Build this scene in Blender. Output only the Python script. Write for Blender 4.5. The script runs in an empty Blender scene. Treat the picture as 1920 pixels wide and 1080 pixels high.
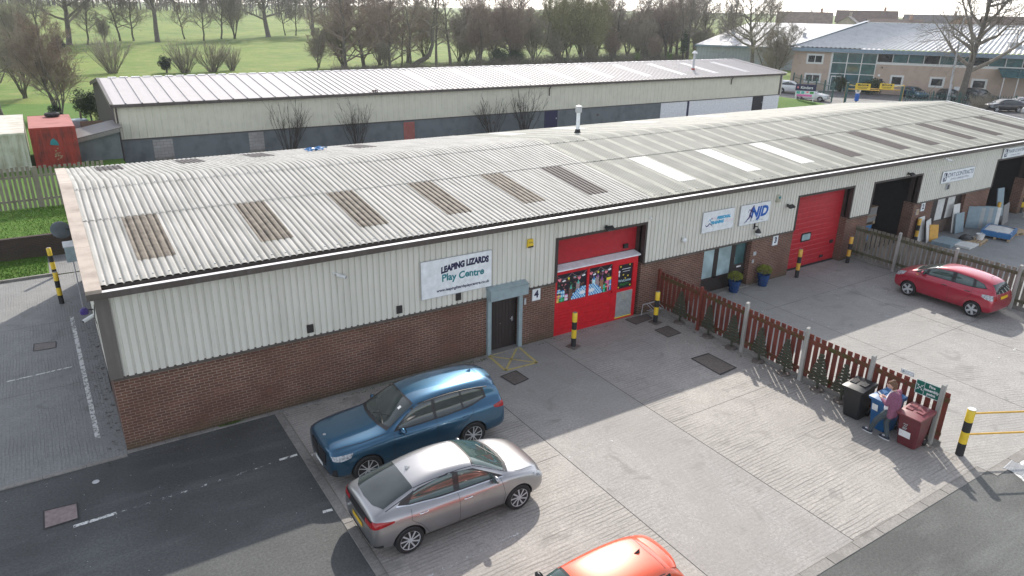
import bpy, bmesh, math, random
from mathutils import Vector, Matrix, Euler
from mathutils.bvhtree import BVHTree
R = math.radians
SC = bpy.context.scene
COL = SC.collection
random.seed(7)

# ------------------------------------------------------------------ camera, sky, sun, exposure
cd = bpy.data.cameras.new("camera"); cam = bpy.data.objects.new("camera", cd); COL.objects.link(cam)
_y, _p, _r = R(33.109), R(21.304), R(1.131)
_f = Vector((math.sin(_y)*math.cos(_p), math.cos(_y)*math.cos(_p), -math.sin(_p)))
_rt = Vector((math.cos(_y), -math.sin(_y), 0)); _up = _rt.cross(_f)
_c, _s = math.cos(_r), math.sin(_r)
_R2 = _c*_rt + _s*_up; _U2 = -_s*_rt + _c*_up
m3 = Matrix((_R2, _U2, -_f)).transposed()
cam.matrix_world = Matrix.Translation((-0.369, -18.297, 10.691)) @ m3.to_4x4()
cd.sensor_width = 36; cd.lens = 36*1354.43/1920; cd.clip_start = 0.3; cd.clip_end = 4000
SC.camera = cam
SUN_AZ, SUN_EL = R(38.1), R(36.5)          # azimuth measured from +Y towards +X
w = bpy.data.worlds.new("World"); SC.world = w; w.use_nodes = True
nt = w.node_tree; nt.nodes.clear()
sky = nt.nodes.new('ShaderNodeTexSky'); sky.sky_type = 'NISHITA'; sky.sun_disc = False
sky.sun_elevation = SUN_EL; sky.sun_rotation = SUN_AZ
sky.air_density = .8; sky.dust_density = .7; sky.ozone_density = .4
bg = nt.nodes.new('ShaderNodeBackground'); bg.inputs[1].default_value = 0.15
wo = nt.nodes.new('ShaderNodeOutputWorld')
hs = nt.nodes.new('ShaderNodeHueSaturation'); hs.inputs['Saturation'].default_value = .38; hs.inputs['Value'].default_value = 1.0
nt.links.new(sky.outputs[0], hs.inputs['Color']); nt.links.new(hs.outputs[0], bg.inputs[0]); nt.links.new(bg.outputs[0], wo.inputs[0])
sl = bpy.data.lights.new("sun", 'SUN'); sl.energy = 2.45; sl.angle = R(0.6); sl.color = (1.0, 0.93, 0.84)
so = bpy.data.objects.new("sun", sl); COL.objects.link(so)
sd = Vector((math.sin(SUN_AZ)*math.cos(SUN_EL), math.cos(SUN_AZ)*math.cos(SUN_EL), math.sin(SUN_EL)))
so.rotation_euler = sd.to_track_quat('Z', 'Y').to_euler(); so.location = (60, 80, 80)
SC.view_settings.view_transform = 'Standard'; SC.view_settings.look = 'None'
SC.view_settings.exposure = 1.16; SC.view_settings.gamma = 1
SC.cycles.max_bounces = 6; SC.cycles.use_denoising = True; SC.cycles.use_adaptive_sampling = False
try: SC.cycles.denoiser = 'OPENIMAGEDENOISE'
except Exception: pass

# ------------------------------------------------------------------ materials
class NT:
    def __init__(s, name):
        s.m = bpy.data.materials.new(name); s.m.use_nodes = True
        s.t = s.m.node_tree; s.b = s.t.nodes['Principled BSDF']
    def n(s, typ, **kw):
        k = s.t.nodes.new(typ)
        for a, v in kw.items(): setattr(k, a, v)
        return k
    def l(s, a, b): s.t.links.new(a, b)
    def coord(s):
        if not hasattr(s, '_co'): s._co = s.n('ShaderNodeTexCoord').outputs['Object']
        return s._co
    def mapped(s, scale):
        mp = s.n('ShaderNodeMapping'); s.l(s.coord(), mp.inputs[0]); mp.inputs['Scale'].default_value = scale
        return mp.outputs[0]
    def noise(s, scale, detail=4, rough=.55, vec=None, dist=0):
        k = s.n('ShaderNodeTexNoise'); k.inputs['Scale'].default_value = scale
        k.inputs['Detail'].default_value = detail; k.inputs['Roughness'].default_value = rough
        k.inputs['Distortion'].default_value = dist
        s.l(vec if vec is not None else s.coord(), k.inputs['Vector']); return k.outputs['Fac']
    def ramp(s, fac, stops):
        k = s.n('ShaderNodeValToRGB'); e = k.color_ramp.elements
        while len(e) < len(stops): e.new(0.5)
        for i, (p, c) in enumerate(stops):
            e[i].position = p; e[i].color = (c, c, c, 1) if isinstance(c, (int, float)) else tuple(c)+(1,)
        s.l(fac, k.inputs[0]); return k.outputs[0]
    def mix(s, fac, a, b, mode='MIX'):
        k = s.n('ShaderNodeMix', data_type='RGBA', blend_type=mode)
        for sock, v in ((k.inputs[0], fac), (k.inputs[6], a), (k.inputs[7], b)):
            if hasattr(v, 'is_output'): s.l(v, sock)
            elif isinstance(v, (int, float)): sock.default_value = v
            else: sock.default_value = tuple(v)+(1,)
        return k.outputs[2]
    def math(s, op, a, b=0.0):
        k = s.n('ShaderNodeMath', operation=op)
        for i, v in enumerate((a, b)):
            if hasattr(v, 'is_output'): s.l(v, k.inputs[i])
            else: k.inputs[i].default_value = v
        return k.outputs[0]
    def xyz(s):
        k = s.n('ShaderNodeSeparateXYZ'); s.l(s.coord(), k.inputs[0]); return k.outputs
    def bump(s, h, strength, dist=0.01):
        k = s.n('ShaderNodeBump'); k.inputs['Strength'].default_value = strength; k.inputs['Distance'].default_value = dist
        s.l(h, k.inputs['Height']); s.l(k.outputs[0], s.b.inputs['Normal'])
    def col(s, c):
        if hasattr(c, 'is_output'): s.l(c, s.b.inputs['Base Color'])
        else: s.b.inputs['Base Color'].default_value = tuple(c)+(1,)
    def set(s, rough=.6, metal=0, spec=.5, coat=0, trans=0):
        i = s.b.inputs; i['Metallic'].default_value = metal
        if hasattr(rough, 'is_output'): s.l(rough, i['Roughness'])
        else: i['Roughness'].default_value = rough
        i['Specular IOR Level'].default_value = spec; i['Coat Weight'].default_value = coat
        i['Coat Roughness'].default_value = .03
        return s.m
def simple(name, c, rough=.6, var=.18, scale=6, metal=0, spec=.5, bump=0, bscale=60, coat=0):
    k = NT(name); f = k.noise(scale, 5)
    lo = [max(0, v*(1-var)) for v in c]; hi = [min(1, v*(1+var)) for v in c]
    k.col(k.ramp(f, [(.3, lo), (.7, hi)]))
    if bump: k.bump(k.noise(bscale, 3), bump)
    return k.set(rough, metal, spec, coat)
def streaky(name, c, dirt, rough=.6, amt=.5, sc=(9, 9, .7)):
    "paint with vertical weather streaks and blotches"
    k = NT(name); f = k.noise(1.0, 5, vec=k.mapped(sc)); g = k.noise(1.3, 4)
    a = k.ramp(k.math('MULTIPLY', f, g), [(.2, 0), (.42, 1)])
    k.col(k.mix(k.math('MULTIPLY', a, amt), c, dirt)); return k.set(rough)

M = {}
def brick(name, c1, c2, mortar, horiz='x'):
    k = NT(name); o = k.xyz(); cb = k.n('ShaderNodeCombineXYZ')
    k.l(k.math('ADD', o[0], o[1]), cb.inputs[0]); k.l(o[2], cb.inputs[1])
    b = k.n('ShaderNodeTexBrick'); k.l(cb.outputs[0], b.inputs['Vector'])
    b.inputs['Color1'].default_value = c1+(1,); b.inputs['Color2'].default_value = c2+(1,); b.inputs['Mortar'].default_value = mortar+(1,)
    b.inputs['Scale'].default_value = 1; b.inputs['Mortar Size'].default_value = .007; b.inputs['Mortar Smooth'].default_value = .2
    b.inputs['Brick Width'].default_value = .225; b.inputs['Row Height'].default_value = .078; b.inputs['Bias'].default_value = -.1
    n1 = k.noise(.9, 5); n2 = k.noise(30, 3)
    c = k.mix(k.ramp(n1, [(.35, 0), (.70, .75)]), b.outputs['Color'], tuple(v*.66 for v in c1))
    c = k.mix(k.ramp(k.noise(2.6, 4, vec=k.mapped((.35, .35, 1))), [(.55, 0), (.75, .4)]), c, tuple(min(1, v*1.5) for v in c1))
    c = k.mix(.35, c, k.ramp(n2, [(.3, .55), (.7, 1.0)]), 'MULTIPLY')
    # green-brown damp band just above the ground
    lowb = k.ramp(k.math('ADD', o[2], k.math('MULTIPLY', k.noise(2.2, 4), .5)), [(.22, .75), (.62, 0)])
    c = k.mix(lowb, c, (.07, .06, .035))
    k.col(c); k.bump(b.outputs['Fac'], -.5, .006); return k.set(.85, spec=.3)
M['brick'] = brick('brick', (.178, .086, .062), (.115, .060, .046), (.38, .30, .24))
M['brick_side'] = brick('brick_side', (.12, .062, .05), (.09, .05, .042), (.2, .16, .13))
M['brick_dark'] = brick('brick_dark', (.06, .04, .033), (.045, .034, .03), (.09, .075, .06))

def cladding_mat():
    k = NT('cladding'); o = k.xyz()
    f = k.noise(1, 5, vec=k.mapped((7, 7, .5))); g = k.noise(.7, 4); sp = k.noise(55, 2)
    a = k.ramp(f, [(.42, 0), (.8, .55)])
    c = k.mix(a, (.665, .65, .585), (.47, .455, .40))
    c = k.mix(k.ramp(g, [(.45, 0), (.8, .35)]), c, (.55, .545, .47))
    c = k.mix(k.ramp(sp, [(.72, 0), (.78, .35)]), c, (.25, .26, .22))
    k.col(c); return k.set(.45, spec=.4)
M['cladding'] = cladding_mat()
M['shed_cladding'] = streaky('shed_cladding', (.66, .63, .51), (.50, .475, .375), .5, .5)
M['trim'] = streaky('trim_brown', (.075, .060, .052), (.12, .105, .095), .5, .7)
M['trim_grey'] = streaky('trim_grey', (.13, .115, .105), (.19, .175, .16), .5, .7)
M['gutter_lip'] = simple('gutter_lip', (.72, .70, .70), .35, .08, 3)
M['barge'] = streaky('barge_capping', (.43, .36, .30), (.25, .2, .16), .6, .9, (2, 2, 2))

def roof_mat(name, grey=False):
    "weathered fibre-cement corrugated sheets"
    k = NT(name); o = k.xyz()
    base = (.41, .40, .375)
    f = k.noise(.55, 6, .6); s_ = k.noise(1, 5, vec=k.mapped((9, .5, 1))); sp = k.noise(26, 3, .6)
    c = k.mix(k.ramp(f, [(.38, 0), (.75, .8)]), base, (.30, .295, .275))
    c = k.mix(k.ramp(s_, [(.42, 0), (.70, .75)]), c, (.20, .195, .17))
    c = k.mix(k.ramp(sp, [(.62, 0), (.72, .6)]), c, (.58, .57, .54))
    # beyond the party wall the sheets carry more lichen, only the side laps stay clean
    far = k.math('GREATER_THAN', o[0], 17.25)
    fr = k.math('FRACT', k.math('DIVIDE', o[0], 1.0))
    lap = k.math('LESS_THAN', k.math('ABSOLUTE', k.math('SUBTRACT', fr, .5)), .13)
    lap = k.math('MULTIPLY', lap, k.ramp(k.noise(1.2, 4), [(.3, .3), (.55, 1)]))
    dirty = k.mix(k.ramp(k.noise(.8, 5), [(.35, 0), (.7, 1)]), (.235, .24, .205), (.155, .16, .135))
    c2 = k.mix(lap, k.mix(.75, c, dirty), (.40, .395, .34))
    c = k.mix(far, c, c2)
    k.col(c); k.bump(k.noise(70, 3), .25, .004); return k.set(.72, spec=.35)
M['roof'] = roof_mat('corrugated_roof')
M['ridge'] = simple('ridge_sheet', (.40, .405, .39), .6, .3, 5)
def skylight_mat(name, c, d):
    k = NT(name); f = k.noise(1, 5, vec=k.mapped((14, 1.3, 1))); g = k.noise(4, 4)
    k.col(k.mix(k.ramp(k.math('MULTIPLY', f, g), [(.15, 0), (.38, 1)]), c, d)); return k.set(.7, spec=.25)
M['sky_brown'] = skylight_mat('skylight_dirty', (.19, .16, .125), (.075, .062, .048))
M['sky_dark'] = skylight_mat('skylight_dark', (.075, .06, .058), (.045, .037, .037))
M['sky_white'] = skylight_mat('skylight_white', (.80, .79, .75), (.62, .61, .56))

def concrete_mat(name, base, dark, rib=0.0, ribscale=11, ang=0, blot=1.0):
    k = NT(name); big = k.noise(.22, 5, .6); mid = k.noise(1.6, 6, .65); fine = k.noise(15, 6, .9); grit = k.noise(60, 2)
    c = k.mix(k.ramp(big, [(.32, 0), (.72, .75*blot)]), base, dark)
    c = k.mix(k.ramp(mid, [(.38, .55*blot), (.62, 0)]), c, tuple(v*.72 for v in base))
    c = k.mix(.65, c, k.ramp(fine, [(.34, .42), (.66, 1.4)]), 'MULTIPLY')
    c = k.mix(k.ramp(grit, [(.66, 0), (.78, .35)]), c, (.5, .49, .47))
    st = k.noise(1.1, 3, .5, dist=1.2); c = k.mix(k.ramp(st, [(.60, 0), (.70, .62)]), c, tuple(v*.5 for v in base))
    st2 = k.noise(.13, 6, .75, dist=.6); c = k.mix(k.ramp(st2, [(.50, 0), (.56, .38)]), c, tuple(v*.66 for v in base))
    h = k.math('MULTIPLY', fine, .35)
    if rib:
        mp = k.n('ShaderNodeMapping'); k.l(k.coord(), mp.inputs[0]); mp.inputs['Rotation'].default_value = (0, 0, ang)
        wv = k.n('ShaderNodeTexWave', wave_type='BANDS', bands_direction='Y'); k.l(mp.outputs[0], wv.inputs[0]); wv.inputs['Scale'].default_value = .314/(1.25/ribscale)
        wv.inputs['Distortion'].default_value = 3.4; wv.inputs['Detail'].default_value = 3; wv.inputs['Detail Scale'].default_value = .6; wv.inputs['Detail Roughness'].default_value = .6
        mp2 = k.n('ShaderNodeMapping'); k.l(mp.outputs[0], mp2.inputs[0]); mp2.inputs['Scale'].default_value = (.8, ribscale*.55, 1)
        brk = k.ramp(k.noise(1.0, 4, .7, vec=mp2.outputs[0]), [(.38, .05), (.6, 1)])
        mask = k.math('MULTIPLY', k.ramp(k.noise(.42, 5), [(.40, .12), (.60, 1)]), brk)
        r_ = k.ramp(wv.outputs['Fac'], [(.12, 0), (.42, 1)])
        c = k.mix(k.math('MULTIPLY', k.math('SUBTRACT', 1.0, r_), k.math('MULTIPLY', mask, .9*rib)), c, tuple(v*.45 for v in base))
        h = k.math('ADD', h, k.math('MULTIPLY', k.math('MULTIPLY', r_, mask), 1.3*rib))
    k.col(c); k.bump(h, .55, .012); return k.set(.72, spec=.4)
M['conc_rib'] = concrete_mat('concrete_ribbed', (.385, .36, .33), (.285, .268, .25), 1.0, 12)
M['conc_mid'] = concrete_mat('concrete_worn', (.355, .335, .312), (.235, .228, .222), .35, 11)
M['conc_three'] = concrete_mat('concrete_unit_three', (.36, .35, .33), (.275, .268, .258), .6, 11, .35)
M['conc_two'] = concrete_mat('concrete_unit_two', (.25, .255, .255), (.20, .205, .207))
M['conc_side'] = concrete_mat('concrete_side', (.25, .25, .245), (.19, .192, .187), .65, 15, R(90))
M['kerb'] = concrete_mat('kerb_concrete', (.27, .255, .235), (.19, .18, .165))
def asphalt(name, base, spots):
    k = NT(name); big = k.noise(.28, 5); fine = k.noise(18, 6, .92); sp = k.noise(26, 2); st = k.noise(1, 5, vec=k.mapped((.35, 1.6, 1)))
    c = k.mix(k.ramp(big, [(.35, 0), (.65, .9)]), base, tuple(v*.58 for v in base))
    c = k.mix(k.ramp(st, [(.5, 0), (.75, .55)]), c, tuple(v*1.45 for v in base))
    c = k.mix(.75, c, k.ramp(fine, [(.36, .4), (.66, 1.6)]), 'MULTIPLY')
    c = k.mix(k.ramp(sp, [(.76, 0), (.79, spots)]), c, (.35, .35, .34))
    k.col(c); k.bump(fine, .5, .008); return k.set(.8, spec=.35)
M['tarmac_dark'] = asphalt('tarmac_dark', (.090, .093, .093), .14)
M['tarmac_road'] = asphalt('tarmac_road', (.115, .12, .115), .2)
M['tarmac_far'] = asphalt('tarmac_far', (.20, .198, .195), .1)
def grass_mat(name, a, b, cc, sc=.35, fine=22):
    k = NT(name); f = k.noise(sc, 6, .65); g = k.noise(fine, 4, .7); h = k.noise(sc*6, 4)
    c = k.mix(k.ramp(f, [(.3, 0), (.7, 1)]), a, b); c = k.mix(k.ramp(h, [(.45, 0), (.75, .6)]), c, cc)
    c = k.mix(.7, c, k.ramp(g, [(.25, .5), (.75, 1.25)]), 'MULTIPLY'); k.col(c); k.bump(g, .8, .05); return k.set(.9, spec=.2)
M['field'] = grass_mat('field_grass', (.075, .155, .018), (.185, .245, .045), (.29, .265, .10), .06, 2.2)
M['lawn'] = grass_mat('lawn_grass', (.075, .17, .02), (.10, .20, .03), (.13, .16, .04), .6, 25)
def worn_paint(name, c, lo=.45, hi=.58, sc=7):
    k = NT(name); f = k.noise(sc, 7, .75); k.col(c); k.set(.7)
    tr = k.n('ShaderNodeBsdfTransparent'); mx = k.n('ShaderNodeMixShader'); out = k.t.nodes['Material Output']
    k.l(k.ramp(f, [(lo, 0), (hi, 1)]), mx.inputs[0]); k.l(tr.outputs[0], mx.inputs[1]); k.l(k.b.outputs[0], mx.inputs[2]); k.l(mx.outputs[0], out.inputs[0])
    return k.m
M['line'] = worn_paint('road_paint_white', (.62, .62, .60), .40, .52)
M['line_worn'] = worn_paint('road_paint_white_worn', (.55, .55, .54), .52, .62)
M['line_yellow'] = worn_paint('road_paint_yellow', (.46, .37, .14), .30, .44)
M['moss'] = worn_paint('moss', (.075, .078, .035), .55, .68, 6)
M['dirt'] = worn_paint('dirt', (.10, .09, .075), .55, .72, 6)
M['oil'] = worn_paint('oil_stain', (.055, .05, .046), .50, .68, 3)
M['grass_tuft'] = simple('grass_tuft', (.085, .135, .02), .9, .5, 8)
M['iron'] = simple('manhole_iron', (.12, .10, .088), .6, .3, 12, bump=.5, bscale=60)
M['iron_pink'] = simple('manhole_steel', (.21, .155, .15), .6, .25, 9, bump=.5, bscale=90)
for n_, c_, r_ in (('black', (.014, .014, .016), .4), ('black_matt', (.02, .02, .022), .75), ('white', (.72, .73, .73), .4), ('signwhite', (.74, .77, .79), .4),
                   ('yellow', (.72, .50, .03), .45), ('amber', (.62, .36, .05), .5), ('door_brown', (.03, .022, .02), .5), ('frame_brown', (.045, .033, .03), .5),
                   ('steel', (.27, .34, .36), .45), ('steel_light', (.40, .42, .41), .4), ('red_paint', (.58, .012, .022), .35), ('red_door', (.42, .018, .028), .4),
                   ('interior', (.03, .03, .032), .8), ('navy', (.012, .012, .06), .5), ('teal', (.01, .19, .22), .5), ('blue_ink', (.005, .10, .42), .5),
                   ('sky_ink', (.05, .36, .6), .5), ('pink_ink', (.75, .6, .66), .5), ('purple_ink', (.05, .03, .18), .5), ('green_sign', (.0, .12, .085), .4), ('bin_black', (.014, .015, .017), .4),
                   ('bin_blue', (.012, .10, .26), .4), ('bin_maroon', (.115, .02, .026), .42), ('bin_maroon_lid', (.20, .05, .06), .42), ('rubber', (.013, .013, .014), .7),
                   ('pot_blue', (.012, .05, .16), .25), ('plate_yellow', (.72, .45, .01), .4), ('chrome', (.7, .7, .72), .15), ('wood_pale', (.42, .31, .19), .75),
                   ('slab_blue', (.22, .29, .33), .5), ('sign_ink', (.10, .13, .19), .5), ('joint', (.05, .048, .046), .9), ('dish_grey', (.075, .09, .10), .5), ('slab_grey', (.33, .34, .34), .6), ('slab_white', (.62, .62, .60), .5), ('orange_foam', (.62, .34, .07), .7), ('pallet_wrap', (.04, .16, .36), .35),
                   ('grey_card', (.2, .195, .19), .7), ('ply', (.22, .155, .10), .8), ('tarp_white', (.75, .74, .74), .5), ('green_steel', (.025, .085, .075), .5), ('galv', (.42, .43, .44), .45)):
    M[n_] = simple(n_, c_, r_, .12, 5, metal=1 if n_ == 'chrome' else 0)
def wood(name, c, dirt, amt=.8):
    k = NT(name); f = k.noise(1, 6, .6, vec=k.mapped((14, 14, 1.1))); g = k.noise(1.7, 5); o = k.xyz()
    a = k.ramp(k.math('MULTIPLY', f, g), [(.17, 0), (.36, amt)])
    k.col(k.mix(a, c, dirt)); k.bump(f, .4, .004); return k.set(.8, spec=.3)
M['fence_red'] = wood('stained_red_timber', (.19, .047, .032), (.10, .032, .024), .8)
M['rail_red'] = wood('mossy_red_timber', (.15, .042, .028), (.06, .065, .02), 1.0)
M['fence_grey'] = wood('weathered_timber', (.245, .225, .19), (.12, .105, .075))
M['rail_grey'] = wood('mossy_weathered_timber', (.13, .12, .085), (.05, .055, .02), 1.0)
M['fence_pale'] = wood('green_grey_timber', (.27, .245, .19), (.15, .135, .095))
M['tree_dark'] = wood('dark_green_timber', (.06, .066, .045), (.04, .038, .026))
M['post_conc'] = streaky('post_concrete', (.38, .37, .345), (.22, .22, .20), .8, .8)
M['render_grey'] = streaky('render_grey', (.155, .175, .18), (.095, .11, .115), .85, .9, (1.2, 1.2, .6))
M['block'] = brick('block', (.42, .40, .38), (.36, .33, .31), (.2, .19, .18))
_b = [n for n in M['block'].node_tree.nodes if n.type == 'TEX_BRICK'][0]
_b.inputs['Brick Width'].default_value = .45; _b.inputs['Row Height'].default_value = .225; _b.inputs['Mortar Size'].default_value = .012
M['shed_roof'] = streaky('shed_roof_metal', (.43, .405, .405), (.35, .32, .32), .65, .5, (6, .4, 1))
M['gable_brown'] = streaky('gable_brown', (.062, .050, .046), (.045, .037, .034), .7, .6)
M['red_rust'] = streaky('container_red', (.33, .035, .022), (.13, .022, .016), .6, 1.0, (5, 5, .6))
M['red_rust_top'] = streaky('container_red_top', (.36, .12, .10), (.25, .07, .05), .7, 1.0, (1.5, 1.5, 1.5))
M['cont_white'] = streaky('container_white', (.52, .52, .43), (.30, .29, .2), .6, 1.0, (5, 5, .6))
M['cont_white_top'] = streaky('container_white_top', (.52, .50, .44), (.30, .25, .18), .7, 1.0, (.6, 6, 2))
M['bark'] = simple('bark', (0.12, 0.108, 0.09), .9, .35, 6)
M['bark_dark'] = simple('bark_dark', (.06, .05, .042), .9, .3, 6)
M['bark_green'] = simple('bark_green', (.085, .085, .05), .9, .35, 5)
M['twig'] = simple('twig', (.20, .175, .14), .9, .3, 2)
M['twig_red'] = simple('twig_red', (.25, .195, .155), .9, .3, 2)
M['twig_green'] = simple('twig_green', (0.22, 0.205, 0.11), .9, .3, 2)
M['twig_grey'] = simple('twig_grey', (.25, .22, .17), .9, .3, 2)
M['ivy'] = simple('ivy_leaf', (.030, .052, .018), .6, .6, 3)
M['bright_leaf'] = simple('spring_leaf', (.11, .20, .025), .6, .4, 3)
M['bud'] = simple('willow_bud', (.34, .35, .19), .8, .4, 3)
M['conifer'] = simple('conifer_needles', (.018, .045, .02), .8, .5, 4)
M['shrub_yellow'] = simple('shrub_leaf', (.17, .19, .02), .7, .6, 9)
def tile_roof(name, c):
    k = NT(name); f = k.noise(1.2, 5); k.col(k.ramp(f, [(.3, [v*.7 for v in c]), (.7, [v*1.2 for v in c])])); return k.set(.8)
M['tile_brown'] = tile_roof('tiles_brown', (.12, .085, .07)); M['tile_grey'] = tile_roof('tiles_grey', (.12, .115, .115)); M['tile_tan'] = tile_roof('tiles_tan', (.21, .165, .13))
M['house_brick'] = simple('house_brick', (.38, .24, .18), .85, .2, 3); M['house_render'] = simple('house_render', (.45, .38, .31), .85, .15, 3)
M['office_brick'] = streaky('office_blockwork', (.46, .36, .29), (.36, .275, .22), .85, .7, (1, 1, .5))
M['office_roof'] = streaky('office_roof', (.40, .415, .43), (.28, .29, .30), .45, .8, (.8, .8, .8))
M['office_blue'] = simple('office_fascia_blue', (.19, .255, .32), .5, .12, 3)
M['white_roof'] = streaky('white_sheet_roof', (.55, .55, .56), (.36, .35, .35), .7, .8, (.5, .5, .5))
M['warehouse_wall'] = streaky('warehouse_wall', (.33, .36, .38), (.26, .29, .31), .5, .7)
def glass(name, c, rough=.06, spec=.6):
    k = NT(name); k.col(k.ramp(k.noise(1.3, 3), [(.35, [v*.7 for v in c]), (.7, [v*1.25 for v in c])])); return k.set(rough, spec=spec)
M['glass_teal'] = glass('glass_teal', (.06, .13, .135)); M['glass_dark'] = glass('glass_dark', (.018, .022, .024)); M['glass_frost'] = glass('glass_frosted', (.36, .48, .50), .35)
M['car_glass'] = glass('car_glass', (.040, .050, .050), .03, .8); M['car_glass_green'] = glass('car_glass_green', (.05, .085, .08), .03, .8)
def paint(name, c, flake=.35, metal=.55, rough=.32):
    k = NT(name); k.col(k.ramp(k.noise(2, 2), [(.3, [v*.94 for v in c]), (.7, [min(1, v*1.05) for v in c])])); return k.set(rough, metal, .5, 1.0)
M['paint_blue'] = paint('paint_blue', (.022, .095, .175), metal=.7, rough=.28); M['paint_silver'] = paint('paint_silver_grey', (.35, .345, .35), metal=.8, rough=.3)
M['paint_orange'] = paint('paint_orange', (.66, .085, .025), metal=.15, rough=.35); M['paint_red'] = paint('paint_crimson', (.36, .012, .035), metal=.2)
M['paint_black'] = paint('paint_black', (.02, .022, .026)); M['paint_white'] = paint('paint_white', (.7, .7, .7), metal=0)
M['lamp_red'] = simple('lamp_red', (.30, .008, .012), .15, .3, 9); M['lamp_clear'] = simple('lamp_clear', (.36, .38, .40), .08, .6, 18)
M['skin'] = simple('skin', (.55, .33, .26), .5, .08, 9); M['hair'] = simple('hair', (.13, .065, .035), .7, .3, 40)
M['jacket'] = simple('jacket_plum', (.21, .075, .13), .85, .2, 20, bump=.3); M['jeans'] = simple('jeans_grey', (.06, .075, .085), .9, .2, 25, bump=.3)
M['tee'] = simple('tee_white', (.74, .73, .76), .85, .06, 12); M['shoe'] = simple('shoe_navy', (.015, .022, .04), .6, .2, 30)
for n_, c_ in (('m_pink', (.75, .16, .42)), ('m_hot', (.85, .25, .3)), ('m_blue', (.02, .25, .62)), ('m_pale', (.55, .78, .86)), ('m_yellow', (.85, .72, .05)), ('m_green', (.03, .32, .05)),
               ('m_mint', (.08, .5, .42)), ('m_brown', (.16, .075, .055)), ('m_tan', (.34, .17, .09)), ('m_greypink', (.36, .27, .28)), ('m_purple', (.32, .1, .4)), ('m_white', (.8, .82, .85)), ('m_dark', (.014, .013, .022))):
    M[n_] = simple(n_, c_, .4, .1, 6)

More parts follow.
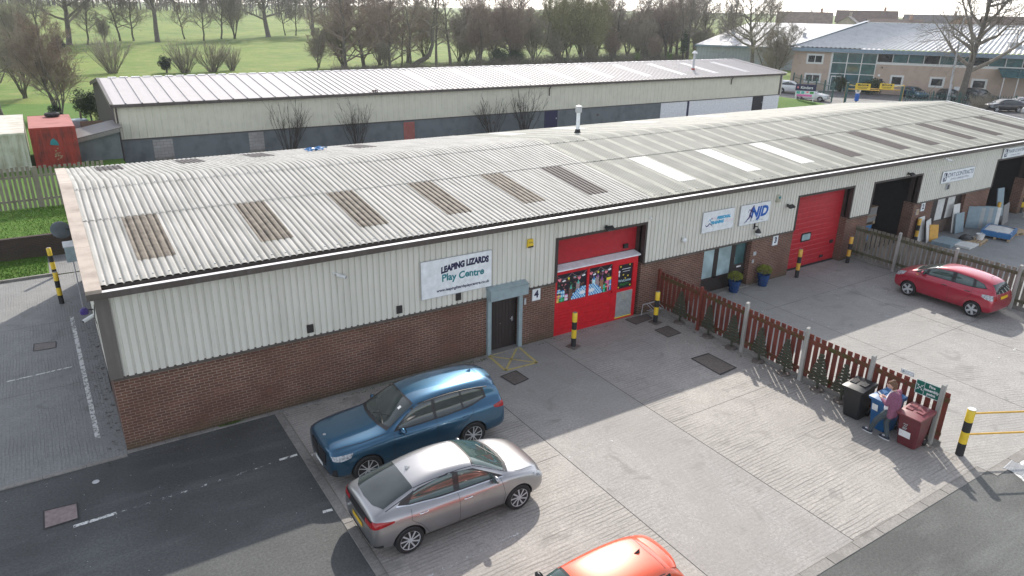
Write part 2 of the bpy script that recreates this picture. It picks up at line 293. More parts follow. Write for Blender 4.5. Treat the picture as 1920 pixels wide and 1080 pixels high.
# ------------------------------------------------------------------ mesh builder and object helpers
class MB:
    def __init__(s): s.v = []; s.f = []; s.mi = []; s.cur = 0
    def add(s, vs, fs):
        b = len(s.v); s.v.extend(vs); s.f.extend([tuple(i+b for i in f) for f in fs]); s.mi.extend([s.cur]*len(fs)); return s
    def box(s, x0, x1, y0, y1, z0, z1):
        v = [(x, y, z) for z in (z0, z1) for y in (y0, y1) for x in (x0, x1)]
        return s.add(v, [(0, 2, 3, 1), (4, 5, 7, 6), (0, 1, 5, 4), (2, 6, 7, 3), (0, 4, 6, 2), (1, 3, 7, 5)])
    def obox(s, c, size, rot=None, taper=1.0):
        a, b, h = (d/2 for d in size); rot = rot or Matrix.Identity(3); c = Vector(c); vs = []
        for z in (-h, h):
            t = taper if z > 0 else 1
            for y in (-b, b):
                for x in (-a, a): vs.append(tuple(c + rot @ Vector((x*t, y*t, z))))
        return s.add(vs, [(0, 2, 3, 1), (4, 5, 7, 6), (0, 1, 5, 4), (2, 6, 7, 3), (0, 4, 6, 2), (1, 3, 7, 5)])
    def quad(s, *p): return s.add([tuple(q) for q in p], [tuple(range(len(p)))])
    def tube(s, pts, rads, n=8, cap=True):
        pts = [Vector(p) for p in pts]
        if not hasattr(rads, '__len__'): rads = [rads]*len(pts)
        vs = []; fs = []; u = None
        for i, p in enumerate(pts):
            d = (pts[min(i+1, len(pts)-1)] - pts[max(i-1, 0)])
            d = d.normalized() if d.length > 1e-9 else Vector((0, 0, 1))
            if u is None: u = d.orthogonal().normalized()
            else:
                u = u - d*u.dot(d); u = u.normalized() if u.length > 1e-6 else d.orthogonal().normalized()
            w_ = d.cross(u)
            for k in range(n):
                a = 2*math.pi*k/n; vs.append(tuple(p + (u*math.cos(a) + w_*math.sin(a))*rads[i]))
        for i in range(len(pts)-1):
            for k in range(n): fs.append((i*n+k, i*n+(k+1) % n, (i+1)*n+(k+1) % n, (i+1)*n+k))
        if cap: fs.append(tuple(range(n-1, -1, -1))); fs.append(tuple(range((len(pts)-1)*n, len(pts)*n)))
        return s.add(vs, fs)
    def lathe(s, prof, c=(0, 0, 0), n=20, axis='z'):
        vs = []; fs = []
        for r_, h in prof:
            for k in range(n):
                a = 2*math.pi*k/n; x, y = r_*math.cos(a), r_*math.sin(a)
                p = (x, y, h) if axis == 'z' else ((x, h, y) if axis == 'y' else (h, x, y))
                vs.append((p[0]+c[0], p[1]+c[1], p[2]+c[2]))
        for i in range(len(prof)-1):
            for k in range(n): fs.append((i*n+k, i*n+(k+1) % n, (i+1)*n+(k+1) % n, (i+1)*n+k))
        fs.append(tuple(range(n-1, -1, -1))); fs.append(tuple(range((len(prof)-1)*n, len(prof)*n)))
        return s.add(vs, fs)
    def prism(s, poly, fn, d0, d1):
        "extrude polygon (list of 2d) between depths d0 and d1; fn(u,v,d)->xyz"
        n = len(poly); vs = [fn(u, v, d0) for u, v in poly] + [fn(u, v, d1) for u, v in poly]
        fs = [tuple(range(n)), tuple(range(2*n-1, n-1, -1))] + [(i, i+n, (i+1) % n+n, (i+1) % n) for i in range(n)]
        return s.add(vs, fs)
    def grid(s, rows):
        n = len(rows[0]); vs = [tuple(p) for r_ in rows for p in r_]
        return s.add(vs, [(i*n+k, i*n+k+1, (i+1)*n+k+1, (i+1)*n+k) for i in range(len(rows)-1) for k in range(n-1)])
    def build(s, name, mats, parent=None, smooth=None, bevel=0, fix=True):
        me = bpy.data.meshes.new(name); me.from_pydata(s.v, [], s.f)
        for m in (mats if isinstance(mats, (list, tuple)) else [mats]): me.materials.append(m if not isinstance(m, str) else M[m])
        me.polygons.foreach_set('material_index', s.mi)
        if fix:
            bm = bmesh.new(); bm.from_mesh(me); bmesh.ops.recalc_face_normals(bm, faces=bm.faces); bm.to_mesh(me); bm.free()
        if smooth is not None:
            me.shade_smooth()
            if smooth < 180: me.set_sharp_from_angle(angle=R(smooth))
        me.update()
        o = bpy.data.objects.new(name, me); COL.objects.link(o)
        if parent is not None: o.parent = parent
        if bevel:
            b = o.modifiers.new('bevel', 'BEVEL'); b.width = bevel; b.segments = 2; b.limit_method = 'ANGLE'
        return o
def tag(o, label=None, cat=None, group=None, kind=None):
    for k, v in (('label', label), ('category', cat), ('group', group), ('kind', kind)):
        if v: o[k] = v
    return o
def thing(name, loc, rz, label, cat, group=None, kind=None):
    o = bpy.data.objects.new(name, None); COL.objects.link(o); o.location = loc; o.rotation_euler = (0, 0, rz); o.empty_display_size = .3
    return tag(o, label, cat, group, kind)
def kids(o): return [c for c in COL.objects if c.parent is o]
def copy_tree(o, parent=None):
    c = o.copy(); COL.objects.link(c); c.parent = parent
    for ch in kids(o): copy_tree(ch, c)
    return c
def struct(name, mb, mat, **kw):
    return tag(mb.build(name, mat, **kw), kind='structure')
def text_mb(body, size, fn, cx=True, shear=0, bold=0, space=1.0, height=.003, align='CENTER', arc=None):
    "lettering as flat mesh; fn(u,v,d)->xyz places it; returns MB"
    cu = bpy.data.curves.new('lettering_curve', 'FONT'); cu.body = body; cu.size = size; cu.align_x = align; cu.align_y = 'CENTER'
    cu.shear = shear; cu.offset = bold; cu.space_character = space; cu.resolution_u = 3; cu.fill_mode = 'FRONT'
    o = bpy.data.objects.new('lettering_curve', cu); COL.objects.link(o)
    dg = bpy.context.evaluated_depsgraph_get(); me = bpy.data.meshes.new_from_object(o.evaluated_get(dg))
    mb = MB()
    def P(v):
        x, y = v.co.x, v.co.y
        if arc: y += arc(x)
        return fn(x, y, height)
    mb.add([P(v) for v in me.vertices], [tuple(p.vertices) for p in me.polygons])
    bpy.data.objects.remove(o); bpy.data.curves.remove(cu); bpy.data.meshes.remove(me)
    return mb
def lettering(parent, body, size, fn, mat, name='lettering', **kw):
    return text_mb(body, size, fn, **kw).build(name, mat, parent, fix=False)
# ------------------------------------------------------------------ the setting: ground, yards, roads
def smooth(t): t = max(0., min(1., t)); return t*t*(3-2*t)
def ground_h(x, y):
    d = math.hypot(x, y+18)
    top = max(2.2, min(7.5, 6.5-.034*(x-30)))
    hz = top*smooth((d-135)/270.)
    if x > 95: hz = max(hz*smooth((180-x)/85.), 4.5*smooth((d-165)/90.)*smooth((x-95)/60.))
    return hz
gx = [-700, -350, -180, -100, -60, -40, -20, 0]+list(range(20, 420, 20))+[450, 520, 620, 800, 1100, 1600]
gy = [-300, -120, -40, 0, 20, 40, 60, 80]+list(range(100, 440, 16))+[470, 540, 650, 820, 1100, 1700]
g = MB(); g.grid([[(x, y, ground_h(x, y)-.03) for x in gx] for y in gy])
struct('ground', g, 'field', smooth=180)
def sheet(name, pts, z, mat):
    return struct(name, MB().quad(*[(x, y, z) for x, y in pts]), mat)
def rect(x0, x1, y0, y1): return [(x0, y0), (x1, y0), (x1, y1), (x0, y1)]
sheet('road', rect(-60, 160, -60, -12.02), 0.0, 'tarmac_road')
sheet('tarmac_apron', rect(-40, 3.66, -12.02, 0.1), 0.0, 'tarmac_dark')
sheet('side_yard', rect(-40, .1, -.18, 15.3), .004, 'conc_side')
sheet('side_path', rect(-1.15, .1, 15.42, 18.2), .004, 'conc_side')
sheet('yard_slab', rect(3.88, 9.35, -11.78, .05), .004, 'conc_rib')
sheet('yard_slab', rect(9.36, 12.87, -11.78, .05), .0045, 'conc_mid')
sheet('yard_slab', rect(12.885, 18.12, -11.78, .05), .004, 'conc_rib')
sheet('yard', rect(18.12, 30.42, -12.0, .4), .0035, 'conc_three')
sheet('yard', rect(30.42, 75, -12.0, .4), .003, 'conc_two')
sheet('service_road', rect(2.5, 80, 15.8, 38.3), .0, 'tarmac_road')
sheet('car_park', [(73.5, -12), (160, -12), (160, 20), (104, 48), (92, 56), (80, 46), (78, 34), (73.5, 33)], .0, 'tarmac_far')
sheet('lower_lawn', rect(-40, -1.15, 15.42, 18.2), .03, 'lawn')
def kerb(name, x0, x1, y0, y1, z1, n, along='x'):
    m = MB(); L = (x1-x0 if along == 'x' else y1-y0)/n
    for i in range(n):
        a = i*L+.006; b = (i+1)*L-.006
        if along == 'x': m.box(x0+a, x0+b, y0, y1, -.05, z1+random.uniform(0, .004))
        else: m.box(x0, x1, y0+a, y0+b, -.05, z1+random.uniform(0, .004))
    return struct(name, m, 'kerb', bevel=.006)
kerb('kerb', 3.66, 3.87, -12.0, .0, .016, 13, 'y')
kerb('kerb', 3.9, 18.1, -12.02, -11.79, .012, 16)
kerb('kerb', 18.12, 60, -12.26, -12.01, .012, 40)
kerb('kerb', -40, -.02, -.3, -.18, .03, 44)
kerb('kerb', -40, -1.0, 15.3, 15.42, .1, 44)
kerb('kerb', .0, 10.5, -.16, -.02, .02, 12)
# expansion joints (thin dark grooves filled with mastic)
j = MB()
for x in (9.355, 12.878): j.box(x-.008, x+.008, -11.78, -.2, 0, .0075)
for x0, x1, y in ((3.9, 9.3, -5.85), (12.9, 18.1, -6.2)): j.box(x0, x1, y-.006, y+.006, 0, .0065)
for y in (-2.2, -6.9): j.box(18.2, 30.3, y-.005, y+.005, 0, .0065)
for x in (22.4, 26.5): j.box(x-.005, x+.005, -11.9, -.3, 0, .006)
for y in (4.6, 9.9): j.box(-20, -.3, y-.005, y+.005, 0, .0065)
struct('slab_joints', j, 'joint')
# painted markings
def marking(name, segs, mat, z=.009):
    m = MB()
    for (x0, y0, x1, y1, wd) in segs:
        d = Vector((x1-x0, y1-y0, 0)).normalized(); p = Vector((-d.y, d.x, 0))*wd/2
        a, b = Vector((x0, y0, z)), Vector((x1, y1, z)); m.quad(a-p, b-p, b+p, a+p)
    return struct(name, m, mat)
marking('parking_markings', [(3.15, -2.40, 3.6, -2.40, .085), (3.9, -2.6, 4.25, -2.62, .085)], 'line', .0085)
marking('parking_markings', [(-1.34, -2.57, -.5, -2.55, .1), (3.4, -4.9, 3.62, -4.92, .09)], 'line', .0085)
marking('parking_markings', [(-.4, -2.57, 3.1, -2.45, .07), (9.2, -6.1, 11.3, -6.03, .08), (4.3, -7.9, 6.8, -7.8, .08), (23.4, -2.14, 26.6, -2.2, .09), (25.36, -2.57, 25.3, -6.2, .08),
                             (27.9, -2.0, 27.75, -6.0, .09), (20.3, -2.3, 22.2, -2.2, .08), (22.6, -3, 22.5, -6, .08), (23.6, -9.0, 27.0, -8.9, .08), (33.2, -4.2, 36.6, -4.1, .09), (40, -3.5, 40, -7, .09)], 'line_worn')
marking('bay_edge_line', [(-.66, 10.2, -.58, 1.0, .12), (-2.6, 5.72, -.9, 5.84, .07)], 'line')
marking('door_hatching', [(10.62, -.14, 10.56, -1.26, .09), (10.56, -1.26, 11.72, -1.32, .09), (11.72, -1.32, 11.84, .0, .09), (10.62, -.14, 11.72, -1.32, .07), (11.84, 0, 10.56, -1.26, .07), (10.62, -.14, 11.84, -.04, .07)], 'line_yellow')
m = MB()
for (x0, x1, y0, y1) in ((18.25, 20.6, -13.1, -12.45), (20.3, 22.4, -13.5, -12.9)): m.quad((x0, y0, .008), (x1-.6, y0-.2, .008), (x1, y1, .008), (x0+.5, y1+.3, .008))
struct('road_marking', m, 'line')
# moss and grit along the wall feet
def strip(name, pts, mat, kind, z=.010):
    m = MB()
    for (x0, x1, y0, y1) in pts: m.quad((x0, y0, z), (x1, y0, z), (x1, y1, z), (x0, y1, z))
    return tag(m.build(name, mat), kind=kind)
strip('moss', [(3.9, 10.5, -.42, -.17), (11.9, 13.3, -.3, -.02), (17.3, 20.4, -.3, -.02), (-.3, -.02, 0, 8.5), (30.5, 31.3, -7, -1.4), (-.5, .1, -.55, -.31)], 'moss', 'stuff')
strip('dirt', [(-.5, -.05, .2, 9.0), (-1.1, -.55, 11.4, 12.4), (17.75, 18.1, -11.5, -.3), (12.95, 17.5, -.28, -.03)], 'dirt', 'stuff', .0115)
gt = MB()
for i in range(1500):
    x = random.choice((random.uniform(5.7, 10.4), random.gauss(8.6, .9), random.gauss(2.55, .12), random.uniform(2.2, 2.7))); x = min(10.45, max(2.2, x)); y = -random.uniform(.03, .34) if x > 3.9 else -random.uniform(.03, .1)
    a = random.uniform(0, 6.28); h = random.uniform(.02, .07); wv = .012
    gt.quad((x-math.cos(a)*wv, y-math.sin(a)*wv, .005), (x+math.cos(a)*wv, y+math.sin(a)*wv, .005), (x+random.uniform(-.03, .03), y-random.uniform(-.01, .04), h))
tag(gt.build('grass', 'grass_tuft', fix=False), kind='stuff')
lt = MB()
for i in range(300):
    x = random.uniform(-12, 30); y = random.uniform(-11.5, -.3); s_ = random.uniform(.004, .011); a = random.uniform(0, 6.28)
    if random.random() < .2: x = random.uniform(-3, 3.5); y = random.uniform(-5, -.3)
    c_, d_ = math.cos(a)*s_, math.sin(a)*s_
    lt.quad((x+c_, y+d_, .012), (x-d_, y+c_, .014), (x-c_, y-d_, .012), (x+d_, y-c_, .013))
tag(lt.build('litter', 'slab_white', fix=False), kind='stuff')
# lawn blades on the two visible lawns
def blades(name, x0, x1, y0, y1, zf, n, mat='lawn'):
    m = MB()
    for i in range(n):
        x, y = random.uniform(x0, x1), random.uniform(y0, y1); a = random.uniform(0, 6.28); wv = random.uniform(.01, .02); h = random.uniform(.03, .09); z = zf(x, y)
        m.quad((x-math.cos(a)*wv, y-math.sin(a)*wv, z), (x+math.cos(a)*wv, y+math.sin(a)*wv, z), (x+random.uniform(-.05, .05), y+random.uniform(-.05, .05), z+h))
    return tag(m.build(name, mat, fix=False), kind='stuff')
def upper_z(x, y):
    for (ya, za), (yb, zb) in zip(UP, UP[1:]):
        if ya <= y <= yb: return za+(zb-za)*(y-ya)/(yb-ya)
    return 0
UP = [(18.42, .93), (23.4, 1.0), (27, .85), (36, .72), (55, .35), (78, -.06)]
up = MB(); xs_ = [-60, -40, -20, -10, -5, -2, 0, 2, 3.9]
up.grid([[(x, y, z+random.uniform(-.02, .02)) for x in xs_] for y, z in UP])
up.grid([[(3.9, y, z) for y, z in UP], [(3.9, y, -.1) for y, z in UP]])
struct('upper_lawn', up, 'lawn', smooth=180)
blades('grass', -6, -1.2, 15.45, 18.15, lambda x, y: .03, 5000)
blades('grass', -6, .2, 18.5, 23.4, upper_z, 7000)
rw = MB().box(-60, 3.9, 18.2, 18.42, -.1, .98)
tag(rw.build('retaining_wall', 'brick_dark', bevel=.01), 'dark mossy brick retaining wall between the two lawns left of the units', 'retaining wall')
# grass bank and verge at the far end of the back building
bk = MB(); bxs = [73.6, 75.5, 77.5, 79.5, 82.2]; bys = [36.8, 38.5, 40.5, 44, 48, 53]
bk.grid([[(x, y, .02+.75*math.sin(math.pi*(i+.2)/4.6)*math.sin(math.pi*(k+.2)/5.6)) for i, x in enumerate(bxs)] for k, y in enumerate(bys)])
struct('grass_bank', bk, 'lawn', smooth=180)
# manhole covers
def cover(name, pts, label, mat='iron'):
    m = MB(); c = Vector((sum(p[0] for p in pts)/4, sum(p[1] for p in pts)/4, 0))
    loc = [Vector((p[0], p[1], 0))-c for p in pts]
    def f(u, v, d): return (u, v, d)
    m.prism([(p.x, p.y) for p in loc], f, 0, .012)
    o = m.build(name, mat); o.location = c+Vector((0, 0, .002))
    m2 = MB()
    for k in range(4):
        a, b = loc[k]*1.06, loc[(k+1) % 4]*1.06; ai, bi = loc[k]*.96, loc[(k+1) % 4]*.96
        m2.quad((a.x, a.y, .016), (b.x, b.y, .016), (bi.x, bi.y, .016), (ai.x, ai.y, .016))
    m2.build('frame', 'black_matt', o)
    return tag(o, label, 'manhole cover', 'manhole covers in the yards')
cover('manhole_cover', [(10.22, -1.53), (10.83, -1.45), (10.86, -2.10), (10.30, -2.19)], 'square rusty manhole cover just below the yellow crossed hatching')
cover('manhole_cover', [(16.77, -1.40), (17.44, -1.37), (17.4, -2.05), (16.77, -2.08)], 'square manhole cover in front of the bollard beside the red fence')
cover('manhole_cover', [(16.26, -3.70), (17.02, -3.72), (17.02, -4.88), (16.22, -4.95)], 'long double manhole cover in the yard beside the red fence')
cover('manhole_cover', [(16.48, -.16), (17.49, -.18), (17.42, -.56), (16.53, -.69)], 'dark manhole cover right at the foot of the red shop door')
cover('manhole_cover', [(-1.86, -1.66), (-1.22, -1.72), (-1.23, -2.32), (-1.87, -2.33)], 'pinkish steel manhole cover in the dark tarmac', 'iron_pink')
cover('manhole_cover', [(-1.84, 8.26), (-1.23, 8.11), (-1.25, 7.61), (-1.87, 7.66)], 'brown manhole cover in the concrete side yard')
m = MB().lathe([(.0, .012), (.075, .012), (.08, .002)], (0, 0, 0), 20); o = m.build('stopcock_cover', 'galv'); o.location = (-.79, -1.05, .002); MB().lathe([(.088, .0), (.088, .006), (.07, .008)], (0, 0, 0), 20).build('rim', 'iron', o)
tag(o, 'small round grey stopcock cover in the dark tarmac', 'stopcock cover')
m = MB()
for k in range(9): m.box(-.26+k*.06, -.235+k*.06, -.2, .2, 0, .02)
m.box(-.3, .28, -.22, -.2, 0, .021); m.box(-.3, .28, .2, .22, 0, .021)
o = m.build('drain_grate', 'galv'); o.location = (18.9, -12.36, .004); o.rotation_euler = (0, 0, .1); MB().quad((-.28, -.2, .003), (.27, -.2, .003), (.27, .2, .003), (-.28, .2, .003)).build('gully', 'black', o)
tag(o, 'slotted road drain grate beside the kerb by the yellow barrier', 'drain grate')
# ------------------------------------------------------------------ the long industrial building
L0, BX, BD, RY, EZ, RZ = 0., 49.9, 14.2, 7.1, 4.5, 5.4
SLP = (RZ-EZ)/(RY+.16)
def roof_z(y): return EZ+SLP*(y+.16) if y <= RY else EZ+SLP*(2*RY+.0-y+.16)
unit = thing('industrial_unit', (0, 0, 0), 0, 'long low brick and pale clad unit building with a corrugated grey roof', 'industrial building')
OP = [(13.32, 17.17, 3.53), (25.8, 29.55, 3.47), (31.2, 35.05, 3.46), (42.42, 46.4, 3.46)]        # roller openings
DR = [(10.66, 11.88, 2.0), (20.45, 23.2, 2.0), (36.8, 39.95, 2.0)]                                  # doors and shop windows
def segs(x0, x1, cuts):
    out = []; x = x0
    for a, b in sorted(cuts):
        if a > x: out.append((x, a))
        x = b
    out.append((x, x1)); return out
m = MB()
for a, b in segs(0, BX, [(o[0], o[1]) for o in OP+DR]): MB().box(a, b, 0, .28, -.05, 2.04).build('brick_wall', 'brick', unit)
MB().box(BX-.28, BX, .28, BD, -.05, 2.04).build('brick_wall', 'brick', unit)
MB().box(0, .28, .28, BD, -.05, 2.04).build('gable_brick_wall', 'brick_side', unit)
MB().box(.28, BX-.28, BD-.28, BD, -.05, 4.4).build('rear_wall', 'render_grey', unit)
# lintel bands over doors
m = MB()
for a, b, h in DR: MB().box(a, b, .02, .28, h, 2.04).build('door_lintel', 'frame_brown', unit)

# ribbed cladding
def ribbed(m, x0, x1, z0, z1, y=-.03, pitch=.18, dep=.036):
    pts = []; k = math.floor(x0/pitch)
    prof = [(0, 1), (.115, 1), (.126, 0), (.168, 0), (.18, 1)]
    while k*pitch < x1:
        for u, d in prof[:-1]:
            x = k*pitch+u
            if x0 < x < x1: pts.append((x, y-dep*d))
        k += 1
    pts = [(x0, y)]+pts+[(x1, y)]
    m.grid([[(x, yy, z0) for x, yy in pts], [(x, yy, z1) for x, yy in pts]])
m = MB()
for a, b in segs(.24, BX, [(o[0]-.09, o[1]+.09) for o in OP]): ribbed(m, a, b, 2.06, 4.36)
for a, b, h in OP: ribbed(m, a-.09, b+.09, h+.09, 4.36)
m.build('cladding', 'cladding', unit, fix=False)
m = MB()
for a, b in segs(.03, BX-.03, [(o[0], o[1]) for o in OP]): m.box(a, b, .0, .2, 2.041, 2.06)
m.build('wall_plate', 'trim_grey', unit)
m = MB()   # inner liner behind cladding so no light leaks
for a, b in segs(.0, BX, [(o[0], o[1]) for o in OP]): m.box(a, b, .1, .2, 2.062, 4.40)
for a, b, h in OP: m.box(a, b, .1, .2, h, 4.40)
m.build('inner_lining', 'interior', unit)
for a, b in segs(0, BX, [(o[0]-.09, o[1]+.09) for o in OP]):
    m = MB(); m.quad((a, -.095, 2.0), (b, -.095, 2.0), (b, -.095, 2.055), (a, -.095, 2.055)); m.quad((a, -.095, 2.055), (b, -.095, 2.055), (b, -.02, 2.085), (a, -.02, 2.085)); m.quad((a, -.095, 2.0), (b, -.095, 2.0), (b, .0, 2.0), (a, .0, 2.0)); m.build('drip_flashing', 'trim', unit)
m = MB(); m.box(-.06, .24, -.085, -.034, 2.06, 4.36); m.box(-.06, -.03, -.034, .25, 2.06, 4.42)
m.build('corner_flashing', 'trim_grey', unit)
# gable end cladding (left), right gable
def gable(x, nm, mat, sgn):
    m = MB(); ys = [0.0]; k = 0
    while ys[-1] < BD: ys.append(min(BD, ys[-1]+.1))
    lo = [(x+sgn*(.03 if i % 2 else 0), y, 2.06) for i, y in enumerate(ys)]; hi = [(p[0], p[1], roof_z(p[1])-.03) for p in lo]
    m.grid([lo, hi]); return m.build(nm, mat, unit, fix=False)
gable(-.03, 'gable_cladding', 'cladding', -1); gable(BX+.03, 'end_cladding', 'cladding', 1)
MB().prism([(.25, 2.06), (BD, 2.06), (BD, roof_z(BD)-.06), (RY, RZ-.06), (.25, EZ-.06)], lambda u, v, d: (d, u, v), .05, .12).build('gable_lining', 'interior', unit)
MB().prism([(.25, 2.06), (BD, 2.06), (BD, roof_z(BD)-.06), (RY, RZ-.06), (.25, EZ-.06)], lambda u, v, d: (d, u, v), BX-.12, BX-.05).build('gable_lining', 'interior', unit)
# gutter
m = MB(); m.cur = 0; m.box(-.2, BX+.15, -.42, -.40, 4.27, 4.425); m.box(-.2, BX+.15, -.399, -.02, 4.27, 4.285); m.quad((-.2, -.31, 4.34), (BX, -.31, 4.34), (BX, -.05, 4.34), (-.2, -.05, 4.34)); m.box(.02, BX+.15, -.30, -.29, 4.30, 4.42)
m.box(-.2, BX+.15, -.075, -.045, 4.286, 4.45); m.cur = 1; m.box(.12, BX+.15, -.425, -.29, 4.427, 4.437)  # sun's reflection along the lip top is put into its near-white colour
m.build('gutter', ['trim', 'gutter_lip'], unit)
# corrugated roof
PIT, AMP = .177, .019
XC = 17.25                                   # party wall: finer sheets beyond it
def roof_xs(x0, x1):
    xs = []; x = x0
    while x < x1: xs.append(x); x += (.177 if x < XC else .115)/10
    return xs+[x1]
def wave(u, k): d = abs(u-math.floor(u)-.5); return 1-2*math.exp(-(d/k)**2)
def corr(x): return .020*wave(x/.177, .135) if x < XC else .010*wave((x-XC)/.115, .19)
def roof_sheet(m, x0, x1, ys, dz, n=8, zfn=roof_z):
    xs = roof_xs(x0, x1); m.grid([[(x, y, zfn(y)+corr(x)+dz) for x in xs] for y in ys])
x0, x1 = .1, BX
m = MB()
roof_sheet(m, x0, x1, [-.16, 1.5, 2.8, 4.05], 0)
roof_sheet(m, x0, x1, [3.88, 5.2, 6.7], .014)
roof_sheet(m, x0, x1, [7.5, 8.6, 10.3], .014); roof_sheet(m, x0, x1, [10.15, 12, 13.3, 14.36], 0)
roof = m.build('roof', 'roof', unit, smooth=60, fix=False)
def ridge_z(y):
    t = (y-RY)/.75
    return RZ-.045-SLP*.75*abs(t)**1.6+.045 if abs(t) < 1 else roof_z(y)
m = MB(); roof_sheet(m, x0, x1, [6.4, 6.6, 6.8, 6.95, 7.1, 7.25, 7.4, 7.6, 7.8], .026, zfn=lambda y: min(roof_z(y), RZ-.03-.12*(y-RY)**2))
m.build('ridge_cap', 'roof', unit, smooth=60, fix=False)
# screws / lap line dashes
m = MB()
for y, dz in ((3.95, .02), (6.47, .04), (.06, .012)):
    k = int(x0/PIT)
    while (k+.25)*PIT < x1:
        xx = (k+.25)*PIT+PIT; z = roof_z(y)+.020+dz-.012
        if k % 2 == 0 and xx < x1-.1: m.box(xx-.016, xx+.016, y-.02, y+.02, z-.01, z+.014)
        k += 1
tag(m.build('roof_bolts', 'galv', roof), kind='stuff')
def skylight(xa, ya, yb, mat, wd=.885):
    p = .177 if xa < XC else .115; o_ = 0 if xa < XC else XC
    xa = round((xa-o_)/p)*p+o_; m = MB(); roof_sheet(m, xa, xa+p*round(wd/p), [ya, (ya+yb)/2, yb], .008)
    return m.build('skylight', mat, roof, smooth=60, fix=False)
for x in (1.12, 4.1, 6.93, 9.8, 12.48): skylight(x, .92, 3.86, 'sky_brown')
skylight(15.25, .85, 3.86, 'sky_dark')
for x in (19.6, 23.35, 26.8): skylight(x, .85, 3.8, 'sky_white')
for x in (30.3, 34.15, 36.85, 40.5, 43.2, 46.8): skylight(x, .78, 3.8, 'sky_dark')
for x, mt in ((1.1, 'sky_dark'), (3.95, 'sky_dark'), (6.5, 'sky_dark'), (11, 'sky_dark'), (18.8, 'sky_white'), (22.6, 'sky_white'), (27.6, 'sky_white'), (33, 'sky_white')): skylight(x, 11.4, 13.7, mt)
# barge capping along the gables
def barge(xa, xb, mat, nm):
    m = MB(); ys = [-.42, 2.1, 4.6, RY, 9.6, 12, BD+.12]
    for a, b in zip(ys, ys[1:]):
        za, zb = roof_z(a)+.045, roof_z(b)+.045; g_ = .006
        m.add([(xa, a+g_, za), (xb, a+g_, za), (xb, b-g_, zb), (xa, b-g_, zb), (xa, a+g_, za-.24), (xa, b-g_, zb-.24), (xb, a+g_, za-.1), (xb, b-g_, zb-.1)], [(0, 1, 2, 3), (4, 0, 3, 5), (1, 6, 7, 2), (4, 6, 1, 0), (5, 3, 2, 7)])
    return m.build(nm, mat, unit)
barge(-.2, .13, 'barge', 'barge_capping'); barge(BX-.08, BX+.2, 'ridge', 'barge_capping')
# frames of the roller openings
def opening(a, b, h, depth=.42):
    m = MB(); m.box(a-.09, a, -.075, .0, 0 if False else 2.05, h+.09); m.box(b, b+.09, -.075, .0, 2.05, h+.09); m.box(a, b, -.075, .0, h, h+.09)
    m.box(a-.02, a, .0, depth, 2.05, h); m.box(b, b+.02, .0, depth, 2.05, h); m.box(a, b, .0, depth, h, h+.02)
    return m.build('door_frame', 'frame_brown', unit)
for o in OP: opening(*o)
m = MB()      # brick reveals return inwards
for a, b, h in OP: MB().box(a-.26, a-.002, .281, .55, -.05, 2.04).build('brick_reveal', 'brick', unit); MB().box(b+.002, b+.26, .281, .55, -.05, 2.04).build('brick_reveal', 'brick', unit)
def slat_panel(m, x0, x1, z0, z1, y, n, dep=.012):
    zs = []; H = (z1-z0)/n
    rows = []
    for i in range(n):
        for t, d in ((.0, 0), (.08, 1), (.92, 1), (1.0, 0)): rows.append([(x0, y-dep*d, z0+(i+t)*H), (x1, y-dep*d, z0+(i+t)*H)])
    m.grid(rows)
# unit 4: rolled-down red shutter above, red shopfront below
m = MB(); slat_panel(m, 13.32, 17.17, 2.46, 3.53, .40, 22, .006); m.build('roller_shutter', 'red_door', unit, fix=False)
MB().box(13.32, 17.17, .36, .42, 2.43, 2.5).build('shutter_bottom_bar', 'black_matt', unit)
MB().box(16.55, 16.75, .30, .36, 2.62, 2.78).build('shutter_lock', 'black', unit)
sf = MB(); sf.box(13.33, 17.02, .03, .10, 0, .1)
slat_panel(sf, 13.33, 15.90, .1, 1.12, .045, 8, .02)
for a, b, c, d in ((13.33, 15.9, 1.12, 1.22), (13.33, 17.02, 2.26, 2.42), (13.33, 13.40, 1.22, 2.26), (14.70, 14.79, 1.22, 2.26), (15.84, 16.12, .1, 2.26), (16.82, 17.02, .1, 2.26), (16.12, 16.82, 2.14, 2.26), (16.12, 16.82, 1.10, 1.2)): sf.box(a, b, .02, .1, c, d)
shopf = sf.build('shopfront', 'red_paint', unit)
m = MB(); m.add([(13.3, -.02, 2.425), (17.1, -.02, 2.425), (17.1, .39, 2.50), (13.3, .39, 2.50), (13.3, -.02, 2.38), (17.1, -.02, 2.38)], [(0, 1, 2, 3), (4, 5, 1, 0)]); m.build('shopfront_canopy', 'signwhite', unit)
W1 = MB().box(13.40, 14.70, .065, .075, 1.22, 2.26).build('window', 'm_dark', unit); W2 = MB().box(14.79, 15.84, .065, .075, 1.22, 2.26).build('window', 'm_dark', unit)
W3 = MB().box(16.12, 16.82, .065, .075, 1.2, 2.14).build('window', 'm_dark', unit)
m = MB(); m.box(16.10, 16.84, .0, .018, .12, 1.1); tp = m.build('tread_plate', 'steel_light', unit)
m = MB()
for i in range(14):
    for k in range(20):
        cx, cz = 16.13+i*.052, .15+k*.048; s_ = .017 if (i+k) % 2 else .009; t_ = .009 if (i+k) % 2 else .017
        m.box(cx-s_, cx+s_, -.005, .0, cz-t_, cz+t_)
m.build('tread_lugs', 'chrome', tp); MB().box(16.08, 16.86, -.004, .02, .085, .115).build('kick_strip', 'm_yellow', unit)
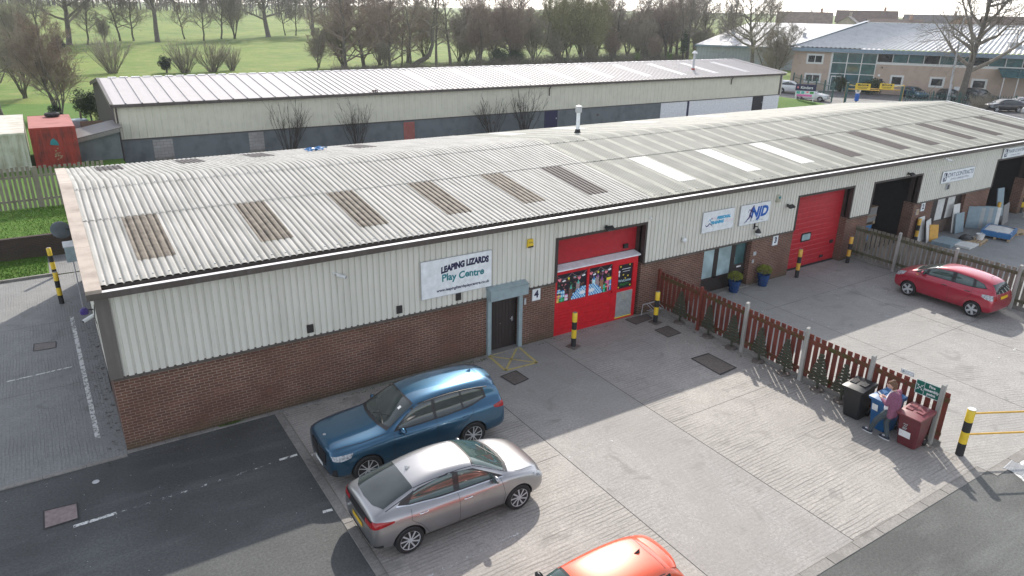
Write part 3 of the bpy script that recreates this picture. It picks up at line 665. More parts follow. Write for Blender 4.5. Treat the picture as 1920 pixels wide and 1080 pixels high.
# painted party scene on the glass: bunting, presents, checked table, plain animal shapes with hats
def disc(m, cx, cz, rx, rz, y, n=14):
    m.add([(cx+rx*math.cos(6.2832*k/n), y, cz+rz*math.sin(6.2832*k/n)) for k in range(n)], [tuple(range(n))])
def star(m, cx, cz, r_, y):
    m.add([(cx+(r_ if k % 2 == 0 else r_*.45)*math.sin(math.pi*k/5), y, cz+(r_ if k % 2 == 0 else r_*.45)*math.cos(math.pi*k/5)) for k in range(10)], [tuple(range(10))])
def heart(m, cx, cz, r_, y):
    m.add([(cx+r_*.065*16*math.sin(t)**3, y, cz+r_*.065*(13*math.cos(t)-5*math.cos(2*t)-2*math.cos(3*t)-math.cos(4*t))) for t in [6.2832*k/16 for k in range(16)]], [tuple(range(16))])
def tri(m, cx, cz, w_, h, y): m.add([(cx-w_, y, cz), (cx+w_, y, cz), (cx, y, cz+h)], [(0, 1, 2)])
def rc(m, xa, xb, za, zb, y): m.add([(xa, y, za), (xb, y, za), (xb, y, zb), (xa, y, zb)], [(0, 1, 2, 3)])
PM = ['m_pink', 'm_hot', 'm_blue', 'm_pale', 'm_yellow', 'm_green', 'm_mint', 'm_brown', 'm_tan', 'm_greypink', 'm_purple', 'm_white']
pi = {n_: i for i, n_ in enumerate(PM)}
def party(win, xa, xb, left):
    m = MB(); Y = .062; rr = random.Random(3 if left else 5)
    m.cur = pi['m_brown']
    for i in range(26): disc(m, rr.uniform(xa+.1, xb-.1), rr.uniform(1.5, 2.1), rr.uniform(.02, .06), rr.uniform(.02, .06), Y+.001)
    for i in range(10):
        m.cur = pi[rr.choice(['m_purple', 'm_green', 'm_hot'])]; disc(m, rr.uniform(xa+.1, xb-.1), rr.uniform(1.5, 2.05), .022, .022, Y+.0005)
    W = xb-xa; m.cur = pi['m_greypink']; pts = []
    for i in range(25):
        t = i/24; pts.append((xa+W*t, Y-.001, 2.24-.16*math.sin(math.pi*((t*2) % 1.0)) - .02))
    m.tube(pts, .007, 4)
    for i, t in enumerate((.1, .25, .4, .6, .75, .9)):
        x = xa+W*t; z = 2.22-.16*math.sin(math.pi*((t*2) % 1.0))-.08
        k = i % 4
        if k == 0: m.cur = pi['m_hot']; heart(m, x, z, .07, Y-.002)
        elif k == 1: m.cur = pi['m_white']; disc(m, x-.03, z, .05, .03, Y-.002); disc(m, x+.02, z+.012, .045, .034, Y-.0025)
        elif k == 2: m.cur = pi['m_yellow']; star(m, x, z, .06, Y-.002)
        else: m.cur = pi['m_mint']; disc(m, x, z, .05, .035, Y-.002); m.cur = pi['m_pink']; disc(m, x, z-.014, .032, .02, Y-.0025)
    def guest(x, z, col, hat, s=1.):
        m.cur = pi[col]; disc(m, x, z, .10*s, .16*s, Y-.001); disc(m, x, z+.19*s, .085*s, .09*s, Y-.0015)
        for e in (-1, 1): disc(m, x+e*.06*s, z+.28*s, .025*s, .045*s, Y-.001)
        m.cur = pi[hat]; tri(m, x+.01, z+.26*s, .05*s, .17*s, Y-.002)
    tx = xb-.02 if left else xa+.02
    if left: guest(xa+.62, 1.38, 'm_brown', 'm_mint'); guest(xa+.93, 1.52, 'm_greypink', 'm_mint')
    else: guest(xa+.24, 1.55, 'm_pale', 'm_blue', .9); guest(xa+.40, 1.62, 'm_greypink', 'm_purple', .9); guest(xa+.60, 1.45, 'm_tan', 'm_purple')
    # half-round checked table against the mullion
    n = 11
    for i in range(n):
        for k in range(7):
            x = tx-(.62 if left else -.62)*(i+.5)/n; z = 1.23+.42*(k+.5)/7
            if ((x-tx)/.62)**2+((z-1.23)/.42)**2 < 1: m.cur = pi['m_blue'] if (i+k) % 2 else pi['m_pale']; rc(m, x-.029, x+.029, z-.031, z+.031, Y-.003)
    m.cur = pi['m_white']; disc(m, tx-(.14 if left else -.14), 1.42, .13, .07, Y-.004)
    def gift(x, z, w_, h, c, rib):
        m.cur = pi[c]; rc(m, x, x+w_, z, z+h, Y-.0035); m.cur = pi[rib]; rc(m, x+w_*.42, x+w_*.58, z, z+h, Y-.004); rc(m, x, x+w_, z+h*.42, z+h*.56, Y-.0042); disc(m, x+w_*.36, z+h+.02, .04, .022, Y-.004); disc(m, x+w_*.64, z+h+.02, .04, .022, Y-.004)
    if left:
        gift(xa+.02, 1.50, .18, .16, 'm_blue', 'm_pale'); gift(xa+.0, 1.36, .22, .2, 'm_pink', 'm_yellow'); gift(xa+.2, 1.40, .16, .22, 'm_pale', 'm_blue'); gift(xa, 1.23, .12, .16, 'm_yellow', 'm_hot'); gift(xa+.13, 1.23, .22, .14, 'm_green', 'm_mint'); gift(xa+.37, 1.25, .13, .2, 'm_white', 'm_pink')
    else:
        gift(xa+.68, 1.23, .2, .28, 'm_mint', 'm_green'); gift(xa+.78, 1.24, .22, .38, 'm_pink', 'm_hot'); gift(xa+.93, 1.26, .12, .42, 'm_blue', 'm_pale'); m.cur = pi['m_yellow']; rc(m, xa+.82, xa+1.04, 1.66, 1.76, Y-.005)
    m.build('window_painting', PM, win, fix=False)
party(W1, 13.40, 14.70, True); party(W2, 14.79, 15.84, False)
m = MB(); m.cur = pi['m_yellow']
for x, z in ((16.25, 2.05), (16.68, 2.08), (16.4, 1.72), (16.62, 1.66), (16.5, 1.58), (16.2, 1.26), (16.75, 1.28)): star(m, x, z, .045, .060)
m.cur = pi['m_white']; disc(m, 16.2, 1.86, .045, .05, .060); disc(m, 16.2, 1.74, .03, .08, .060); rc(m, 16.32, 16.72, 1.93, 1.95, .060); rc(m, 16.36, 16.70, 1.84, 1.855, .060)
m.build('window_painting', PM, W3, fix=False)
FX = lambda X, Z, Y: (lambda u, v, d: (X+u, Y-d, Z+v))
lettering(W3, 'Welcome', .15, FX(16.47, 1.50, .060), 'm_pale'); lettering(W3, 'ENJOY!', .13, FX(16.47, 1.35, .060), 'm_green')
# unit 4 side door with shutter box
m = MB(); m.box(10.72, 11.82, .14, .19, 0, 2.0); dr = m.build('door', 'door_brown', unit)
m = MB()
for i in range(8): m.box(10.78+i*.125, 10.895+i*.125, .128, .14, .08, 1.95)
m.build('door_boards', 'door_brown', dr); m = MB(); m.box(11.62, 11.68, .10, .14, .95, 1.12); m.box(11.56, 11.66, .085, .10, 1.03, 1.06); m.build('handle', 'chrome', dr); MB().lathe([(.02, .115), (.02, .14)], (11.2, 0, .95), 12, 'y').build('lock', 'chrome', dr)
for a in (10.60, 11.80): MB().box(a, a+.14, -.10, .02, 0, 2.0).build('door_guide_rail', 'steel', unit, bevel=.01)
m = MB(); m.box(10.55, 11.98, -.36, -.03, 2.0, 2.36); m.add([(10.53, -.38, 2.361), (12.0, -.38, 2.361), (12.0, -.02, 2.43), (10.53, -.02, 2.43)], [(0, 1, 2, 3)]); m.build('shutter_box', 'steel', unit, bevel=.01)
MB().box(10.7, 11.9, -.12, .14, .0, .04).build('door_step', 'kerb', unit)
MB().box(12.03, 12.10, -.05, .0, 1.5, 1.72).build('intercom', 'galv', unit)
# unit 3 shopfront
m = MB(); Y = .2
for a, b, c, d in ((20.45, 23.2, .05, .62), (20.45, 23.2, 1.92, 2.0), (20.45, 20.53, .62, 1.92), (21.28, 21.52, .62, 1.92), (22.28, 22.42, .05, 1.92), (22.42, 22.52, .62, 1.92), (23.1, 23.2, .05, 1.92), (22.52, 23.1, .62, .98), (20.53, 22.28, .62, .68)): m.box(a, b, Y, Y+.06, c, d)
s3 = m.build('shopfront', 'door_brown', unit)
m = MB()
for i in range(20): m.box(20.48+i*.09, 20.555+i*.09, Y-.008, Y, .08, .6)
m.build('boarding', 'door_brown', s3)
for a, b in ((20.53, 21.28), (21.52, 22.28)): MB().box(a, b, Y+.02, Y+.03, .68, 1.92).build('window', 'glass_frost', unit)
d3 = MB().box(22.52, 23.1, Y+.02, Y+.03, .98, 1.92).build('door', 'glass_teal', unit)
MB().box(22.7, 22.95, Y-.008, Y, .84, .90).build('letterbox', 'white', d3); m = MB(); m.box(22.45, 22.48, Y-.04, Y, 1.1, 1.35); m.build('handle', 'chrome', d3)
MB().box(20.4, 23.25, -.1, .3, .0, .06).build('door_step', 'kerb', unit)
m = MB(); m.box(23.38, 23.54, -.03, .0, 1.30, 1.46); m.box(23.36, 23.46, -.03, .0, .98, 1.12); m.build('wall_box', 'galv', unit)
# unit 3 red sectional door
m = MB(); slat_panel(m, 25.8, 29.55, .06, 3.47, .36, 15, .012); rd = m.build('sectional_door', 'red_door', unit, fix=False)
def rounded(cx, cz, hw, hh, r_=.08):
    out = []
    for sx, sz, a0 in ((1, 1, 0), (-1, 1, 90), (-1, -1, 180), (1, -1, 270)):
        for k in range(5): a = R(a0+k*22.5); out.append((cx+sx*(hw-r_)+r_*math.cos(a), cz+sz*(hh-r_)+r_*math.sin(a)))
    return out
pr = lambda u, v, d: (u, d, v)
MB().prism(rounded(27.25, 1.42, .34, .2), pr, .325, .345).build('window_surround', 'black', rd); MB().prism(rounded(27.25, 1.42, .28, .14, .06), pr, .315, .325).build('window', 'glass_frost', rd)
m = MB(); m.box(29.1, 29.3, .31, .35, .85, 1.0); m.box(28.5, 28.75, .32, .35, .25, .36); m.build('handle', 'black_matt', rd)
MB().box(25.8, 29.55, .33, .38, .0, .06).build('door_seal', 'black_matt', rd)
m = MB()
for k in (1, 2): pass
# unit 2 doorway: recessed front with two windows
m = MB(); Y = .18
for a, b, c, d in ((36.8, 37.55, 0, 2.0), (37.55, 39.95, 0, .75), (37.55, 37.62, .75, 2.0), (38.35, 38.6, .75, 2.0), (39.35, 39.95, .75, 2.0), (37.55, 39.95, 1.93, 2.0)): m.box(a, b, Y, Y+.06, c, d)
s2 = m.build('shopfront', 'door_brown', unit)
for a, b in ((37.62, 38.35), (38.6, 39.35)): MB().box(a, b, Y+.02, Y+.03, .75, 1.93).build('window', 'slab_white', unit)
MB().box(37.55, 39.95, Y-.015, Y, .0, .72).build('boarding', 'tile_brown', s2)
# interiors seen through the open doors
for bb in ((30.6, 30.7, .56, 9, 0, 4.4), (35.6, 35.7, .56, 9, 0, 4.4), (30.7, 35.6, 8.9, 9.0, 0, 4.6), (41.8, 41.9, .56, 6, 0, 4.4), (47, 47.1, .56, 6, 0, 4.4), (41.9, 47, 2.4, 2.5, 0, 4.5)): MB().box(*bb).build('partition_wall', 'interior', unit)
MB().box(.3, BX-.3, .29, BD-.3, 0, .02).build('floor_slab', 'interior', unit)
m = MB(); m.box(43.4, 44.5, 2.30, 2.39, 0, 2.1); fr = MB(); fr.box(43.3, 43.4, 2.25, 2.38, 0, 2.2); fr.box(44.5, 44.6, 2.25, 2.38, 0, 2.2); fr.box(43.4, 44.5, 2.25, 2.38, 2.1, 2.2)
idr = m.build('inner_door', 'door_brown', unit); fr.build('frame', 'steel_light', idr)
# downpipe and cable on the gable
m = MB(); m.tube([(-.06, .35, 3.9), (-.1, .5, 3.5), (-.08, .9, 3.2), (-.06, 1.4, 3.0), (-.05, 1.5, 2.3), (-.04, 1.7, .9)], .012, 5); m.build('cable', 'black', unit)

# things fixed to the building
def sign(name, x0, x1, z0, z1, label, cat='sign', y=-.11, mat='signwhite', group=None):
    o = thing(name, ((x0+x1)/2, y, (z0+z1)/2), 0, label, cat, group); w_, h = (x1-x0)/2, (z1-z0)/2
    MB().box(-w_, w_, -.015, .012, -h, h).build('board', mat, o, bevel=.004)
    m = MB(); t = .012
    m.box(-w_-t, w_+t, -.012, .02, h, h+t); m.box(-w_-t, w_+t, -.012, .02, -h-t, -h); m.box(-w_-t, -w_, -.012, .02, -h, h); m.box(w_, w_+t, -.012, .02, -h, h)
    m.build('edge_trim', 'galv', o); return o
SX = lambda X, Z: (lambda u, v, d: (X+u, -.015-d, Z+v))
s = sign('shop_sign', 8.28, 10.70, 2.46, 3.64, 'large white play centre sign with curved navy and teal lettering')
lettering(s, 'LEAPING LIZARDS', .205, lambda u, v, d: (.27+u, -.015-d, .27+v*1.3), 'navy', bold=.014, shear=.05, arc=lambda x: .04-.09*(x*.8)**2+.05*x)
lettering(s, 'Play Centre', .31, SX(.20, -.03), 'teal', bold=.010, arc=lambda x: .015*math.sin(9*x)); lettering(s, 'www.leapinglizardsplaycentre.co.uk', .128, SX(.20, -.40), 'navy', shear=.1, bold=.004)
s = sign('shop_sign', 20.02, 21.74, 2.78, 3.58, 'white sign reading the personal training group with a running figure', group='signs above unit three')
lettering(s, 'THE', .15, SX(-.24, .1), 'pink_ink', shear=.25); lettering(s, 'PERSONAL', .155, SX(.27, .105), 'sky_ink', shear=.25, bold=.014); lettering(s, 'TRAINING', .155, SX(-.08, -.06), 'sky_ink', shear=.25, bold=.014); lettering(s, 'GROUP', .15, SX(.57, -.06), 'pink_ink', shear=.25)
def swoosh(m, pts, rads, y=-.018):
    L_, U_ = [], []
    for i, (x, z) in enumerate(pts):
        a, b = pts[max(0, i-1)], pts[min(len(pts)-1, i+1)]; d = Vector((b[0]-a[0], b[1]-a[1])).normalized(); n_ = Vector((-d.y, d.x))*rads[i]
        U_.append((x+n_.x, y, z+n_.y)); L_.append((x-n_.x, y, z-n_.y))
    m.grid([L_, U_])
m = MB(); m.cur = 0; swoosh(m, [(-.72, -.08), (-.64, -.16), (-.56, -.14), (-.48, -.06), (-.40, -.10), (-.30, -.2)], [.004, .02, .026, .022, .018, .004]); disc(m, -.38, .12, .032, .034, -.018); m.cur = 1; swoosh(m, [(-.55, .02), (-.50, .10), (-.45, .08), (-.42, 0), (-.36, -.01)], [.012, .016, .022, .016, .008])
m.build('logo', ['purple_ink', 'sky_ink'], s, fix=False)
s = sign('shop_sign', 22.11, 23.86, 2.77, 3.58, 'white sign with blue slanted NJD letters and a dark running figure', group='signs above unit three')
lettering(s, 'NJD', .56, SX(.24, .03), 'blue_ink', shear=.18, bold=.028)
m = MB(); swoosh(m, [(-.17, .29), (-.24, .18), (-.30, .0), (-.33, -.12), (-.45, -.22), (-.6, -.33)], [.03, .05, .05, .04, .025, .01]); swoosh(m, [(-.25, .16), (-.38, .2), (-.43, .08)], [.02, .02, .012]); swoosh(m, [(-.22, .14), (-.12, .06), (-.04, .12)], [.02, .018, .012]); swoosh(m, [(-.3, -.04), (-.2, -.12), (-.22, -.28)], [.035, .03, .015]); disc(m, -.14, .31, .04, .045, -.018)
m.build('logo', 'purple_ink', s, fix=False); lettering(s, 'SPORTS INJURY CLINIC', .07, SX(-.05, -.30), 'grey_card') if False else None
m = MB()
for i in range(9): rc(m, -.62+i*.13, -.53+i*.13, -.315+.02*(i % 2), -.295+.02*(i % 2), -.018)
m.build('strapline', 'slab_blue', s, fix=False)
def cwt(s, w_, l1, l2, sz):
    m = MB(); m.cur = 0; X = -w_+.12; rc(m, X, X+.30, -.2, .22, -.017); m.cur = 1; rc(m, X+.04, X+.14, -.02, .18, -.018); rc(m, X+.12, X+.26, .02, .05, -.018); disc(m, X+.19, -.06, .05, .06, -.018); rc(m, X+.06, X+.26, -.14, -.12, -.018); m.build('logo', ['navy', 'signwhite'], s, fix=False)
    lettering(s, l1, sz, SX(.19, .07), 'sign_ink', shear=.12, space=.95, bold=.004); lettering(s, l2, sz*.42, SX(.19, -.15), 'sign_ink', space=.95)
s = sign('shop_sign', 36.85, 39.93, 2.84, 3.43, 'white sign reading CWT contracts over the unit two door', group='fitters signs'); cwt(s, 1.54, 'CWT CONTRACTS', 'HOTEL & COMMERCIAL FITTINGS', .30)
s = sign('shop_sign', 42.6, 44.95, 3.58, 4.1, 'white trade counter sign under the gutter at far right', group='fitters signs', y=-.12); cwt(s, 1.17, 'TRADE COUNTER', 'COMMERCIAL FITTINGS', .23)
for n_, x, lb in (('4', 12.36, 'white number 4 plate on brick beside the brown door'), ('3', 24.5, 'white number 3 plate on brick left of the red sectional door'), ('2', 35.70, 'white number 2 plate on the brick pier of unit two')):
    s = sign('number_plate', x, x+.31, 1.56, 1.98, lb, 'number plate', -.02, group='unit number plates'); lettering(s, n_, .34, SX(0, 0), 'navy', bold=.014)
s = sign('notice', 35.36, 35.55, 1.42, 1.68, 'small pale yellow notice beside the number 2 plate', 'notice', -.02, 'wood_pale'); lettering(s, '!', .16, SX(0, 0), 'black')
o = thing('alarm_box', (12.15, -.11, 3.64), 0, 'yellow intruder alarm box high on the cladding', 'alarm box'); MB().obox((0, 0, 0), (.23, .09, .27), taper=.85).build('case', 'yellow', o, bevel=.01); MB().box(-.1, .1, -.052, -.03, -.14, -.09).build('strobe', 'black', o); lettering(o, 'Yale', .09, FX(0, .03, -.046), 'navy')
for x, z, lb in ((4.81, 2.42, 'square dark wall vent nearest the left corner'), (7.48, 2.42, 'square dark wall vent in cladding left of the play centre sign'), (9.46, 2.43, 'square dark wall vent just under the play centre sign')):
    o = thing('wall_vent', (x+.08, -.08, z-.12), 0, lb, 'vent', 'wall vents'); MB().box(-.09, .09, -.02, .02, -.12, .12).build('frame', 'frame_brown', o); m = MB(); [m.box(-.075, .075, -.032, -.02, -.1+k*.045, -.075+k*.045) for k in range(5)]; m.build('louvre', 'black_matt', o)
def cctv(loc, rz, lb, cat='security camera'):
    o = thing('security_camera', loc, rz, lb, cat, 'security cameras'); m = MB(); m.lathe([(.05, 0), (.05, .03)], (0, 0, 0), 14, 'y'); m.tube([(0, 0, 0), (0, -.1, -.02), (0, -.14, -.04)], .018, 8); m.build('bracket', 'white', o)
    m = MB(); m.tube([(0, -.08, -.045), (.02, -.32, -.11)], [.045, .045], 14); m.build('housing', 'white', o, smooth=40); MB().tube([(.02, -.32, -.11), (.0215, -.335, -.114)], .036, 12).build('lens', 'black', o); return o
cctv((5.68, -.06, 3.78), .9, 'white bullet camera on the cladding left of the play centre sign')
cctv((36.2, -.40, 4.22), .9, 'white camera under the gutter above the open unit two door'); cctv((-.06, .7, 3.55), -1.2, 'white camera facing sideways on the left gable corner'); 
o = thing('dome_camera', (17.35, -.07, 3.75), 0, 'tiny white dome camera right of the red shutter', 'security camera', 'security cameras'); MB().lathe([(.03, -.05), (.07, -.03), (.07, .0)], (0, 0, 0), 14).build('dome', 'white', o, smooth=50); MB().box(-.03, .03, -.04, .05, 0, .03).build('bracket', 'white', o)
def flood(x, z, lb, y=-.08):
    o = thing('floodlight', (x, y, z), 0, lb, 'floodlight', 'floodlights over the doors'); m = MB(); m.tube([(0, 0, 0), (0, -.12, .02)], .014, 6); m.obox((0, -.02, 0), (.08, .03, .12)); m.build('bracket', 'black', o); MB().obox((0, -.2, .0), (.34, .18, .07), Euler((R(25), 0, 0)).to_matrix()).build('lamp_housing', 'black', o, bevel=.012); MB().obox((.0, -.215, -.036), (.28, .13, .006), Euler((R(25), 0, 0)).to_matrix()).build('lamp_glass', 'steel_light', o); return o
flood(15.3, 3.72, 'black floodlight over the red unit four shutter'); flood(25.0, 3.24, 'black twin floodlight left of the red sectional door'); flood(33.7, 3.68, 'black floodlight above the open unit two door')
o = thing('bulkhead_lamp', (23.1, -.1, 2.6), 0, 'black hooded lamp hanging below the NJD sign', 'lamp'); m = MB(); m.box(-.03, .03, 0, .05, -.1, .18); m.tube([(0, 0, .0), (0, -.15, .05), (0, -.2, -.05)], .02, 6); m.build('bracket', 'black', o); MB().lathe([(.04, 0), (.12, -.12), (.13, -.16)], (0, -.2, -.03), 14).build('lamp_shade', 'black', o, smooth=40); MB().lathe([(.06, -.3), (.11, -.25), (.11, -.17)], (0, -.2, -.03), 14).build('lamp_glass', 'white', o, smooth=40)
o = thing('bird_box', (24.3, -.12, 3.62), 0, 'pale green sounder box right of the NJD sign', 'alarm box'); MB().obox((0, 0, 0), (.2, .14, .3), taper=.8).build('case', 'cont_white', o, bevel=.015); MB().box(-.06, .06, -.085, -.05, .02, .1).build('strobe', 'teal', o); o.name = 'alarm_sounder'
o = thing('globe_lamp', (19.08, -.12, 2.68), 0, 'round white globe lamp above the brick of unit three', 'lamp'); MB().lathe([(.02, -.1), (.08, -.07), (.1, 0), (.08, .07), (.02, .1)], (0, -.05, 0), 14).build('lamp_glass', 'white', o, smooth=60); MB().box(-.03, .03, 0, .07, -.03, .03).build('bracket', 'black', o)
o = thing('extractor_vent', (37.6, -.1, 2.62), 0, 'small grey extractor vent below the CWT contracts sign', 'vent'); MB().obox((0, 0, 0), (.22, .1, .3)).build('frame', 'galv', o, bevel=.01); m = MB(); [m.box(-.09, .09, -.065, -.05, -.12+k*.06, -.08+k*.06) for k in range(4)]; m.build('louvre', 'black_matt', o)
o = thing('roof_flue', (20.8, 8.8, roof_z(8.8)), 0, 'white twin wall flue standing on the corrugated roof', 'flue'); MB().lathe([(.17, 0), (.12, .12), (.115, .2)], (0, 0, 0), 18).build('collar', 'black_matt', o); m = MB(); m.tube([(0, 0, .2), (0, 0, .95)], .088, 18); m.build('pipe', 'signwhite', o, smooth=50); MB().lathe([(.10, .95), (.15, .98), (.15, 1.2), (.16, 1.21), (.16, 1.25), (.02, 1.3)], (0, 0, 0), 18).build('cowl', 'galv', o, smooth=30)
o = thing('blue_tarp', (9.4, 12.3, roof_z(12.3)+.03), .3, 'crumpled blue plastic scrap lying on the rear roof slope', 'plastic scrap'); m = MB(); rr = random.Random(4)
m.grid([[(x*.12+rr.uniform(-.03, .03), y*.09, rr.uniform(.0, .14)) for x in range(-4, 5)] for y in range(-2, 3)]); m.build('sheet', 'pallet_wrap', o); o.name = 'plastic_scrap'
# on the left gable
o = thing('satellite_dish', (-.05, 13.4, 2.35), 0, 'dark satellite dish sticking out from the left gable', 'satellite dish'); m = MB(); m.tube([(0, 0, 0), (-.3, 0, .05)], .02, 6); m.build('bracket', 'black', o)
m = MB(); m.lathe([(.02, .06), (.2, .03), (.33, -.03), (.36, -.06)], (0, 0, 0), 20); d_ = m.build('dish', 'dish_grey', o, smooth=60); d_.location = (-.36, 0, .05); d_.rotation_euler = (.9, .35, 0)
o = thing('meter_cabinet', (-.2, 10.6, 2.3), 0, 'grey steel cabinet fixed high on the left gable', 'cabinet'); MB().box(-.24, .12, -.35, .35, -.3, .25).build('case', 'steel', o, bevel=.012); MB().box(-.27, .13, -.38, .38, .25, .28).build('lid', 'galv', o); MB().tube([(-.05, .0, -.3), (-.05, 0, -2.2)], .02, 6).build('pipe', 'galv', o)
o = thing('gable_lamp', (-.1, 2.6, 2.95), 0, 'black lamp on the left gable under the pale capping', 'lamp'); m = MB(); m.tube([(.05, 0, 0), (-.12, 0, .02)], .02, 6); m.build('bracket', 'black', o); MB().lathe([(.1, -.08), (.11, .02), (.05, .09)], (-.18, 0, 0), 14).build('lamp_shade', 'purple_ink', o, smooth=40)
# ------------------------------------------------------------------ fences
def picket_fence(name, x, y0, y1, posts, label, mp, mr, top=1.56, pitch=.215, pw=.15, post_mat='post_conc', gravel=True, wood_posts=(), seed=1, missing=()):
    "fence along Y at x, seen from -x: posts and rails on the -x side"
    rr = random.Random(seed); o = thing(name, (x, (y0+y1)/2, 0), 0, label, 'fence'); yc = (y0+y1)/2
    allp = sorted(list(posts)+list(wood_posts), reverse=True); ends = [max(y0, y1)]+[p for p in allp]+[min(y0, y1)]
    ends = sorted(set(ends), reverse=True); k = 0
    for a, b in zip(ends, ends[1:]):
        if a-b < .12: continue
        m = MB(); y = a-.02; sag = rr.uniform(-.02, .02)
        while y-pw > b-.06:
            h = top+sag+rr.uniform(-.012, .012); w2 = pw+rr.uniform(-.008, .004); t = rr.uniform(-.006, .006)
            if k not in missing: m.add([(0, y-yc, .16), (0, y-w2-yc, .16), (t, y-w2-yc+t, h), (t, y-yc+t, h-.004), (.02, y-yc, .16), (.02, y-w2-yc, .16), (.02+t, y-w2-yc+t, h), (.02+t, y-yc+t, h-.004)], [(0, 1, 2, 3), (5, 4, 7, 6), (3, 2, 6, 7), (0, 3, 7, 4), (1, 5, 6, 2), (0, 4, 5, 1)])
            y -= pitch; k += 1
        m.build('fence_panel', mp, o, fix=False)
        m = MB(); m.box(-.045, -.002, b-yc+.04, a-yc-.04, top-.26, top-.13); m.box(-.045, -.002, b-yc+.04, a-yc-.04, .30, .41); m.build('rail', mr, o, bevel=.006)
    for p in posts:
        m = MB(); m.add([(-.13, p-.06-yc, 0), (-.03, p-.06-yc, 0), (-.03, p+.06-yc, 0), (-.13, p+.06-yc, 0), (-.13, p-.055-yc, 1.76), (-.03, p-.055-yc, 1.8), (-.03, p+.055-yc, 1.8), (-.13, p+.055-yc, 1.76)], [(0, 1, 5, 4), (1, 2, 6, 5), (2, 3, 7, 6), (3, 0, 4, 7), (4, 5, 6, 7)]); m.build('post', post_mat, o, bevel=.012)
    for p in wood_posts: MB().box(-.12, -.02, p-.05-yc, p+.05-yc, 0, top+.1).build('post', mp, o, bevel=.006)
    if gravel: MB().box(-.02, .03, min(y0, y1)-yc, max(y0, y1)-yc, 0, .155).build('gravel_board', 'kerb', o)
    return o
picket_fence('picket_fence', 18.19, .02, -10.78, [-4.15, -6.46, -8.6, -10.55], 'red stained picket fence with concrete posts between units four and three', 'fence_red', 'rail_red', wood_posts=[-.05, -2.15])
MB().box(0, 0, 0, 0, 0, 0)
picket_fence('picket_fence', 30.48, .3, -12.2, [-2.1, -4.55, -6.95, -9.3, -11.6], 'weathered grey picket fence with mossy rails behind the crimson hatchback', 'fence_grey', 'rail_grey', top=1.62, pitch=.205, pw=.155, wood_posts=[.22], seed=4)
# tall timber fence on the upper lawn (runs along X)
fo = thing('timber_fence', (-4, 23.4, 1.0), R(1.5), 'tall weathered timber picket fence across the upper lawn', 'fence'); rr = random.Random(9)
for k in range(6):
    m = MB(); xa = -12.0+k*3.0
    x = xa
    while x < xa+2.98 and x < 7.4:
        h = 2.02+rr.uniform(-.05, .04); t = rr.uniform(-.02, .02); m.add([(x, 0, -.02), (x+.13, 0, -.02), (x+.13+t, 0, h), (x+t, 0, h), (x, .022, -.02), (x+.13, .022, -.02), (x+.13+t, .022, h), (x+t, .022, h)], [(0, 1, 2, 3), (5, 4, 7, 6), (3, 2, 6, 7), (0, 3, 7, 4), (1, 5, 6, 2)]); x += .205
    m.build('fence_panel', 'fence_pale', fo, fix=False)
    xb = min(xa+2.99, 7.4); m = MB(); m.box(xa, xb, .024, .07, .35, .45); m.box(xa, xb, .024, .07, 1.5, 1.6); m.build('rail', 'fence_pale', fo); MB().box(xa-.05, xa+.05, .071, .17, -.1, 2.0).build('post', 'fence_pale', fo)
# ------------------------------------------------------------------ bollards and barrier
def bollard(loc, label, h=1.26, r_=.085, base=False, mat='yellow', grp='black and yellow bollards', seed=0, lean=0):
    o = thing('bollard', loc, random.uniform(0, 6), label, 'bollard', grp); o.rotation_euler = (lean, lean*.6, o.rotation_euler[2])
    m = MB(); zs = [0, .27*h, .52*h, .74*h, h]
    MB().lathe([(r_, 0), (r_, zs[1])], n=18).build('black_band', 'black_matt', o, smooth=50)
    MB().lathe([(r_+.001, zs[1]), (r_+.001, zs[2])], n=18).build('yellow_band', mat, o, smooth=50)
    MB().lathe([(r_, zs[2]), (r_, zs[3])], n=18).build('black_band', 'black_matt', o, smooth=50)
    MB().lathe([(r_+.001, zs[3]), (r_+.001, h-.02), (r_*.8, h)], n=18).build('yellow_band', mat, o, smooth=50)
    MB().lathe([(r_*.8, h), (r_*.75, h+.006)], n=18).build('cap', 'kerb', o)
    if base: MB().box(-.19, .19, -.19, .19, .004, .03).build('base_plate', 'iron', o, bevel=.006)
    return o
bollard((13.45, -.97, 0), 'black and yellow bollard with square base plate before the red shopfront', base=True)
bollard((17.26, -.89, 0), 'black and yellow bollard between the red shopfront and the red fence', base=True, h=1.22)
bollard((25.95, -.42, 0), 'black and yellow bollard left of the red sectional door', mat='amber', h=1.28)
bollard((29.65, -.36, 0), 'black and yellow bollard right of the red sectional door by the grey fence', mat='amber', h=1.26)
bollard((-.89, 11.8, 0), 'nearer black and yellow bollard in the side yard left of the building', h=1.24)
bollard((-.95, 15.15, 0), 'farther black and yellow bollard by the kerb of the side yard', h=1.24, lean=.03)
bollard((35.5, -.2, 0), 'black and yellow bollard among leaning boards at unit two', mat='amber')
bollard((42.8, -.5, 0), 'black and yellow bollard beside the far open trade doorway', mat='amber')
bollard((46.9, .0, 0), 'black and yellow bollard at the right jamb of the far trade doorway', mat='yellow')
o = bollard((18.27, -11.25, 0), 'black and yellow barrier post with two yellow rails at the yard entrance', h=1.36, r_=.1); o.name = 'rail_barrier'; o['category'] = 'barrier'; o.rotation_euler = (0, 0, 0); del o['group']
for z in (.62, 1.24): MB().tube([(.09, -.06, z), (2.9, -1.5, z), ], .026, 8).build('rail', 'amber', o, smooth=50)
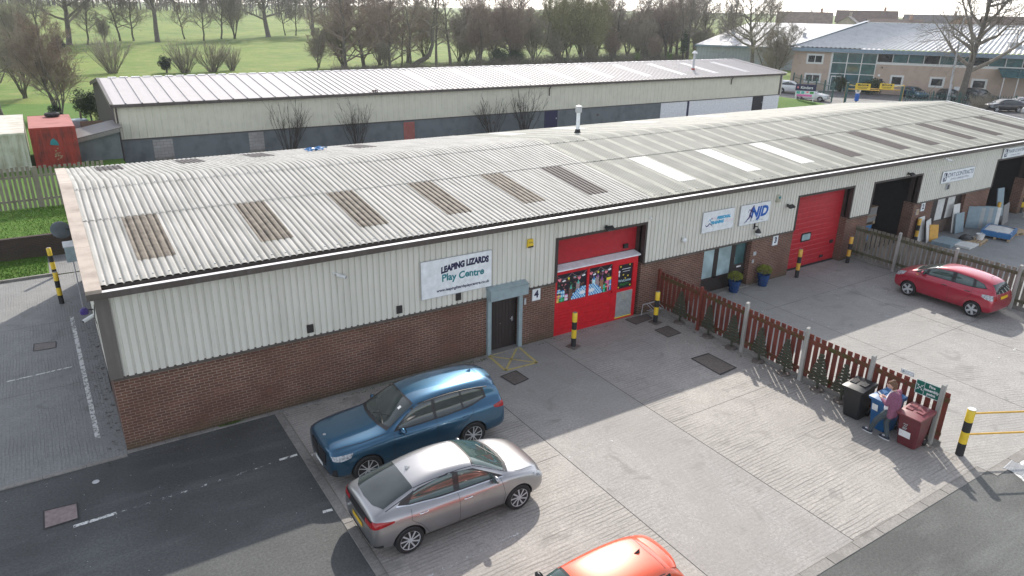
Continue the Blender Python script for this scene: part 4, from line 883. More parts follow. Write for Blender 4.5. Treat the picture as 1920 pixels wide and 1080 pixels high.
MB().lathe([(.1, 0), (.1, .36)], (2.98, -1.54, 0), 16).build('black_band', 'black_matt', o); MB().lathe([(.1, .36), (.1, 1.33)], (2.98, -1.54, 0), 16).build('yellow_band', 'yellow', o); MB().lathe([(.1, 1.33), (.09, 1.36)], (2.98, -1.54, 0), 16).build('cap', 'white', o); MB().lathe([(.101, 1.361), (.09, 1.372)], n=18).build('cap', 'white', o)
# ------------------------------------------------------------------ wooden tree cut-outs along the red fence
TL = ['cut-out nearest the building, in the shade by the bollard', 'second cut-out from the building, half hidden in shade', 'third cut-out, left of the first concrete post', 'fourth cut-out, right of the first concrete post', 'fifth cut-out, left of the second concrete post', 'sixth cut-out, between second concrete post and black bin', 'last cut-out, tucked behind the black wheelie bin']
TX = [(18.02, -1.35), (18.0, -2.75), (18.0, -3.8), (18.0, -4.95), (18.0, -5.95), (18.0, -7.15), (18.0, -7.95)]
def slat_tree(x, y, i):
    rr = random.Random(i); o = thing('wooden_tree', (x, y, 0), rr.uniform(-.12, .12), 'dark green slatted wooden tree, '+TL[i], 'wooden tree', 'slatted wooden trees along the red fence')
    m = MB(); m.lathe([(.2, 0), (.19, .06), (.05, .075)], (0, 0, 0), 12); m.build('base', 'iron', o, bevel=.005)
    MB().box(-.02, .02, -.03, .03, .06, 1.22).build('trunk', 'tree_dark', o)
    m = MB(); n = 9
    for k in range(n):
        w_ = .34*(1-k/(n+1.2)); z = .3+k*.105; t = rr.uniform(-.012, .012); m.add([(-.045, -w_, z-t), (-.045, w_, z+t), (-.045, w_, z+.078+t), (-.045, -w_, z+.078-t), (-.02, -w_, z-t), (-.02, w_, z+t), (-.02, w_, z+.078+t), (-.02, -w_, z+.078-t)], [(0, 1, 2, 3), (5, 4, 7, 6), (3, 2, 6, 7), (0, 3, 7, 4), (1, 5, 6, 2), (0, 4, 5, 1)])
    m.build('slat_crown', 'tree_dark', o, fix=False)
for i, (x, y) in enumerate(TX): slat_tree(x, y, i)
# ------------------------------------------------------------------ signs on the red fence
def fsign(name, y, z, w_, h, mat, label):
    o = thing(name, (18.125, y, z), 0, label, 'sign'); o.rotation_euler = (R(-2), 0, 0); MB().box(-.012, .0, -w_/2, w_/2, -h/2, h/2).build('board', mat, o, bevel=.003)
    t = .014; m = MB()
    for a, b, c, d in ((-w_/2, w_/2, h/2-t, h/2), (-w_/2, w_/2, -h/2, -h/2+t), (-w_/2, -w_/2+t, -h/2+t, h/2-t), (w_/2-t, w_/2, -h/2+t, h/2-t)): m.box(-.0135, -.0121, a, b, c, d)
    m.build('border', 'white' if mat == 'green_sign' else 'slab_grey', o); return o
FY = lambda Y, Z: (lambda u, v, d: (-.0135-d, Y-u, Z+v))
s = fsign('fire_sign', -10.18, 1.44, .66, .40, 'green_sign', 'green fire assembly point sign on the end of the red fence')
for k, t_ in enumerate(('Fire', 'assembly', 'point')): lettering(s, t_, .105, FY(-.10, .11-k*.108), 'white', bold=.004)
m = MB(); m.box(-.0145, -.0128, .095, .105, -.19, .19)
for sy, sz in ((-1, -1), (-1, 1), (1, -1), (1, 1)): m.add([(-.0148, .21+sy*.03, sz*.03), (-.0148, .21+sy*.075, sz*.025), (-.0148, .21+sy*.025, sz*.075)], [(0, 1, 2)]); m.tube([(-.015, .21+sy*.04, sz*.04), (-.015, .21+sy*.085, sz*.085)], .008, 4)
for a in range(2): m.add([(-.0150, .21+(a-.5)*.03+.018*math.cos(k*.785), .018*math.sin(k*.785)) for k in range(8)], [tuple(range(8))])
m.build('pictogram', 'white', s, fix=False)
s = fsign('notice', -9.57, 1.68, .36, .13, 'white', 'small white notice near the top of the red fence')
lettering(s, 'No parking', .05, FY(-.05, .022), 'steel') if False else None
m = MB()
for k in range(2):
    for q in range(4): m.box(-.014, -.0128, -.15+q*.055, -.105+q*.055, .015-k*.045, .03-k*.045)
m.lathe([(.035, -.0145), (.035, -.0130)], (0, .11, 0), 14, 'x'); m.build('print', 'steel', s)
# ------------------------------------------------------------------ wheelie bins
def bin_(loc, rz, label, mb, ml, w_=.58, d=.72, h=1.0, stickers=()):
    o = thing('wheelie_bin', loc, rz, label, 'wheelie bin', 'wheelie bins by the red fence'); b = .40
    m = MB()  # body tapered; front is -x
    xb0, xb1, xt0, xt1 = -.22, .24, -.36, .34
    prof = []
    for (z, a0, a1, hw) in ((.02, xb0, xb1, w_*.40), (.5, (xb0+xt0)/2, (xb1+xt1)/2, w_*.46), (h-.1, xt0+.01, xt1, w_*.49)):
        c = .05; prof.append([(a0+c, -hw, z), (a1-c, -hw, z), (a1, -hw+c, z), (a1, hw-c, z), (a1-c, hw, z), (a0+c, hw, z), (a0, hw-c, z), (a0, -hw+c, z), (a0+c, -hw, z)])
    m.grid(prof); m.add(prof[0][:8], [tuple(range(7, -1, -1))]); m.build('body', mb, o, smooth=35)
    m = MB(); z = h-.1; m.box(xt0-.03, xt1+.05, -w_*.52, w_*.52, z, z+.055); m.build('rim', mb, o, bevel=.012)
    # lid: slightly domed, overhanging, sloping down to the front
    rows = []
    for i in range(7):
        t = i/6; x = xt0-.05+(xt1-xt0+.09)*t; row = []
        for k in range(7):
            u = k/6*2-1; dome = .045*(1-u*u*u*u)*(1-(2*t-1)**4)
            row.append((x, u*w_*.53, z+.062+.02+.05*t+dome))
        rows.append(row)
    m.grid(rows) if False else None
    lm = MB(); lm.grid(rows); edge = [rows[0][k] for k in range(7)]+[rows[i][6] for i in range(1, 7)]+[rows[6][k] for k in range(5, -1, -1)]+[rows[i][0] for i in range(5, 0, -1)]
    lm.grid([edge+[edge[0]], [(p[0], p[1], z+.056) for p in edge]+[(edge[0][0], edge[0][1], z+.056)]]); ld = lm.build('lid', ml, o, smooth=40)
    for sy in (-1, 1): MB().box(-.16, .20, sy*.14-.09, sy*.14+.09, z+.12, z+.168).build('lid_panel', ml, ld, bevel=.012)
    m = MB(); m.tube([(xt1+.1, -w_*.4, z+.03), (xt1+.1, w_*.4, z+.03)], .016, 8); m.box(xt1+.02, xt1+.1, -w_*.4, -w_*.34, z+.0, z+.05); m.box(xt1+.02, xt1+.1, w_*.34, w_*.4, z+.0, z+.05); m.build('handle', mb, o)
    for sy in (-1, 1):
        wl = MB().lathe([(.03, -.025), (.095, -.025), (.1, -.015), (.1, .015), (.095, .025), (.03, .025)], (.27, sy*w_*.44, .1), 18, 'y').build('wheel', 'rubber', o, smooth=40)
    MB().tube([(.27, -w_*.42, .1), (.27, w_*.42, .1)], .014, 6).build('axle', 'galv', o)
    for (y, z0, sw, sh, mat) in stickers:
        x = -.232-(z0/.9)*.128; m = MB(); t = .13*sh/.9; m.quad((x-.004+.065*0, y-sw/2, z0-sh/2), (x-.004, y+sw/2, z0-sh/2), (x-.006-t, y+sw/2, z0+sh/2), (x-.006-t, y-sw/2, z0+sh/2)); m.build('sticker', mat, o)
    return o
bin_((17.66, -8.62, 0), R(4), 'black wheelie bin leftmost by the red fence', 'bin_black', 'bin_black')
b_ = bin_((17.72, -9.42, 0), R(-3), 'blue wheelie bin behind the standing person', 'bin_blue', 'bin_blue', stickers=((.10, .70, .17, .2, 'white'),))
b_ = bin_((17.60, -10.28, 0), R(2), 'maroon wheelie bin with white stickers by the end post', 'bin_maroon', 'bin_maroon_lid', w_=.60, stickers=((.04, .40, .30, .2, 'white'),))
m = MB()
for k in range(3):
    for q in range(3-k % 2): m.lathe([(.018, -.004), (.018, .0)], (-.318-.003*k, .10-q*.04-.02*(k % 2), .58+k*.055), 10, 'x')
m.box(-.312, -.302, .03, .13, .53, .55); m.build('emblem', 'slab_grey', b_)
MB().quad((-.1, -.12, 1.036), (-.1, .05, 1.036), (.02, .05, 1.048), (.02, -.12, 1.048)).build('sticker', 'white', b_)
# ------------------------------------------------------------------ planters
def planter(loc, label, s_=1.):
    o = thing('planter', loc, 0, label, 'planter', 'blue pots at the unit three door'); o.scale = (s_, s_, s_)
    MB().lathe([(.17, 0), (.18, .02), (.22, .3), (.235, .36), (.24, .42), (.255, .43), (.255, .5), (.22, .5), (.2, .44), (.02, .43)], n=24).build('pot', 'pot_blue', o, smooth=40)
    m = MB()
    for z in (.1, .2, .3): m.lathe([(.185+.13*z, z-.012), (.195+.13*z, z), (.185+.13*z, z+.012)], n=24)
    m.build('rib', 'pot_blue', o, smooth=60)
    rr = random.Random(int(loc[0]*10)); m = MB()
    for i in range(1500):
        a, b = rr.uniform(0, 6.283), math.acos(rr.uniform(-.35, 1)); q = rr.uniform(.72, 1.03); c = Vector((.30*q*math.sin(b)*math.cos(a), .30*q*math.sin(b)*math.sin(a), .66+.22*q*math.cos(b)))
        d1 = Vector((rr.gauss(0, 1), rr.gauss(0, 1), rr.gauss(0, 1))).normalized()*.026; d2 = d1.orthogonal().normalized()*.014
        m.quad(c-d1, c+d2, c+d1, c-d2)
    m.build('shrub_foliage', 'shrub_yellow', o, fix=False); MB().tube([(0, 0, .42), (0, 0, .7)], .02, 6).build('stem', 'bark', o); return o
planter((22.2, -.22, .004), 'blue glazed pot of yellow-green shrub before the brown glass door', 1.0); planter((23.85, -.32, .004), 'blue glazed pot of yellow-green shrub against the brick pier', 1.02)
o = thing('cycle_rack', (17.7, -.12, 0), 0, 'small galvanised cycle rack on the wall beside the red fence', 'cycle rack')
m = MB(); m.tube([(-.42, 0, 0), (-.42, -.05, .45), (.42, -.05, .45), (.42, 0, 0)], .018, 8); m.build('frame', 'galv', o); m = MB()
for x in (-.25, -.12, .15, .28): m.tube([(x, -.05, .45), (x, -.4, .33), (x, -.42, .28), (x, -.1, .2)], .01, 6)
m.build('hoop', 'galv', o)
# ------------------------------------------------------------------ boards, slabs and pallets at unit two
def leaning(loc, w_, h, t, mat, label, rz=0, tilt=.16, group=None, n=1, cat='board', name='leaning_board'):
    o = MB()
    for k in range(n): o.box(-w_/2, w_/2, k*t*1.4, k*t*1.4+t, 0, h*(1-.03*(k % 2)))
    ob = o.build(name, mat, bevel=.004); ob.location = loc; ob.rotation_euler = (-tilt, 0, rz); return tag(ob, label, cat, group)
leaning((35.95, -.25, .02), .7, 1.25, .03, 'slab_white', 'white board leaning on the brick under the number 2 plate', .1)
leaning((36.35, -.45, .02), .8, 1.1, .03, 'slab_white', 'second white board propped in front of the first at unit two', .25, .2)
leaning((36.5, -.60, .02), .45, .85, .05, 'orange_foam', 'orange edged insulation board leaning beside the white boards', -.5, .25)
leaning((36.75, .02, .02), .5, 1.05, .02, 'slab_grey', 'thin grey offcut leaning by the brown unit two door', .7, .1)
leaning((39.15, -.25, .02), .62, 1.5, .04, 'slab_white', 'pale slab leaning behind the blue-grey slab at the window', 0, .12)
leaning((39.3, -.42, .02), .82, 1.05, .05, 'slab_blue', 'blue-grey slab leaning below the shop window of unit two', 0, .15)
for k in range(6): leaning((40.75+k*.21, -.30-.10*k, .02), .62, 1.18-.06*(k % 2), .05, ['slab_blue', 'slab_grey', 'slab_blue', 'slab_grey', 'slab_blue', 'slab_white'][k],
    ['leftmost slab of the upright row beside the window', 'second slab of the upright row, pale grey', 'third slab of the upright row, blue-grey', 'fourth slab of the upright row, pale grey', 'fifth slab of the upright row, blue-grey', 'white slab at the right end of the upright row'][k], R(-48), .08, 'slabs in an upright row')
leaning((41.55, -.02, .02), .5, 1.65, .05, 'steel', 'tall dark blue slab standing behind the upright row'); leaning((42.1, -.02, .02), .45, 1.6, .05, 'slab_white', 'tall white slab standing behind the upright row')
leaning((43.45, -.75, .02), 1.15, 1.1, .04, 'grey_card', 'wide brown-grey board leaning across the trade doorway', .2, .12)
leaning((44.9, .2, .02), .6, 1.6, .05, 'slab_blue', 'tall blue-grey slab leaning inside the trade doorway', -.1, .18)
def pallet(loc, rz, label, wx=1.2, wy=1.0, name='pallet', n=7):
    o = thing(name, loc, rz, label, 'pallet'); m = MB()
    for k in range(n): y = -wy/2+k*(wy-.1)/(n-1); m.box(-wx/2, wx/2, y, y+.1, .105, .125)
    m.build('deck', 'wood_pale', o); m = MB()
    for y in (-wy/2, -.05, wy/2-.1): m.box(-wx/2, wx/2, y, y+.1, .0, .02); [m.box(x, x+.12, y, y+.1, .02, .105) for x in (-wx/2, -.06, wx/2-.12)]
    m.build('skid', 'wood_pale', o); return o
pallet((38.35, -1.6, .01), .2, 'wooden pallet under the black bag and white tub')
m = MB(); [m.box(-.85, .55, -.45, .45, .0+k*.06, .055+k*.06) for k in range(3)]; o = m.build('slab_pile', 'slab_blue', bevel=.006); o.location = (36.9, -1.05, .01); o.rotation_euler = (0, 0, .15); tag(o, 'low pile of blue-grey slabs lying beside the grey fence', 'slab pile')
o = MB().box(-.6, .6, -.42, .42, 0, .1).build('slab_pile', 'slab_white', bevel=.006); o.location = (37.3, -1.75, .01); o.rotation_euler = (0, 0, .1); tag(o, 'flat white slabs on the ground left of the pallet', 'slab pile')
def lump(name, loc, sx, sy, sz, mat, label, cat, seed=1):
    rr = random.Random(seed); m = MB(); rows = []
    for i in range(9):
        b = math.pi*i/8*.5; rows.append([(sx*math.cos(b)*math.cos(6.2832*k/16)*rr.uniform(.85, 1.1), sy*math.cos(b)*math.sin(6.2832*k/16)*rr.uniform(.85, 1.1), sz*math.sin(b)*rr.uniform(.85, 1.1)) for k in range(16)])
        rows[-1].append(rows[-1][0])
    m.grid(rows); o = m.build(name, mat, smooth=180); o.location = loc; return tag(o, label, cat)
lump('plastic_bag', (38.1, -1.35, .135), .5, .3, .22, 'black', 'black plastic sheet bundled on the pallet', 'plastic bag'); 
o = thing('tub', (38.62, -1.75, .135), 0, 'white tub standing on the pallet next to the black bundle', 'tub'); MB().lathe([(.16, 0), (.2, .26), (.21, .28), (.18, .28), (.15, .06)], n=18).build('body', 'white', o, smooth=40); MB().tube([(-.2, 0, .25), (0, -.05, .40), (.2, 0, .25)], .008, 6).build('handle', 'galv', o)
pallet((40.55, -1.75, .01), .25, 'wooden pallet under the blue wrapped load', 1.7, 1.3)
o = thing('wrapped_load', (40.55, -1.75, .135), .25, 'low load in blue plastic wrap on a pallet', 'wrapped load'); rr = random.Random(2); m = MB()
xs = [-.85+i*.17 for i in range(11)]; ys = [-.65+i*.13 for i in range(11)]; m.grid([[(x, y, .24+rr.uniform(-.03, .03)) for x in xs] for y in ys]); m.build('top_sheet', ['slab_white'], o, smooth=60)
m = MB(); ring = [(x, ys[0]) for x in xs]+[(xs[-1], y) for y in ys[1:]]+[(x, ys[-1]) for x in xs[-2::-1]]+[(xs[0], y) for y in ys[-2:0:-1]]; ring.append(ring[0])
m.grid([[(x*1.02, y*1.02, 0) for x, y in ring], [(x*1.03+rr.uniform(-.02, .02), y*1.03+rr.uniform(-.02, .02), .13) for x, y in ring[:-1]]+[(ring[0][0]*1.03, ring[0][1]*1.03, .13)], [(x*1.02, y*1.02, .26) for x, y in ring], [(x*.86, y*.86, .265+.0) for x, y in ring]]); m.build('wrap', 'pallet_wrap', o, smooth=60)
pallet((42.1, -1.9, .01), -.2, 'bare wooden pallet right of the blue wrapped load', 1.1, .9); o = MB().box(-.3, .3, -.1, .1, 0, .1).build('timber_offcut', 'wood_pale', bevel=.004); o.location = (41.9, -1.75, .14); o.rotation_euler = (0, 0, .4); tag(o, 'short timber offcut on the bare pallet', 'timber')
o = thing('covered_pallet', (32.6, -8.4, 0), .3, 'white sheeted load just behind the grey fence at right', 'covered load'); rr = random.Random(8); m = MB(); n = 9
m.grid([[(-.7+1.4*i/8, -.6+1.2*k/8, (1.05+rr.uniform(-.05, .05)) if 0 < i < 8 and 0 < k < 8 else .35+rr.uniform(-.08, .08)) for i in range(9)] for k in range(9)]); m.build('sheet', 'tarp_white', o, smooth=60); MB().box(-.6, .6, -.5, .5, 0, .9).build('load', 'ply', o)
# crates inside the open unit
def crate(loc, sx, sy, sz, label, mat='grey_card', rz=0):
    o = thing('crate', loc, rz, label, 'crate', 'crates inside the open unit'); MB().box(-sx/2, sx/2, -sy/2, sy/2, .12, sz).build('body', mat, o, bevel=.01); m = MB()
    for x in (-sx/2, -sx*.08, sx/2-.12): m.box(x, x+.12, -sy/2, sy/2, 0, .12)
    m.build('skid', 'wood_pale', o); m = MB(); m.box(-sx/2-.012, sx/2+.012, -sy/2-.012, -sy/2, sz*.45, sz*.55); m.box(-sx/2-.02, sx/2+.02, -sy/2-.02, sy/2+.02, sz, sz+.03); m.build('lid', 'ply', o); return o
crate((32.6, 1.5, .02), 1.5, 1.1, .95, 'blue wrapped crate at the bottom of the stack inside the open door', 'pallet_wrap'); crate((32.7, 1.5, 1.0), 1.7, 1.1, .85, 'grey crate standing on the blue crate inside the open door'); crate((32.3, 1.6, 1.89), 1.0, .8, .45, 'pale box on top of the crates inside the open door', 'slab_white'); crate((34.6, 2.6, .02), 1.0, 1.0, .7, 'brown crate alone to the right inside the open door', 'ply')
o = thing('trestle', (46.4, -.7, 0), .4, 'yellow and white trestle at the right edge by the trade doorway', 'trestle'); m = MB(); m.box(-.5, .5, -.06, .06, .72, .8); m.build('beam', 'yellow', o)
for x in (-.4, .4):
    for y in (-.3, .3): m = MB(); m.tube([(x, 0, .74), (x, y, 0)], .03, 6); m.build('leg', 'cont_white', o)
# ------------------------------------------------------------------ the person leaning on the maroon bin, reading a phone
def capsule(m, pts, rads, n=12):
    pts = [Vector(p) for p in pts]; d0 = (pts[0]-pts[1]).normalized(); d1 = (pts[-1]-pts[-2]).normalized(); P = []; Q = []
    for k in (2, 1): a = k*R(40); P.append(pts[0]+d0*rads[0]*math.sin(a)); Q.append(rads[0]*math.cos(a))
    P += pts; Q += list(rads)
    for k in (1, 2): a = k*R(40); P.append(pts[-1]+d1*rads[-1]*math.sin(a)); Q.append(rads[-1]*math.cos(a))
    m.tube(P, Q, n)
def blob(name, chains, mat, parent, voxel=.012, it=4):
    m = MB(); [capsule(m, p, r_) for p, r_ in chains]; o = m.build(name, mat, None)
    rm = o.modifiers.new('remesh', 'REMESH'); rm.mode = 'VOXEL'; rm.voxel_size = voxel; sm = o.modifiers.new('smooth', 'SMOOTH'); sm.factor = .5; sm.iterations = it
    dg = bpy.context.evaluated_depsgraph_get(); me = bpy.data.meshes.new_from_object(o.evaluated_get(dg)); me.shade_smooth(); o.modifiers.clear(); o.data = me; me.name = name; o.parent = parent
    if not me.materials: me.materials.append(M[mat])
    return o
pe = thing('person', (17.26, -9.62, 0), 0, 'standing person in plum jacket and white tee looking down at a phone', 'person')
# local frame: +y is the way the person faces, +x the person's right
H = (0, -.17, .90); CH = (-.0, -.20, 1.20); NK = (-.0, -.17, 1.44); HD = (-.02, -.055, 1.575)
SL, SR = (-.17, -.19, 1.40), (.17, -.19, 1.40); EL, ER = (-.235, -.15, 1.13), (.22, -.14, 1.13); WL, WR = (-.11, .07, 1.15), (.08, .07, 1.14)
HL, HR = (-.085, -.16, .87), (.085, -.17, .87); KL, KR = (-.10, .09, .50), (.05, -.06, .47); AL, AR = (-.05, .27, .09), (.02, -.22, .09)
KR = (.05, -.10, .48)
AL = (-.04, .24, .085)
ch = [([H, (0, -.19, 1.05), CH, (0, -.2, 1.33)], [.135, .13, .15, .13]), ([(0, -.19, 1.36), NK, (-.01, -.11, 1.53)], [.07, .055, .055]), ([(-.02, -.085, 1.60), (-.02, -.05, 1.59), (-.02, -.015, 1.55)], [.098, .092, .07]), ([(-.02, .055, 1.575), (-.02, .07, 1.555)], [.014, .016]), ([(-.11, -.07, 1.585), (-.115, -.08, 1.6)], [.016, .018]), ([(.07, -.07, 1.585), (.075, -.08, 1.6)], [.016, .018])]
for S_, E_, W_ in ((SL, EL, WL), (SR, ER, WR)): ch += [([(S_[0]*.4, S_[1], S_[2]-.01), S_], [.075, .06]), ([S_, E_], [.056, .044]), ([E_, W_], [.044, .029])]
for h_, k_, a_ in ((HL, KL, AL), (HR, KR, AR)): ch += [([h_, k_], [.088, .058]), ([k_, a_], [.058, .038]), ([a_, (a_[0], a_[1]+.09, .05), (a_[0], a_[1]+.15, .04)], [.042, .04, .032])]
def hand(W_, tgt, sgn):
    W_ = Vector(W_); d = (Vector(tgt)-W_).normalized(); side = d.cross(Vector((0, 0, 1))).normalized()*sgn; up = side.cross(d)*sgn; out = [([W_, W_+d*.05, W_+d*.075], [.03, .036, .03])]
    for k, (ln, off) in enumerate(((.075, -.027), (.085, -.009), (.08, .009), (.062, .026))):
        b = W_+d*.07+side*off; out.append(([b, b+d*ln*.5+Vector((0, 0, .008)), b+d*ln*.8+Vector((0, 0, .02))-side*.004], [.0095, .009, .0075]))
    b = W_+d*.03-side*.03; out.append(([b, b-side*.02+d*.03+Vector((0, 0, .014)), b-side*.014+d*.055+Vector((0, 0, .026))], [.011, .010, .008])); return out
ch += hand(WL, (-.03, .18, 1.19), 1)+hand(WR, (.01, .17, 1.18), -1)
blob('body', ch, 'skin', pe, .009, 3)
m = MB()
for x in (-.052, .012): m.lathe([(.002, -.006), (.011, 0), (.002, .006)], (x, .037, 1.592), 8, 'y')
m.build('eye', 'black', pe); blob('mouth', [([(-.04, .035, 1.515), (0, .035, 1.515)], [.006, .006])], 'twig_red', pe, .004, 1)
blob('hair', [([(-.02, -.10, 1.63), (-.02, -.045, 1.655), (-.02, .005, 1.625)], [.098, .085, .06]), ([(-.02, -.14, 1.59), (-.02, -.13, 1.53)], [.075, .055]), ([(-.02, -.09, 1.71), (-.02, -.10, 1.735)], [.045, .04])], 'hair', pe, .012, 4)
blob('tee_shirt', [([(-.01, -.13, .90), (-.015, -.14, 1.05), (-.02, -.14, 1.22), (-.01, -.155, 1.38)], [.142, .14, .148, .105])], 'tee', pe, .012, 4)
jl = []
for sx in (-1, 1):
    jl += [([(sx*.10, -.235, .78), (sx*.11, -.245, 1.0), (sx*.115, -.24, 1.2), (sx*.095, -.21, 1.385)], [.095, .098, .10, .072])]
    S_, E_, W_ = (SL, EL, WL) if sx < 0 else (SR, ER, WR); Wp = Vector(E_).lerp(Vector(W_), .88)
    jl += [([(sx*.08, -.2, 1.39), S_], [.08, .074]), ([S_, E_], [.075, .062]), ([E_, Wp], [.062, .046])]
jl += [([(0, -.26, .80), (0, -.27, 1.1), (0, -.255, 1.36)], [.10, .11, .09])]
jk = blob('jacket', jl, 'jacket', pe, .012, 3); blob('collar', [([(-.075, -.11, 1.40), (-.06, -.17, 1.45), (0, -.215, 1.46), (.06, -.17, 1.45), (.075, -.11, 1.40)], [.02, .024, .026, .024, .02])], 'jacket', jk, .010, 2)
blob('trousers', [([H, (0, -.18, .98)], [.148, .14]), ([HL, KL], [.104, .075]), ([KL, Vector(KL).lerp(Vector(AL), .92)], [.075, .058]), ([HR, KR], [.104, .075]), ([KR, Vector(KR).lerp(Vector(AR), .92)], [.075, .058])], 'jeans', pe, .012, 3)
for a_ in (AL, AR):
    sh = blob('shoe', [([(a_[0], a_[1]-.03, .062), (a_[0], a_[1]+.09, .055), (a_[0], a_[1]+.185, .042)], [.052, .05, .040])], 'shoe', pe, .01, 2)
    m = MB(); m.prism([(a_[0]+.048*math.cos(t)*(1 if math.sin(t) < 0 else .9), a_[1]+.07+.155*math.sin(t)) for t in [6.2832*k/18 for k in range(18)]], lambda u, v, d: (u, v, d), .005, .026); m.build('sole', 'white', sh); m = MB(); m.box(a_[0]-.03, a_[0]+.03, a_[1]+.05, a_[1]+.13, .085, .104); m.build('laces', 'tee', sh, bevel=.01)
ph = MB().obox((17.24, -9.42, 1.215), (.075, .15, .009), Euler((R(28), 0, 0)).to_matrix()).build('phone', 'black', bevel=.004); MB().obox((17.24, -9.4215, 1.2215), (.066, .135, .002), Euler((R(28), 0, 0)).to_matrix()).build('screen', 'slab_white', ph); tag(ph, 'small pale smartphone held in both hands', 'phone')
# ------------------------------------------------------------------ cars
def lerp_tab(tab, x):
    if x >= tab[0][0]: return tab[0][1:]
    for a, b in zip(tab, tab[1:]):
        if b[0] <= x <= a[0]: t = (a[0]-x)/(a[0]-b[0]); return [p+(q-p)*t for p, q in zip(a[1:], b[1:])]
    return tab[-1][1:]
WHEEL_CACHE = {}
def wheel_parts(par, loc, r_, wd, style, sgn, detail=True):
    wh = bpy.data.objects.new('wheel', None); COL.objects.link(wh); wh.parent = par; wh.location = loc
    if sgn > 0: wh.rotation_euler = (0, 0, math.pi)
    key = (round(r_, 3), style)
    if key in WHEEL_CACHE:
        for src in WHEEL_CACHE[key]: c = src.copy(); COL.objects.link(c); c.parent = wh
        return wh
    rr = r_*.70; h = wd/2       # outer face looks towards -y
    ty = MB().lathe([(rr, -h+.01), (rr+.015, -h), (r_-.03, -h), (r_-.006, -h+.02), (r_, -h+.05), (r_, h-.05), (r_-.02, h), (rr, h)], n=36, axis='y').build('tyre', 'rubber', wh, smooth=35)
    m = MB(); m.cur = 1; m.lathe([(rr*.98, -h+.05), (rr*.98, -h+.06), (.01, -h+.065)], n=36, axis='y'); m.cur = 0
    for i in range(36):
        a, b = 6.2832*i/36, 6.2832*(i+1)/36; P = lambda q, t, y: (q*math.cos(t), y, q*math.sin(t)); m.quad(P(rr*1.0, a, -h+.002), P(rr*1.0, b, -h+.002), P(rr*.93, b, -h+.012), P(rr*.93, a, -h+.012))
    ns = {'five': 5, 'ten': 10, 'turbine': 9, 'mesh': 5}[style]
    def spoke(a0, a1, w0, w1):
        y0, y1 = -h+.006, -h+.02
        def Q(q, t, off, y): return (q*math.cos(t)-off*math.sin(t), y, q*math.sin(t)+off*math.cos(t))
        m.add([Q(rr*.16, a0, -w0, y0), Q(rr*.16, a0, w0, y0), Q(rr*.95, a1, w1, y0+.004), Q(rr*.95, a1, -w1, y0+.004), Q(rr*.16, a0, -w0, y1+.03), Q(rr*.16, a0, w0, y1+.03), Q(rr*.95, a1, w1, y1+.03), Q(rr*.95, a1, -w1, y1+.03)], [(0, 1, 2, 3), (0, 3, 7, 4), (1, 5, 6, 2)])
    for i in range(ns):
        a = 6.2832*i/ns
        if style == 'five': spoke(a, a, .035, .048)
        elif style == 'ten': spoke(a, a, .018, .02)
        elif style == 'turbine': spoke(a, a+.28, .014, .02)
        else: spoke(a-.1, a-.24, .013, .014); spoke(a+.1, a+.24, .013, .014)
    m.lathe([(.006, -h+.0), (.055, -h+.002), (.06, -h+.03)], n=16, axis='y')
    ri = m.build('rim', [{'five': 'galv', 'ten': 'galv', 'turbine': 'galv', 'mesh': 'galv'}[style], 'black'], wh, smooth=30, fix=True)
    WHEEL_CACHE[key] = [ty, ri]
    return wh
